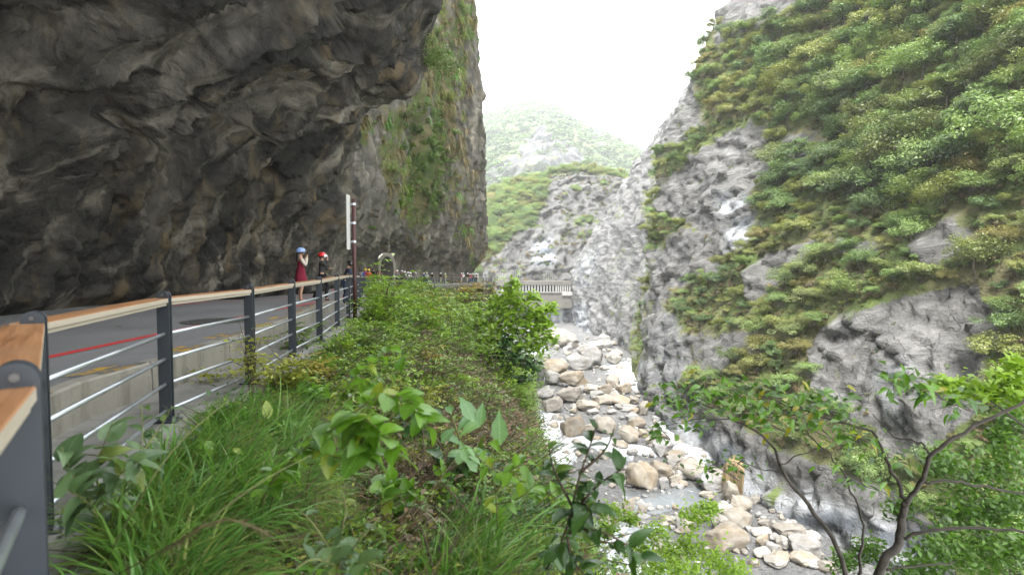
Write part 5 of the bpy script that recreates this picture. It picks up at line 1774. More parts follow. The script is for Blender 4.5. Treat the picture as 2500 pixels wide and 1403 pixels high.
# centre x, centre y, width, height in photo pixels, colour
O6, S6 = (1200, 780), 1 / 2.252
O3, S3 = (1500, 850), 1 / 2.5
LST = [(330, 95, 110, 60, 't'), (400, 120, 150, 90, 't'), (435, 140, 85, 50, 'g'), (530, 180, 100, 60, 'g'), (590, 150, 90, 50, 'g'), (640, 140, 60, 40, 'g'), (620, 110, 60, 40, 'p'), (575, 218, 120, 100, 'p'),
       (665, 225, 90, 65, 'g'), (480, 248, 140, 80, 'g'), (270, 215, 90, 60, 'g'), (220, 315, 130, 110, 'g'), (335, 280, 150, 75, 't'), (350, 335, 100, 75, 'g'), (460, 345, 145, 85, 't'), (385, 242, 60, 32, 'g'),
       (620, 272, 60, 22, 'p'), (300, 420, 80, 60, 'g'), (445, 435, 150, 85, 't'), (570, 395, 110, 50, 't'), (622, 400, 80, 60, 't'), (575, 430, 90, 38, 'g'), (680, 360, 80, 70, 't'), (735, 392, 70, 60, 't'),
       (615, 460, 110, 45, 't'), (540, 490, 120, 55, 't'), (720, 465, 110, 50, 't'), (750, 502, 110, 36, 'g'), (790, 455, 60, 40, 't'), (850, 505, 55, 72, 't'), (440, 620, 130, 115, 't'), (535, 612, 70, 42, 't'),
       (635, 605, 110, 75, 't'), (770, 665, 110, 85, 't'), (800, 590, 90, 50, 't'), (775, 552, 70, 26, 'p'), (900, 690, 90, 60, 't'), (710, 712, 80, 36, 't'), (580, 672, 80, 26, 't'), (465, 692, 60, 30, 'p'),
       (945, 742, 120, 70, 'g'), (1010, 772, 90, 50, 't'), (1015, 812, 110, 55, 'g'), (845, 905, 155, 120, 't'), (950, 860, 130, 90, 't'), (955, 930, 60, 55, 'g'), (1020, 910, 70, 60, 't'), (1062, 880, 60, 62, 'g'),
       (1125, 868, 150, 100, 't'), (760, 1060, 70, 80, 't'), (640, 1140, 110, 70, 't'), (330, 492, 110, 80, 't'), (560, 520, 60, 30, 'g'), (690, 425, 60, 40, 'g'), (500, 395, 40, 40, 'p'), (455, 488, 34, 32, 'p'), (840, 640, 60, 45, 't'),
       (665, 520, 50, 25, 'p'), (415, 175, 60, 40, 'g'), (690, 190, 60, 34, 'g'), (705, 385, 50, 40, 't'), (250, 265, 70, 32, 'p'), (1110, 800, 60, 40, 'g'), (920, 560, 50, 30, 'p'), (730, 620, 50, 40, 'g')]
L3 = [(600, 862, 160, 100, 'p'), (655, 790, 80, 50, 'g'), (740, 915, 90, 125, 't'), (785, 1000, 130, 85, 't'), (690, 1012, 90, 60, 'p'), (830, 970, 90, 50, 'g'), (775, 1090, 170, 90, 't'), (660, 1122, 120, 90, 'p'),
      (750, 1182, 70, 82, 't'), (695, 1245, 240, 140, 't'), (935, 1172, 110, 52, 'p'), (1090, 1172, 180, 64, 't'), (940, 1228, 90, 80, 't'), (1050, 1242, 90, 70, 'g'), (1130, 1232, 70, 42, 't'), (1185, 1292, 200, 110, 'g'),
      (1240, 1195, 90, 50, 'p'), (1060, 1332, 110, 62, 't'), (940, 1302, 100, 52, 'p'), (1190, 1352, 150, 62, 't'), (800, 1192, 70, 32, 'g'), (890, 1357, 60, 42, 't'), (1000, 1368, 150, 42, 'p'), (1290, 1302, 60, 40, 't'),
      (905, 1050, 36, 34, 'p'), (855, 1140, 60, 30, 'g'), (1010, 1195, 60, 40, 'p'), (1270, 1370, 80, 50, 'g'), (430, 1120, 60, 60, 'p'), (340, 1085, 80, 50, 't'), (590, 930, 90, 46, 't'), (430, 665, 70, 30, 'g'), (1350, 1390, 110, 60, 't')]
BL = [(O6[0] + a * S6, O6[1] + b * S6, w * S6, h * S6, c) for a, b, w, h, c in LST] + [(O3[0] + a * S3, O3[1] + b * S3, w * S3, h * S3, c) for a, b, w, h, c in L3]
rng = np.random.default_rng(21)
# smaller rocks between them
big_n = len(BL)
while len(BL) < big_n + 130:
    y = rng.uniform(0, 1) ** .8 * 560 + 835
    xl = np.interp(y, [830, 900, 1000, 1100, 1200, 1300, 1400], [1310, 1275, 1300, 1360, 1450, 1560, 1640]); xr = np.interp(y, [830, 900, 1000, 1100, 1200, 1300, 1400], [1500, 1530, 1600, 1690, 1800, 1960, 2080])
    x = rng.uniform(xl, xr)
    w = np.interp(y, [830, 1400], [9, 20]) * rng.uniform(.7, 1.9)
    if poly_mask(np.array([x]), np.array([y]), [(1500, 1020), (1600, 1080), (1640, 1130), (1420, 1120), (1380, 1060)], 5)[0] > .5 and rng.random() < .8: continue
    if poly_mask(np.array([x]), np.array([y]), [(1520, 1200), (1740, 1200), (1740, 1260), (1520, 1260)], 5)[0] > .5 and rng.random() < .85: continue
    BL.append((x, y, w, w * rng.uniform(.45, .8), 'ttgp'[rng.integers(4)]))
items = []
for k, (x, y, w, h, c) in enumerate(BL):
    yb = y + h * .42
    d = (EYE - RIVZ) * F / (yb - 640)
    zz = float(river_z([(x - 1250) / F * d], [d])[0])
    d = (EYE - zz) * F / (yb - 640)
    X = (x - 1250) / F * d
    W, H = w * d / F, h * d / F
    Y = d + W * .38
    X *= Y / d
    W *= Y / d; H *= Y / d * .98
    colour = {'t': 'tan', 'g': 'grey', 'p': 'pale'}[c]
    o = link('boulder', BM_[colour][rng.integers(5)])
    o.location = (X, Y, float(river_z([X], [Y])[0]) - .08 * H)
    o.scale = (W * 1.26, W * 1.2 * rng.uniform(.75, .95), H * 1.32)
    o.rotation_euler = (0, 0, rng.integers(2) * math.pi + rng.uniform(-.25, .25))
    tag(o, 'x', 'boulder', 'boulders in the riverbed')
    sz = 'huge' if w > 62 else ('large' if w > 38 else ('medium' if w > 22 else 'small'))
    asp = 'flat' if h / w < .48 else ('tall' if h / w > .85 else 'rounded')
    zone = ('in the farthest pile' if y < 880 else ('by the white rapids' if y < 960 else ('below the rapids' if y < 1045 else ('around the gravel bar' if y < 1135 else ('beside the split rock' if y < 1240 else 'on the nearest rocky bar')))))
    items.append((x, f"{sz} {asp} {colour} boulder", zone, o))
number_labels(items)
# the tall split ochre rock at the foot of the cliff
t_ = NT('split_rock'); q = t_.obj
g = t_.noise(t_.map(q, (5, 5, .35)), 1.2, 7, .65, .6); n = t_.noise(q, 1.5, 5)
c = t_.ramp(g, [(.3, (.05, .038, .024)), (.46, (.20, .145, .075)), (.6, (.36, .27, .15)), (.78, (.46, .40, .29))])
M_SPLIT = t_.done(c, .85, .25, 0, t_.bump(g, .9, .1))
mb = MB()
o = link('split_rock', boulder_mesh('split_rock', M_SPLIT, 77, 6, 4))
d = 27 * F / (1225 - 640); o.location = ((1806 - 1250) / F * (d + 1), d + 1, RIVZ - .3)
o.scale = (3.0, 2.6, 5.8); o.rotation_euler = (0, 0, .4)
tag(o, 'tall ochre rock slab with dark vertical splits at the foot of the cliff', 'rock')
# stones and gravel: nobody could count them
STN = [boulder_mesh('stone', m_, 200 + k, 5, 2) for k, m_ in enumerate((M_BTAN, M_BGREY, M_BPALE, M_BGREY))]
n = 5000
yy = 50 * (4.6 ** rng.random(n))
pxs = rng.uniform(1230, 2300, n)
xx = (pxs - 1250) / F * yy
cl = fbm(np.stack([xx, yy, 0 * xx], -1) * .12, 3, off=12)
keep = (xx > -2) & (xx < np.interp(yy, [50, 118, 145, 200, 250], [31, 28, 33, 33, 28])) & (cl > -.15 + .3 * (rng.random(n) - .5))
xx, yy = xx[keep], yy[keep]
ss = .2 + 1.0 * rng.random(len(xx)) ** 3.0
ss *= np.interp(yy, [50, 230], [.8, 1.7])
scatter('river_stones', STN, np.stack([xx, yy, river_z(xx, yy) - .05], -1), np.stack([rng.normal(size=len(xx)) * .3, rng.normal(size=len(xx)) * .3, rng.random(len(xx)) * 6.28], -1), np.stack([ss, ss * .8, ss * .65], -1), rng.integers(0, 4, len(xx)))
# ================================================================== foreground plants
def leaf_shape(name, mat_, L=1., W=.5, kind='ovate', fold=.12, droop=.18, wave=0., tint=.5):
    """One curved leaf: base at the origin, tip along +Y, upper side +Z."""
    n = 7
    V = []
    for k in range(n + 1):
        u = k / n
        if kind == 'ovate': w = math.sin(math.pi * u ** .72) ** .9
        elif kind == 'heart': w = (math.sin(math.pi * min(1, .16 + .84 * u) ** .85)) ** .75 * (1.15 - .3 * u)
        elif kind == 'obovate': w = math.sin(math.pi * u ** 1.55) ** .8
        else: w = math.sin(math.pi * u ** .8) ** 1.1
        if k == n: w = 0.
        if k == 0: w = .45 if kind == 'heart' else .04
        w *= W * .5 * (1 + wave * (1 if k % 2 else -1))
        y = L * u; z = -droop * L * u * u + .06 * L * math.sin(math.pi * u)
        back = -.10 * L * (1 - u) ** 4 if kind == 'heart' else 0
        V += [(-w, y + back, z + fold * w * 2), (-w * .5, y + back * .5, z + fold * w * .8), (0, y, z), (w * .5, y + back * .5, z + fold * w * .8), (w, y + back, z + fold * w * 2)]
    Fc = [(k * 5 + j, k * 5 + j + 1, (k + 1) * 5 + j + 1, (k + 1) * 5 + j) for k in range(n) for j in range(4)]
    return mesh_np(name, np.array(V), np.array(Fc), mat_, smooth=True, attrs={'tint': ('FACE', np.full(len(Fc), tint))})

def leaf_part_mat(name, dark, light, alt=None, gloss=.32, trans=.32):
    t = NT(name)
    r = t.rnd
    c = t.mix(r, dark, light)
    if alt: c = t.mix(t.math('GREATER_THAN', t.math('FRACT', t.math('MULTIPLY', r, 9.7)), .86), c, alt)
    # midrib and side veins
    sp = t.n("ShaderNodeSeparateXYZ"); t.l(t.obj, sp.inputs[0])
    ax = t.math('ABSOLUTE', sp.outputs[0])
    v = t.math('SINE', t.math('MULTIPLY', t.math('SUBTRACT', sp.outputs[1], t.math('MULTIPLY', ax, .8)), 62.))
    rib = t.math('MAXIMUM', t.rng(ax, .0, .018, 1, 0), t.math('MULTIPLY', t.rng(v, .86, 1.), .45))
    c = t.mix(t.math('MULTIPLY', rib, .5), c, tuple(min(1, q * 1.7 + .02) for q in light))
    c = t.mix(t.rng(t.noise(t.obj, 5, 4), .5, .75, 0, .35), c, tuple(q * .55 for q in dark))
    bf = t.n("ShaderNodeNewGeometry")
    c = t.mix(t.math('MULTIPLY', bf.outputs['Backfacing'], .55), c, tuple(min(1, q * 1.15 + .03) for q in light))
    t.done(c, t.rng(t.noise(t.obj, 3, 3), .3, .7, gloss - .06, gloss + .1), .5, 0, t.bump(rib, .25, .01))
    tr = t.n("ShaderNodeBsdfTranslucent")
    t.put(tr.inputs[0], t.mix(1., c, (1.7, 1.75, .55), 'MULTIPLY'))
    mx = t.n("ShaderNodeMixShader"); mx.inputs[0].default_value = trans
    t.l(t.b.outputs[0], mx.inputs[1]); t.l(tr.outputs[0], mx.inputs[2]); t.l(mx.outputs[0], t.out.inputs[0])
    return t.m
L_VIV = leaf_part_mat('leaf_vivid', (.055, .13, .014), (.13, .26, .025), (.20, .25, .03))
L_DARK = leaf_part_mat('leaf_dark', (.018, .048, .014), (.045, .10, .024), (.10, .17, .025), .28, .2)
L_GREY = leaf_part_mat('leaf_greyish', (.045, .085, .035), (.11, .18, .075), (.16, .20, .05), .34, .25)
L_PALE = leaf_part_mat('leaf_pale', (.10, .20, .085), (.19, .32, .14), None, .36, .35)
L_TREE = leaf_part_mat('leaf_tree', (.030, .085, .012), (.11, .23, .022), (.24, .22, .02), .26, .3)
F_TREE = leaf_mat('tree_foliage', (.025, .06, .012), (.11, .22, .026), None, .28, .3)
M_STEM = plain('green_stem', (.12, .13, .045), .6, .3, 0, .3, 20)
M_TWIG = plain('brown_twig', (.075, .055, .038), .8, .2, 0, .35, 18, .4)
M_TWIGG = plain('grey_branch', (.058, .050, .042), .8, .2, 0, .4, 12, .5)

def lm(name_, mat_, kind, W, droop=.2, fold=.12, wave=0.):
    return [leaf_shape('leaf', mat_, 1., W * f, kind, fold * g, droop * g, wave) for f, g in ((1, 1), (.88, 1.5), (1.08, .4))]
LM = dict(heart=lm('heart', L_VIV, 'heart', .72), dark=lm('dark', L_DARK, 'ovate', .50, .28), grey=lm('grey', L_GREY, 'ovate', .46, .25), greyb=lm('greyb', L_GREY, 'heart', .62, .3), pale=lm('pale', L_VIV, 'ovate', .48, .2, .12, .05),
          lobe=lm('lobe', L_PALE, 'obovate', .46, .25, .1, .10), tree=lm('tree', L_TREE, 'ovate', .42, .25), treeb=lm('treeb', L_VIV, 'ovate', .42, .25))

def orient(o, pos, dirv, up, size):
    y = dirv.normalized()
    z = up - y * up.dot(y)
    z = z.normalized() if z.length > 1e-3 else y.orthogonal().normalized()
    x = y.cross(z)
    m = Matrix((x, y, z)).transposed().to_4x4()
    o.matrix_local = Matrix.Translation(pos) @ m @ Matrix.Diagonal((size, size, size, 1))

def along(pts, u):
    L = [0.]
    for a, b in zip(pts[:-1], pts[1:]): L.append(L[-1] + (b - a).length)
    s = u * L[-1]
    for k in range(len(pts) - 1):
        if s <= L[k + 1] or k == len(pts) - 2:
            f = (s - L[k]) / max(1e-6, L[k + 1] - L[k])
            return pts[k].lerp(pts[k + 1], f), (pts[k + 1] - pts[k]).normalized()

def smooth(pts, it=2):
    for _ in range(it):
        q = [pts[0]]
        for a, b in zip(pts[:-1], pts[1:]): q += [a.lerp(b, .25), a.lerp(b, .75)]
        q.append(pts[-1]); pts = q
    return pts

def leafy(name, label, cat, base, stems, leaves, rad=.006, stem_mat=None, stem_name='stem', seed=0, group=None, spread=.9, updir=None):
    """stems: lists of (px,py,y) or Vectors; leaves: per stem (mesh key, count, size, from, to)."""
    rg = random.Random(seed)
    root = empty(name, base, 0, label, cat, group)
    o = root.location.copy()
    for st, lf in zip(stems, leaves):
        pts = smooth([(P(*p) if not isinstance(p, Vector) else p) - o for p in st])
        n = len(pts)
        r0 = lf[5] if len(lf) > 5 else rad
        mb = MB(); mb.tube(pts, [r0 * (1 - .75 * k / (n - 1)) for k in range(n)], 6); mb.build(stem_name, stem_mat or M_STEM, root, True)
        key, cnt, size, u0, u1 = lf[:5]
        for k in range(cnt):
            u = u0 + (u1 - u0) * (k + rg.random() * .6) / max(1, cnt)
            p, t = along(pts, min(u, .999))
            side = Vector((rg.gauss(0, 1), rg.gauss(0, 1), rg.gauss(0, .5)))
            side = (side - t * side.dot(t)).normalized() * (1 if k % 2 else -1)
            d = (t * rg.uniform(.15, .8) + side * spread + Vector((0, 0, rg.uniform(-.55, .25)))).normalized()
            up = Vector((rg.gauss(0, .35), rg.gauss(-.15, .35), 1)) + (updir or Vector((0, 0, 0)))
            le = link('leaf', LM[key][rg.randrange(3)], root)
            orient(le, p, d, up, size * rg.uniform(.6, 1.2))
    return root

def gpt(px, py):
    h = hit(B_BANK, px, py)
    return h if h is not None else P(px, py, 3)

# climber with broad vivid leaves
b = gpt(640, 1300)
leafy('climber', 'climbing plant with broad vivid heart leaves hanging over the bare soil', 'climber', b,
      [[b, P(640, 1200, 2.6), P(720, 1110, 2.45), P(820, 1040, 2.35), P(880, 1012, 2.25), P(930, 1050, 2.2), P(985, 1125, 2.15)],
       [b, P(690, 1140, 2.6), P(820, 1000, 2.65), P(900, 930, 2.7), P(985, 900, 2.75)], [P(860, 1010, 2.4), P(930, 960, 2.4), P(1010, 975, 2.35), P(1045, 1050, 2.3)],
       [P(800, 1010, 2.6), P(830, 960, 2.6), P(905, 880, 2.65), P(960, 850, 2.7)], [P(880, 1010, 2.3), P(885, 1060, 2.25), P(890, 1120, 2.2)], [P(750, 1090, 2.5), P(800, 1110, 2.4), P(870, 1130, 2.3)]],
      [('heart', 36, .112, .42, 1), ('heart', 28, .085, .40, 1), ('heart', 20, .10, .1, 1), ('heart', 18, .075, .2, 1), ('heart', 14, .125, .1, 1), ('heart', 10, .085, .3, 1)], .007, seed=3)
# branch of large lobed leaflets
b = gpt(1150, 1160)
leafy('broad_leaf_plant', 'single pale green compound leaf with scalloped leaflets over the dark hollow', 'plant', b,
      [[b, P(1120, 1060, 3.3), P(1085, 975, 3.2), P(1120, 962, 3.2), P(1180, 978, 3.15), P(1255, 1020, 3.1)]],
      [('lobe', 17, .17, .42, 1.)], .009, seed=8, updir=Vector((0, -.5, .6)))
# dark shrub at the edge
b = gpt(1330, 1395)
leafy('dark_leaf_shrub', 'dark glossy broad-leaved shrub standing against the river', 'shrub', b,
      [[b, P(1385, 1300, 2.6), P(1408, 1180, 2.6), P(1440, 1090, 2.6), P(1458, 1035, 2.6)], [P(1400, 1250, 2.6), P(1460, 1180, 2.55), P(1525, 1140, 2.5)], [P(1390, 1300, 2.6), P(1450, 1285, 2.5), P(1535, 1330, 2.5), P(1572, 1375, 2.5)],
       [P(1400, 1240, 2.6), P(1352, 1150, 2.7), P(1340, 1095, 2.7)], [P(1385, 1310, 2.6), P(1395, 1370, 2.55), P(1430, 1403, 2.5)], [P(1420, 1150, 2.6), P(1480, 1100, 2.6), P(1500, 1045, 2.6)], [P(1395, 1260, 2.6), P(1430, 1220, 2.5), P(1440, 1260, 2.4)]],
      [('dark', 34, .115, .25, 1), ('dark', 16, .12, .1, 1), ('dark', 16, .115, .2, 1), ('dark', 14, .10, .2, 1), ('dark', 10, .12, .1, 1), ('dark', 10, .09, .2, 1), ('dark', 12, .13, .1, 1)], .008, M_TWIG, seed=5)
# light serrated plant
b = gpt(1215, 1330)
leafy('serrated_plant', 'light green plant with toothed leaves left of the dark shrub', 'plant', b,
      [[b, P(1215, 1240, 3.0), P(1200, 1130, 3.0), P(1205, 1060, 3.0)], [P(1212, 1200, 3.), P(1250, 1140, 2.9), P(1295, 1130, 2.9)], [P(1205, 1150, 3), P(1170, 1120, 3), P(1150, 1090, 3)], [P(1210, 1230, 3), P(1265, 1220, 2.9), P(1310, 1180, 2.9)]],
      [('pale', 16, .095, .3, 1), ('pale', 11, .10, .2, 1), ('pale', 8, .08, .2, 1), ('pale', 9, .09, .2, 1)], .006, seed=6)
# greyish plant at the foot of the near posts
b = gpt(235, 1330)
leafy('greyish_plant', 'dull grey-green broad-leaved plant pushing through the lower rail bars', 'plant', b,
      [[b, P(235, 1240, 2.5), P(240, 1120, 2.5), P(275, 1030, 2.5)], [b, P(300, 1200, 2.6), P(350, 1100, 2.7), P(345, 985, 2.75)], [P(235, 1240, 2.5), P(170, 1150, 2.4), P(150, 1090, 2.4)], [P(250, 1200, 2.5), P(310, 1140, 2.4), P(350, 1120, 2.3)],
       [P(240, 1260, 2.4), P(200, 1210, 2.3), P(140, 1190, 2.25)], [P(350, 1100, 2.7), P(400, 1030, 2.8), P(420, 990, 2.8)]],
      [('greyb', 18, .12, .25, 1), ('grey', 20, .10, .3, 1), ('greyb', 10, .13, .2, 1), ('greyb', 10, .12, .2, 1), ('greyb', 9, .12, .2, 1), ('grey', 8, .08, .2, 1)], .006, seed=9)
# low plant at the bottom edge
b = gpt(830, 1385)
leafy('low_broad_plant', 'low grey-green broad-leaved plant over leaf litter below the climber', 'plant', b,
      [[b, P(800, 1330, 1.95), P(760, 1270, 1.95), P(720, 1235, 2.0)], [b, P(860, 1340, 1.9), P(900, 1290, 1.9), P(930, 1260, 1.95)], [b, P(800, 1370, 1.8), P(760, 1360, 1.75), P(720, 1390, 1.7)], [b, P(880, 1370, 1.8), P(930, 1380, 1.8), P(960, 1400, 1.8)], [b, P(830, 1300, 2.), P(850, 1240, 2.05), P(830, 1190, 2.1)]],
      [('grey', 16, .085, .2, 1), ('greyb', 14, .085, .2, 1), ('grey', 12, .09, .2, 1), ('greyb', 9, .08, .2, 1), ('grey', 12, .075, .2, 1)], .005, seed=12)

for px, py, sc_, key, seed, lab in ((560, 1230, 1., 'heart', 51, 'broad-leaved weed in the middle of the green grass'), (1060, 1260, .9, 'pale', 52, 'light green weed beside the soil under the climbing plant'), (680, 1110, .8, 'pale', 53, 'light green weed rooted below the climbing plant stems'),
                                    (1120, 1200, .9, 'dark', 54, 'dark green weed in front of the hollow'), (960, 1300, 1., 'heart', 55, 'broad vivid weed at the lower end of the soil bank'), (440, 1180, .9, 'grey', 56, 'grey-green weed between the near plant and the grass'),
                                    (1330, 1290, .8, 'pale', 57, 'light green weed just left of the dark glossy stems'), (760, 1010, .7, 'pale', 58, 'small light green weed above the grass by the climbing plant'), (1010, 1090, .8, 'dark', 59, 'dark weed on the dry soil under the climbing plant tips')):
    b = gpt(px, py); d_ = b.y; u_ = d_ / F * sc_
    rg_ = random.Random(seed)
    stems = []
    for k in range(6):
        a = rg_.random() * 6.28; r_ = rg_.uniform(25, 80) * u_; h_ = rg_.uniform(60, 150) * u_
        stems.append([b + Vector((0, 0, -.05)), b + Vector((math.cos(a) * r_ * .4, math.sin(a) * r_ * .4, h_ * .6)), b + Vector((math.cos(a) * r_, math.sin(a) * r_, h_))])
    leafy('weed', lab, 'weed', b, stems, [(key, rg_.randrange(6, 10), 52 * u_, .3, 1)] * 6, .004, seed=seed, group='broad-leaved weeds on the near bank')

# ---- the tree at the near edge, leaning in from below
LM['treem'] = LM['tree']
tb = Vector((2.55, 4.3, 0)); tb.z = ground(tb.x, tb.y)
def leafy_tree():
    rg = random.Random(31)
    root = empty('tree', tb, 0, 'near tree with bent grey branches and glossy leaves at the gorge edge', 'tree')
    o = root.location.copy()
    A = lambda L: smooth([(P(*p) if not isinstance(p, Vector) else p) - o for p in L])
    fork = (2212, 1228, 4.5)
    br = [('trunk', [tb, P(2100, 1700, 4.4), P(2140, 1403, 4.45), P(2192, 1330, 4.5), P(2203, 1270, 4.5), P(*fork)], .045, .026),
          ('branch', [P(*fork), P(2198, 1180, 4.6), P(2150, 1105, 4.7), P(2148, 1060, 4.8), P(2060, 1030, 4.9), P(1930, 990, 5.0), P(1850, 965, 5.1)], .020, .004),
          ('branch', [P(*fork), P(2250, 1175, 4.45), P(2268, 1110, 4.4), P(2340, 1060, 4.35), P(2440, 1010, 4.3), P(2520, 975, 4.3)], .022, .010),
          ('branch', [P(2250, 1178, 4.45), P(2310, 1173, 4.4), P(2420, 1188, 4.35), P(2540, 1205, 4.3)], .012, .008),
          ('branch', [P(2200, 1315, 4.5), P(2250, 1293, 4.4), P(2380, 1290, 4.3), P(2540, 1300, 4.2)], .015, .010),
          ('branch', [P(2165, 1390, 4.4), P(2235, 1375, 4.35), P(2330, 1372, 4.3)], .010, .006),
          ('branch', [P(2270, 1105, 4.4), P(2250, 1075, 4.5), P(2190, 1075, 4.6), P(2130, 1010, 4.8)], .010, .004),
          ('trunk', [tb + Vector((-.15, .2, 0)), P(2060, 1600, 4.9), P(2075, 1403, 5.0), P(2020, 1290, 5.0), P(1945, 1200, 5.1), P(1905, 1140, 5.1), P(1895, 1090, 5.2), P(1810, 1030, 5.3), P(1715, 985, 5.4)], .032, .006),
          ('branch', [P(1905, 1135, 5.1), P(1960, 1105, 5.1), P(2030, 1092, 5.1)], .008, .004),
          ('branch', [P(1912, 1150, 5.1), P(1860, 1145, 5.2), P(1800, 1120, 5.3)], .007, .003),
          ('branch', [P(2095, 1403, 4.7), P(2110, 1290, 4.8), P(2090, 1210, 4.9), P(2030, 1110, 5.0), P(1960, 1050, 5.2)], .014, .004),
          ('branch', [P(1800, 1025, 5.3), P(1700, 1020, 5.5), P(1620, 1040, 5.6)], .006, .003)]
    for nm, L, r0, r1 in br:
        pts = A(L); n = len(pts)
        wob = [p + Vector((rg.gauss(0, .008), rg.gauss(0, .008), rg.gauss(0, .008))) if 0 < k < n - 1 else p for k, p in enumerate(pts)]
        mb = MB(); mb.tube(wob, [r0 + (r1 - r0) * (k / (n - 1)) ** .8 for k in range(n)], 8); mb.build(nm, M_TWIGG, root, True)
    # leaf sprays: (centre px, py, y, spread in px, leaves, leaf size)
    sp = [(1690, 955, 5.5, 70, 34, .11), (1640, 975, 5.6, 45, 14, .10), (1790, 960, 5.3, 65, 30, .12), (1850, 985, 5.2, 55, 24, .12), (1930, 975, 5.1, 60, 28, .12), (1990, 985, 5.0, 55, 24, .12), (2050, 1005, 4.9, 50, 20, .12),
          (1980, 1040, 5.0, 60, 18, .11), (1880, 1030, 5.2, 55, 14, .11), (1610, 1055, 5.6, 30, 13, .115), (1690, 1040, 5.5, 30, 7, .10), (2190, 930, 4.3, 45, 16, .15), (2260, 945, 4.3, 40, 10, .15), (1750, 1140, 5.3, 60, 16, .10), (2100, 1060, 4.8, 50, 14, .12),
          (2180, 1110, 4.6, 45, 8, .12), (1800, 1130, 5.3, 40, 6, .10), (2340, 985, 4.3, 40, 7, .15), (2140, 1190, 4.7, 50, 10, .1), (2070, 1160, 4.9, 50, 8, .10), (1710, 1000, 5.5, 60, 14, .11)]
    n = 0
    extra, esz = [], []
    for px, py, yy, r, cnt, size in sp:
        for k in range(int(cnt * .86)):
            p = P(px + rg.gauss(0, r * .62), py + rg.gauss(0, r * .36), yy + rg.gauss(0, .22)) - o
            d = Vector((rg.gauss(-.3, .8), rg.gauss(-.2, .7), rg.uniform(-1., .15)))
            le = link('leaf', LM['treem'][rg.randrange(3)], root)
            orient(le, p, d, Vector((rg.gauss(0, .4), rg.gauss(-.3, .4), 1)), size * rg.uniform(.6, 1.15))
            n += 1
        m = int(cnt * 1.5)
        g = np.array([[rg.gauss(0, r * .7), rg.gauss(0, r * .4), rg.gauss(0, .28)] for _ in range(m)])
        extra.append(np.array([P(px + a, py + b_, yy + c_) - o for a, b_, c_ in g])); esz.append(np.full(m, size * .8))
        # twig that carries the spray
        c = P(px, py, yy) - o
        e = P(px + r * .9, py + r * .55, yy) - o
        mb = MB()
        for q in range(3): mb.tube([e, c + Vector((rg.gauss(0, .05), 0, rg.gauss(0, .04))), c + Vector((rg.gauss(-.15, .1), rg.gauss(0, .1), rg.gauss(0, .1)))], [.005, .0035, .0015], 4)
        mb.build('twig', M_TWIGG, root, True)
    C = np.concatenate(extra); S_ = np.concatenate(esz)
    rg2 = np.random.default_rng(4)
    V, Fc = leaf_faces(len(C), C, np.array([0, -.3, 1.]) + rg2.normal(size=(len(C), 3)) * .5, S_ * (.6 + .6 * rg2.random(len(C))), .5, rg2, .1)
    f_ = link('foliage', mesh_np('foliage', V, Fc, F_TREE, False, attrs={'tint': ('FACE', rg2.random(len(C)))}), root)
    f_['kind'] = 'stuff'
leafy_tree()

# ---- shrubs and saplings with small leaves
def sprig_mesh(name, mat_, n, r, h, lsize, seed, pinnate=True, asp=.5):
    """Upright airy plant: curved stems carrying rows of leaflets. Origin at the ground; returns (stems, foliage)."""
    rg = np.random.default_rng(seed); rr = random.Random(seed)
    st = MB(); cen, nor, dr, tn = [], [], [], []
    for k in range(n):
        a = rr.random() * 6.28; R_ = r * (.3 + .8 * rr.random()); H_ = h * (.45 + .6 * rr.random())
        top = Vector((math.cos(a) * R_, math.sin(a) * R_, H_))
        m1 = Vector((top.x * .3, top.y * .3, H_ * .6))
        pts = smooth([Vector((math.cos(a) * .04, math.sin(a) * .04, -.15)), m1, top], 1)
        st.tube(pts, [.006 * (h + .4) * (1 - .8 * i / (len(pts) - 1)) for i in range(len(pts))], 4, False)
        ct = rr.random()
        for j in range(rr.randrange(5, 9)):
            u = rr.uniform(.35, 1.)
            p, t = along(pts, min(.999, u))
            b = rr.random() * 6.28
            out = Vector((math.cos(b), math.sin(b), rr.uniform(-.1, .6))).normalized()
            ln = lsize * rr.uniform(2.5, 5)
            m = rr.randrange(5, 10)
            for i in range(m):
                c = p + out * (ln * (i + .5) / m) - Vector((0, 0, .25 * ln * ((i + .5) / m) ** 2))
                sd = out.cross(Vector((0, 0, 1))).normalized() * (1 if i % 2 else -1) * lsize * .5
                c = c + sd
                cen.append(c); nor.append(Vector((rr.gauss(0, .35), rr.gauss(0, .35), 1))); tn.append(.5 * ct + .35 * rr.random() + .25 * u)
    cen = np.array(cen); nor = np.array(nor)
    V, Fc = leaf_faces(len(cen), cen, nor, lsize * (.7 + .6 * rg.random(len(cen))), asp, rg, .08)
    return st.mesh(name + '_stem', M_TWIG), mesh_np(name, V, Fc, mat_, smooth=False, attrs={'tint': ('FACE', np.clip(np.array(tn), 0, 1))})
F_VIV = leaf_mat('small_leaf_vivid', (.08, .16, .016), (.27, .41, .045), None, .34, .38)
F_MID = leaf_mat('small_leaf_mid', (.055, .105, .017), (.20, .31, .048), None, .36, .3)
F_YEL = leaf_mat('small_leaf_yellowish', (.12, .145, .02), (.36, .38, .06), (.36, .24, .07), .4, .35)
F_DRK = leaf_mat('small_leaf_dark', (.022, .055, .016), (.075, .15, .04), None, .34, .25)
KIND = dict(bright=F_VIV, mid=F_MID, yellowish=F_YEL, dark=F_DRK)
SPR = {}
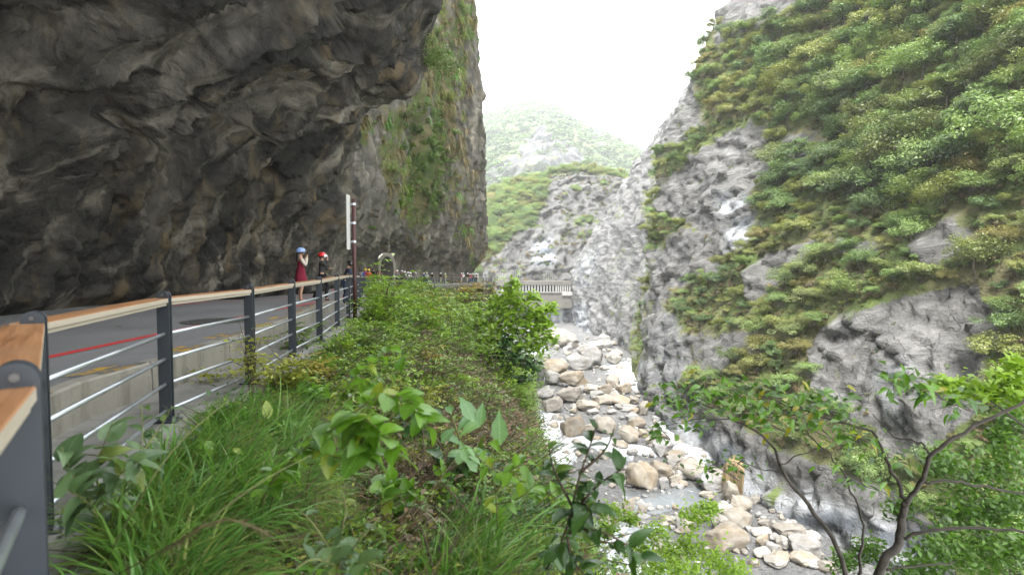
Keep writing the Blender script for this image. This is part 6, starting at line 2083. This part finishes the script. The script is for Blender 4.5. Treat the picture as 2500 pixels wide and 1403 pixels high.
def shrub(px, py, wpx, hpx, kind, lpx, label, n=16, name='shrub', grp='shrubs on the near bank'):
    key = (kind, round(lpx / wpx, 2), n, round(hpx / wpx, 1))
    if key not in SPR: SPR[key] = sprig_mesh('foliage', KIND[kind], n, .5, hpx / wpx, lpx / wpx, len(SPR) * 7 + 3)
    b = gpt(px, py)
    root = empty(name, b, random.random() * 6.28, label, 'sapling' if name == 'sapling' else 'shrub', grp)
    root.scale = (wpx * b.y / F,) * 3
    s, f = SPR[key]
    link('stem', s, root); link('foliage', f, root)
    return root
SH = [(935, 810, 150, 165, 'bright', 13, 'bright green feathery sapling reaching above the railing beside the sign pole', 20, 'sapling'),
      (995, 815, 150, 110, 'bright', 13, 'bright green shrub right beside the feathery sapling', 20),
      (905, 810, 75, 85, 'bright', 12, 'small bright shrub at the foot of the sign pole', 12),
      (1065, 795, 160, 110, 'mid', 11, 'mid green shrub in the middle of the bank below the far railing', 20),
      (1010, 748, 120, 70, 'mid', 9, 'dull green shrub under the far railing corner', 18),
      (1120, 750, 130, 62, 'yellowish', 8, 'yellowish shrub below the undercut slab', 16),
      (1140, 820, 150, 115, 'bright', 12, 'bright shrub between the middle of the bank and the leaning young tree', 16),
      (1060, 865, 150, 120, 'bright', 13, 'bright shrub above the dry soil patch', 18),
      (1120, 905, 160, 125, 'mid', 12, 'mid green shrub on the dry grass beyond the soil patch', 18),
      (700, 965, 130, 105, 'yellowish', 14, 'yellow-green shrub at the walkway edge by the fourth post', 18),
      (615, 985, 100, 215, 'yellowish', 15, 'thin yellowish shrub growing up against the rail bars', 7),
      (770, 955, 120, 85, 'yellowish', 13, 'low yellow-green shrub on the slope beside the walkway edge', 16),
      (850, 935, 120, 80, 'mid', 12, 'low mid green shrub behind the climbing plant', 16),
      (1215, 950, 160, 130, 'mid', 13, 'mid green shrub under the leaning young tree', 18),
      (1260, 1020, 120, 105, 'mid', 12, 'mid green shrub at the edge below the drooping brown frond', 16),
      (1300, 1180, 130, 120, 'mid', 13, 'pale leafy shrub overhanging the river edge', 14),
      (1120, 1300, 170, 110, 'dark', 12, 'dark green shrub in the shade under the dark hollow', 20),
      (1235, 1320, 170, 120, 'dark', 12, 'dark green shrub on the near side of the dark glossy shrub base', 20),
      (1075, 1380, 140, 90, 'mid', 12, 'mid green shrub beside the bare rock face', 16),
      (1310, 1385, 130, 120, 'mid', 13, 'mid green shrub at the base of the glossy shrub', 16),
      (1035, 925, 120, 75, 'yellowish', 12, 'yellowish shrub on the soil patch above the scalloped leaf', 14),
      (885, 880, 110, 90, 'mid', 12, 'mid green shrub below the sign pole', 16),
      (820, 885, 95, 85, 'bright', 12, 'small bright shrub by the post nearest the sign pole', 14),
      (965, 890, 120, 85, 'mid', 12, 'mid green shrub between the sapling and the climbing plant', 16),
      (1190, 1200, 130, 90, 'dark', 12, 'dark green shrub beneath the scalloped leaf', 16),
      (540, 1060, 120, 90, 'mid', 15, 'mid green shrub in the grass by the third post', 12),
      (1160, 925, 190, 190, 'bright', 13, 'tall bright shrub rising at the foot of the leaning young tree', 14),
      (1105, 880, 170, 165, 'mid', 12, 'tall mid green shrub next to the leaning young tree', 16),
      (1075, 830, 150, 140, 'yellowish', 11, 'tall yellowish shrub in the middle of the bank', 14),
      (1225, 985, 170, 150, 'bright', 13, 'bright shrub in front of the leaning young tree', 14),
      (1290, 960, 110, 120, 'mid', 12, 'mid green shrub at the edge over the rapids', 14),
      (930, 985, 170, 140, 'bright', 14, 'bright shrub on the slope just beyond the climbing plant', 14),
      (1050, 980, 170, 130, 'mid', 13, 'mid green shrub on the brown slope beside the yellowish rim shrub', 14),
      (1170, 1060, 180, 150, 'mid', 14, 'mid green shrub behind the scalloped leaf', 14),
      (1000, 1040, 150, 110, 'yellowish', 13, 'yellow-green shrub on the brown slope behind the climbing plant', 12),
      (720, 900, 110, 120, 'mid', 13, 'mid green shrub against the walkway edge by the fifth post', 12),
      (520, 1010, 130, 120, 'yellowish', 15, 'yellowish shrub at the walkway edge by the third post', 10),
      (1200, 1260, 170, 140, 'mid', 13, 'mid green shrub next to the serrated plant', 14),
      (860, 1000, 130, 110, 'mid', 13, 'mid green shrub at the back of the climbing plant', 12),
      (1090, 1010, 120, 80, 'yellowish', 12, 'yellowish shrub at the upper rim of the dark hollow', 12)]
for s in SH: shrub(*s)
# leaning young tree on the bank edge
def young_tree():
    b = gpt(1165, 925)
    root = empty('young_tree', b, 0, 'bright young tree leaning out over the river from the bank', 'tree')
    o = root.location.copy()
    d = b.y
    L = [[b, P(1150, 900, d), P(1180, 840, d), P(1230, 770, d + .2), P(1260, 720, d + .3)], [b, P(1190, 880, d), P(1250, 830, d), P(1310, 800, d + .1)], [b, P(1160, 850, d), P(1200, 790, d), P(1215, 730, d)], [P(1200, 860, d), P(1260, 880, d - .2), P(1300, 900, d - .2)], [P(1210, 800, d), P(1290, 770, d), P(1330, 770, d)]]
    for k, st in enumerate(L):
        pts = smooth([(P(*p) if not isinstance(p, Vector) else p) - o for p in st]); n = len(pts)
        mb = MB(); mb.tube(pts, [.045 * (1 - .8 * i / (n - 1)) for i in range(n)], 6); mb.build('trunk' if k == 0 else 'branch', M_TWIGG, root, True)
    rg = np.random.default_rng(9)
    cl = [(1245, 712, 20, 1), (1225, 735, 24, 1), (1262, 735, 22, 1), (1205, 755, 22, 1), (1290, 768, 26, 1), (1318, 762, 20, .9), (1240, 770, 24, .8), (1265, 795, 26, .6), (1315, 800, 22, .8), (1335, 790, 14, .9), (1215, 800, 24, .6), (1280, 830, 28, .55), (1185, 830, 22, .7), (1235, 835, 24, .3),
          (1312, 845, 20, .5), (1210, 870, 24, .35), (1260, 870, 26, .3), (1180, 880, 20, .5), (1290, 890, 20, .4), (1230, 905, 22, .3), (1170, 800, 18, .8), (1195, 920, 20, .4), (1270, 925, 18, .3), (1345, 752, 14, 1), (1300, 725, 16, 1), (1345, 825, 16, .7), (1150, 885, 20, .6), (1140, 850, 16, .7), (1255, 690, 12, 1), (1165, 765, 14, .9)]
    for fm, sel, nm in ((F_VIV, lambda t: t > .45, 'foliage'), (F_DRK, lambda t: t <= .45, 'foliage')):
        C, T_ = [], []
        for px, py, r, t in cl:
            if not sel(t): continue
            n = int(r * 6)
            g = rg.normal(size=(n, 3)) * .62
            C.append(np.array([P(px + r * a, py + r * .8 * b_, d + r * c_ * d / F * 1.0) for a, b_, c_ in g]) - np.array(o)); T_.append(np.clip(t * .5 + .5 * rg.random(n) - .25 * g[:, 1], 0, 1))
        C = np.concatenate(C); T_ = np.concatenate(T_)
        V, Fc = leaf_faces(len(C), C, np.array([0, -.25, 1.]) + rg.normal(size=(len(C), 3)) * .45, .0125 * d * (.6 + .7 * rg.random(len(C))), .5, rg, .08)
        link('foliage', mesh_np('foliage', V, Fc, fm, False, attrs={'tint': ('FACE', T_)}), root)
young_tree()
# thin tree rising from the slope at the bottom centre-right
def slope_tree(label, clumps, y0, mat_, lsize, per, seed, base, name='tree', via=None):
    rg = np.random.default_rng(seed)
    root = empty(name, base, 0, label, 'tree' if name == 'tree' else 'shrub')
    o = root.location.copy()
    mb = MB()
    for px, py, r, dy in [c for c in sorted(clumps, key=lambda c: -c[1]) if c[0] < 2330 or via][:2]:
        e = P(px, py + r * .3, y0 + dy) - o
        pts = smooth([Vector((0, 0, -.4))] + [P(*v) - o for v in via] + [e], 2) if via else smooth([Vector((0, 0, -.4)), e * .5 + Vector((.1, .05, -.1 * e.length)), e], 1)
        mb.tube(pts, [.035 * (1 - .8 * i / (len(pts) - 1)) for i in range(len(pts))], 5)
    mb.build('trunk', M_TWIGG, root, True)
    C, T_ = [], []
    for px, py, r, dy in clumps:
        n = int(per * r)
        g = rg.normal(size=(n, 3)) * .5
        C.append(np.array([P(px + r * a, py + r * .75 * b_, y0 + dy + r * c_ * y0 / F) for a, b_, c_ in g]) - np.array(o)); T_.append(np.clip(.25 + .5 * rg.random(n) - .3 * g[:, 1] + .2 * rg.random(), 0, 1))
    C = np.concatenate(C); T_ = np.concatenate(T_)
    V, Fc = leaf_faces(len(C), C, np.array([0, -.2, 1.]) + rg.normal(size=(len(C), 3)) * .5, lsize * (.6 + .7 * rg.random(len(C))), .5, rg, .08)
    link('foliage', mesh_np('foliage', V, Fc, mat_, False, attrs={'tint': ('FACE', T_)}), root)
def bpt(x, y): return Vector((x, y, ground(x, y)))
slope_tree('light bushy tree top rising from the gorge in front of the boulders', [(1600, 1300, 40, 0), (1560, 1340, 40, .2), (1640, 1350, 45, .3), (1700, 1260, 45, .4), (1730, 1240, 30, .5), (1680, 1330, 40, .2), (1740, 1370, 50, 0), (1600, 1385, 50, -.2), (1790, 1395, 45, 0), (1670, 1395, 50, -.3), (1500, 1250, 32, .3), (1480, 1290, 30, .2), (1540, 1265, 20, .2)], 8.5, F_VIV, .075, 8, 41, bpt(1.5, 8.6))
slope_tree('thin pale bush below the dark glossy shrub beside the stream', [(1440, 1290, 30, 0), (1500, 1385, 40, 0), (1450, 1360, 35, .2), (1560, 1400, 35, 0), (1480, 1240, 22, .3)], 7.0, F_MID, .05, 5, 42, bpt(1.1, 7.0), 'shrub')
slope_tree('dense leafy tree behind the near tree where its boughs fork', [(2300, 1130, 60, 0), (2380, 1170, 70, .2), (2460, 1120, 70, .3), (2330, 1240, 70, 0), (2420, 1260, 80, .1), (2480, 1220, 60, 0), (2300, 1340, 80, -.2), (2400, 1360, 90, -.2), (2480, 1340, 70, -.3), (2230, 1390, 60, -.2), (2120, 1340, 40, .5), (2200, 1240, 40, .5), (2060, 1370, 35, .5), (2470, 1010, 50, .4), (2440, 1060, 40, .4)], 7.5, F_TREE, .085, 8, 43, bpt(3.2, 7.4))
slope_tree('bright leafy tree entering beside the near tree at its upper bough', [(2460, 930, 55, 0), (2410, 960, 40, 0), (2350, 950, 40, .1), (2490, 960, 50, -.1), (2480, 890, 30, 0), (2300, 940, 30, 0)], 5.6, F_VIV, .09, 5.0, 44, bpt(4.2, 5.6), via=[(2620, 1350, 5.6), (2580, 1100, 5.6)])

# drooping brown frond
b = gpt(1235, 950)
root = empty('dry_frond', b, 0, 'drooping dry brown palm frond hanging over the bank edge', 'frond')
o = root.location.copy()
rib = smooth([Vector((0, 0, -.05)), P(1262, 905, b.y) - o, P(1300, 950, b.y - .1) - o, P(1322, 1015, b.y - .2) - o])
mb = MB(); mb.tube(rib, [.012 * (1 - .7 * i / (len(rib) - 1)) for i in range(len(rib))], 5); mb.build('midrib', G_DRY, root)
mb = MB()
for k in range(44):
    p, t = along(rib, .25 + .74 * k / 44)
    s = Vector((.30 if k % 2 else -.22, .05, 0)); e = p + t * .12 * b.y * .06 + s * .35 + Vector((0, 0, -.42))
    m = p.lerp(e, .5) + Vector((0, 0, .08))
    w = t * .012
    mb.add([p - w, p + w, m + w, m - w, e], [(0, 1, 2, 3), (3, 2, 4)])
o_ = mb.build('leaflets', G_DRY, root); o_['kind'] = 'stuff'

# ---- grass, litter, ground plants: nobody could count them
def tuft(name, mat_, n, L, w, seed, lean=.5, segs=5):
    rg = np.random.default_rng(seed)
    V, Fc, T_ = [], [], []
    for k in range(n):
        a = rg.normal() * 1.3; l = L * (.55 + .6 * rg.random()); o = np.array([rg.normal() * .08, rg.normal() * .08, 0]) * L
        dx, dy = math.cos(a), math.sin(a)
        bend = lean * (.4 + .9 * rg.random())
        b = len(V)
        for j in range(segs + 1):
            u = j / segs
            r = l * bend * (u ** 1.7); z = l * (u - .55 * bend * u ** 2.6)
            c = np.array([dx * r, dy * r, z - .04]) + o
            ww = w * (1 - u ** 2.2) * (.6 + .8 * rg.random() if j == 0 else 1) + .0004
            sd = np.array([-dy, dx, .25]) * ww
            V += [c - sd, c + sd]
        Fc += [(b + 2 * j, b + 2 * j + 1, b + 2 * j + 3, b + 2 * j + 2) for j in range(segs)]
        T_ += [rg.random()] * segs
    return mesh_np(name, np.array(V), np.array(Fc), mat_, smooth=True, attrs={'tint': ('FACE', np.array(T_))})
TUFT_G = [tuft('grass_tuft', m_, n, L, w, 800 + k, ln) for k, (m_, n, L, w, ln) in enumerate(((G_GRASS, 34, .62, .0085, .8), (G_GRASS, 40, .50, .0055, 1.0), (G_GRASSL, 30, .55, .0075, .9), (G_GRASSD, 30, .5, .004, 1.05), (G_GRASS, 20, .9, .0095, .8)))]
def litter_mesh(seed, m_, n=26):
    rg = np.random.default_rng(seed)
    c = rg.normal(size=(n, 3)) * np.array([.14, .14, .012]) + np.array([0, 0, .012])
    V, Fc = leaf_faces(n, c, np.array([0, 0, 1.]) + rg.normal(size=(n, 3)) * .4, .055 * (.5 + rg.random(n)), .55, rg, .2)
    return mesh_np('leaf_litter', V, Fc, m_, False, attrs={'tint': ('FACE', rg.random(n))})
G_LIT = leaf_mat('leaf_litter', (.07, .048, .028), (.30, .24, .165), (.34, .20, .10), .7, .1)
LIT = [litter_mesh(900 + k, G_LIT) for k in range(3)]
def creeper_mesh(seed, m_, n, r, ls, asp=.55, hz=.35):
    rg = np.random.default_rng(seed)
    c = rg.normal(size=(n, 3)) * np.array([r, r, r * hz * .5]); c[:, 2] = np.abs(c[:, 2]) + .02
    V, Fc = leaf_faces(n, c, np.array([0, -.1, 1.]) + rg.normal(size=(n, 3)) * .5, ls * (.5 + .8 * rg.random(n)), asp, rg, .12)
    t_ = np.clip(rg.random(n) * .6 + c[:, 2] / (r * hz) * .4, 0, 1)
    return mesh_np('ground_cover', V, Fc, m_, False, attrs={'tint': ('FACE', t_)})
COV = [creeper_mesh(950 + k, m_, n, .13, ls, a) for k, (m_, n, ls, a) in enumerate(((F_MID, 70, .030, .6), (F_VIV, 60, .034, .6), (F_DRK, 80, .030, .55), (F_YEL, 46, .030, .5), (F_MID, 90, .022, .4), (F_DRK, 60, .042, .65)))]
TWG = []
for k in range(3):
    rr = random.Random(k + 60); mb = MB()
    for q in range(7):
        a = rr.random() * 6.28; l = rr.uniform(.15, .4)
        s = Vector((rr.gauss(0, .08), rr.gauss(0, .08), .01)); e = s + Vector((math.cos(a) * l, math.sin(a) * l, rr.uniform(.0, .2)))
        mb.tube([s, s.lerp(e, .5) + Vector((rr.gauss(0, .03), rr.gauss(0, .03), rr.gauss(0, .03))), e], [.004, .003, .0015], 4, False)
    TWG.append(mb.mesh('dry_twig', G_GRASSD if k else M_TWIG))

rng = np.random.default_rng(77)
# candidates over the bank: dense near the lens, thinning with distance
n = 60000
yy = .7 * (150 ** rng.random(n))
sfrac = rng.random(n) * 1.25
xr, xe = xrail(yy) + .2, np.interp(yy, EY, EX)
xx = np.where(sfrac < 1, xr + (xe - xr) * sfrac, xe + (sfrac - 1) * 8)
keepw = np.clip((xe - xr + 1.5) / 9, .15, 1)
kp = rng.random(n) < keepw
xx, yy = xx[kp], yy[kp]
zz = np.array([ground(a, b) for a, b in zip(xx, yy)])
q = np.stack([xx, yy, zz], -1)
px, py = proj(q)
ok = (px > -150) & (px < 1750) & (py < 1650) & (py > 640) & (yy > .8)
q, px, py = q[ok], px[ok], py[ok]
sedge = (q[:, 0] - xrail(q[:, 1]))
ok = sedge > .30 + .1 * rng.random(len(q)) + .01 * np.minimum(q[:, 1], 30)
q, px, py = q[ok], px[ok], py[ok]
pn1 = fbm(q * np.array([.9, .9, .2]), 3, off=5)
pn2 = fbm(q * np.array([.35, .35, .1]), 3, off=15)
grassy = poly_mask(px, py, [(250, 1403), (330, 1080), (560, 960), (700, 1000), (830, 1150), (760, 1290), (560, 1403), (400, 1700), (250, 1700)], 60)
grassy = np.maximum(grassy, .75 * poly_mask(px, py, [(1040, 1403), (1080, 1290), (1180, 1290), (1230, 1403), (1200, 1600), (1050, 1600)], 40))
grassy = np.maximum(grassy, .55 * poly_mask(px, py, [(1020, 820), (1180, 800), (1260, 900), (1250, 960), (1100, 900), (1020, 880)], 40))
drys = poly_mask(px, py, [(760, 880), (900, 850), (1060, 880), (1180, 960), (1220, 1050), (1180, 1180), (1020, 1160), (1020, 1000), (900, 930)], 50)
drys = np.maximum(drys, poly_mask(px, py, [(840, 1110), (1000, 1120), (1200, 1160), (1180, 1300), (1040, 1403), (840, 1403)], 40))
rockb = np.maximum(.35 * poly_mask(px, py, [(860, 1230), (960, 1210), (970, 1403), (860, 1403)], 25), poly_mask(px, py, [(1150, 1000), (1270, 1010), (1280, 1120), (1180, 1110)], 25))
u = rng.random(len(q))
dist = q[:, 1]
far = np.interp(dist, [1, 6, 15, 40, 100], [1., 1.2, 1.9, 3.2, 5.5])
farg = np.interp(dist, [1, 3, 6, 15, 40, 100], [.85, .8, .6, .75, 1.4, 2.2])
r0 = lambda m: np.stack([rng.normal(size=m) * .22, rng.normal(size=m) * .22, rng.random(m) * 6.28], -1)
# grass
gsel = (u < np.clip(.10 + .70 * grassy - .20 * drys + .25 * pn1, 0, .85)) & (rockb < .5)
gi = np.where(gsel)[0]
gd = pn1[gi] + .75 * drys[gi] + .15 * rng.normal(size=len(gi)) + np.where(dist[gi] > 20, .15, 0)
gx_ = np.where(gd > .30, 3, rng.choice([0, 0, 1, 1, 2, 4], len(gi)))
gs = (.5 + .6 * rng.random(len(gi))) * farg[gi] * np.where(grassy[gi] > .5, 1.0, .7)
rot = r0(len(gi)); rot[:, 2] = rng.normal(size=len(gi)) * .9 - .3
scatter('bank_grass', TUFT_G, q[gi], rot, np.stack([gs] * 3, -1), gx_)
# taller weeds standing through the cover
WEED = [sprig_mesh('weed', KIND[k_], 5, .5, hh, l_, 400 + i)[1] for i, (k_, hh, l_) in enumerate((('mid', .9, .15), ('bright', 1.1, .16), ('yellowish', .8, .14), ('dark', .8, .15), ('bright', .7, .2), ('mid', 1.3, .11)))]
wi = np.where((rng.random(len(q)) < .075 * (1 - .6 * drys)) & (dist > 2.6) & (rockb < .5) & (grassy < .75))[0]
ws = (.10 + .22 * rng.random(len(wi)) ** 1.5) * np.interp(dist[wi], [2, 6, 15, 40, 100], [.8, 1.3, 2.6, 5, 8])
wk = np.where(pn2[wi] > .1, rng.choice([1, 2, 4], len(wi)), rng.choice([0, 3, 5, 1], len(wi)))
scatter('bank_weeds', WEED, q[wi], r0(len(wi)) * np.array([.6, .6, 1]), np.stack([ws] * 3, -1), wk)
# leafy ground cover
csel = (~gsel) & (u < .14 + .74 * (1 - .9 * drys) * (1 - rockb) + .3 * pn2)
ci_ = np.where(csel)[0]
cmx = np.where(pn2[ci_] > .12, rng.choice([1, 3, 0], len(ci_)), np.where(pn2[ci_] > -.1, rng.choice([0, 4, 1], len(ci_)), rng.choice([2, 5, 0, 4, 1], len(ci_))))
cs_ = (.7 + .7 * rng.random(len(ci_))) * far[ci_]
scatter('bank_ground_cover', COV, q[ci_], r0(len(ci_)), np.stack([cs_] * 3, -1), cmx)
# litter and twigs
li = np.where((~gsel) & (~csel) & (rng.random(len(q)) < .35 + .65 * drys))[0]
ls_ = (.7 + .6 * rng.random(len(li))) * np.minimum(far[li], 2.4)
scatter('bank_leaf_litter', LIT, q[li], r0(len(li)) * .5, np.stack([ls_] * 3, -1), rng.integers(0, 3, len(li)))
ti_ = np.where((rng.random(len(q)) < .09 + .16 * drys))[0]
ts_ = (.7 + .9 * rng.random(len(ti_))) * np.minimum(far[ti_], 2.2)
scatter('bank_dry_twigs', TWG, q[ti_], r0(len(ti_)), np.stack([ts_] * 3, -1), rng.integers(0, 3, len(ti_)))
# steep foot of the bank by the river
fq, fn, fi = sample_faces(BP, BF, np.where((BP[BF[:, 0], 2] < -3) & (BP[BF[:, 0], 1] > 8), 1., 0), 5200, rng)
fk = in_view(fq, 60, 1700) & (fbm(fq * .3, 3, off=4) > -.22)
fq = fq[fk]
fs = (.5 + .8 * rng.random(len(fq))) * np.interp(fq[:, 1], [8, 40, 100], [.8, 1.4, 2.2])
scatter('bank_foot_bushes', BUSH, fq, r0(len(fq)), np.stack([fs * .5] * 3, -1), rng.choice([0, 2, 1, 3, 4, 5], len(fq)))
# tall arching culms crossing the grass
for k, (pts, lab) in enumerate((([(235, 1500, 1.75), (330, 1230, 1.9), (430, 1080, 2.0), (560, 975, 2.2)], 'long thin grass stalk arching up towards the fourth post'), ([(300, 1480, 1.6), (480, 1290, 1.7), (640, 1170, 1.8), (760, 1110, 1.9)], 'long thin grass stalk leaning over the green grass'),
                               ([(250, 1500, 1.6), (420, 1330, 1.7), (540, 1255, 1.75), (655, 1300, 1.8)], 'dry straw-coloured grass plume bending over at the bottom'))):
    b = gpt(pts[0][0], min(pts[0][1], 1420)); st = [b] + [P(*p) for p in pts[1:]]
    root = empty('grass_stalk', b, 0, lab, 'grass stalk', 'long stalks in the near grass')
    sp_ = smooth([s - b for s in st]); n = len(sp_)
    mb = MB(); mb.tube(sp_, [.0035 * (1 - .6 * i / (n - 1)) for i in range(n)], 5); mb.build('stalk', G_GRASSD if k == 2 else M_STEM, root, True)
    if k == 2:
        mb = MB(); rr = random.Random(5)
        for j in range(120):
            p, t = along(sp_, rr.uniform(.72, .999)); e = p + t * .03 + Vector((rr.gauss(0, .012), rr.gauss(0, .012), rr.gauss(-.008, .01)))
            mb.tube([p, e], [.0016, .0006], 3, False)
        o_ = mb.build('plume', G_GRASSD, root); o_['kind'] = 'stuff'
# ================================================================== haze
bm = bmesh.new()
x0, x1, y0, y1, z0, z1 = -420, 520, -60, 1400, -40, 300
me = bpy.data.meshes.new('haze')
vs = [(x, y, z) for x in (x0, x1) for y in (y0, y1) for z in (z0, z1)]
me.from_pydata(vs, [], [(0, 1, 3, 2), (4, 6, 7, 5), (0, 4, 5, 1), (2, 3, 7, 6), (0, 2, 6, 4), (1, 5, 7, 3)])
hm = bpy.data.materials.new('haze')
hm.use_nodes = True
hn_ = hm.node_tree; hn_.nodes.clear()
ho = hn_.nodes.new('ShaderNodeOutputMaterial'); hv = hn_.nodes.new('ShaderNodeVolumePrincipled')
hv.inputs['Color'].default_value = (.97, .985, 1, 1)
hv.inputs['Density'].default_value = HAZE_D
hv.inputs['Anisotropy'].default_value = .2
hn_.links.new(hv.outputs[0], ho.inputs['Volume'])
me.materials.append(hm)
tag(link('haze', me), kind='stuff')

# mist hanging over the far valley, thicker towards the summit
me = bpy.data.meshes.new('mist')
x0, x1, y0, y1, z0, z1 = -400, 500, 420, 1300, -38, 296
vs = [(x, y, z) for x in (x0, x1) for y in (y0, y1) for z in (z0, z1)]
me.from_pydata(vs, [], [(0, 1, 3, 2), (4, 6, 7, 5), (0, 4, 5, 1), (2, 3, 7, 6), (0, 2, 6, 4), (1, 5, 7, 3)])
t = NT('mist')
t.t.nodes.remove(t.b)
v = t.n('ShaderNodeVolumePrincipled')
v.inputs['Color'].default_value = (.93, .965, 1, 1)
v.inputs['Density'].default_value = MIST_D
t.l(v.outputs[0], t.out.inputs['Volume'])
me.materials.append(t.m)
tag(link('mist', me), kind='stuff')
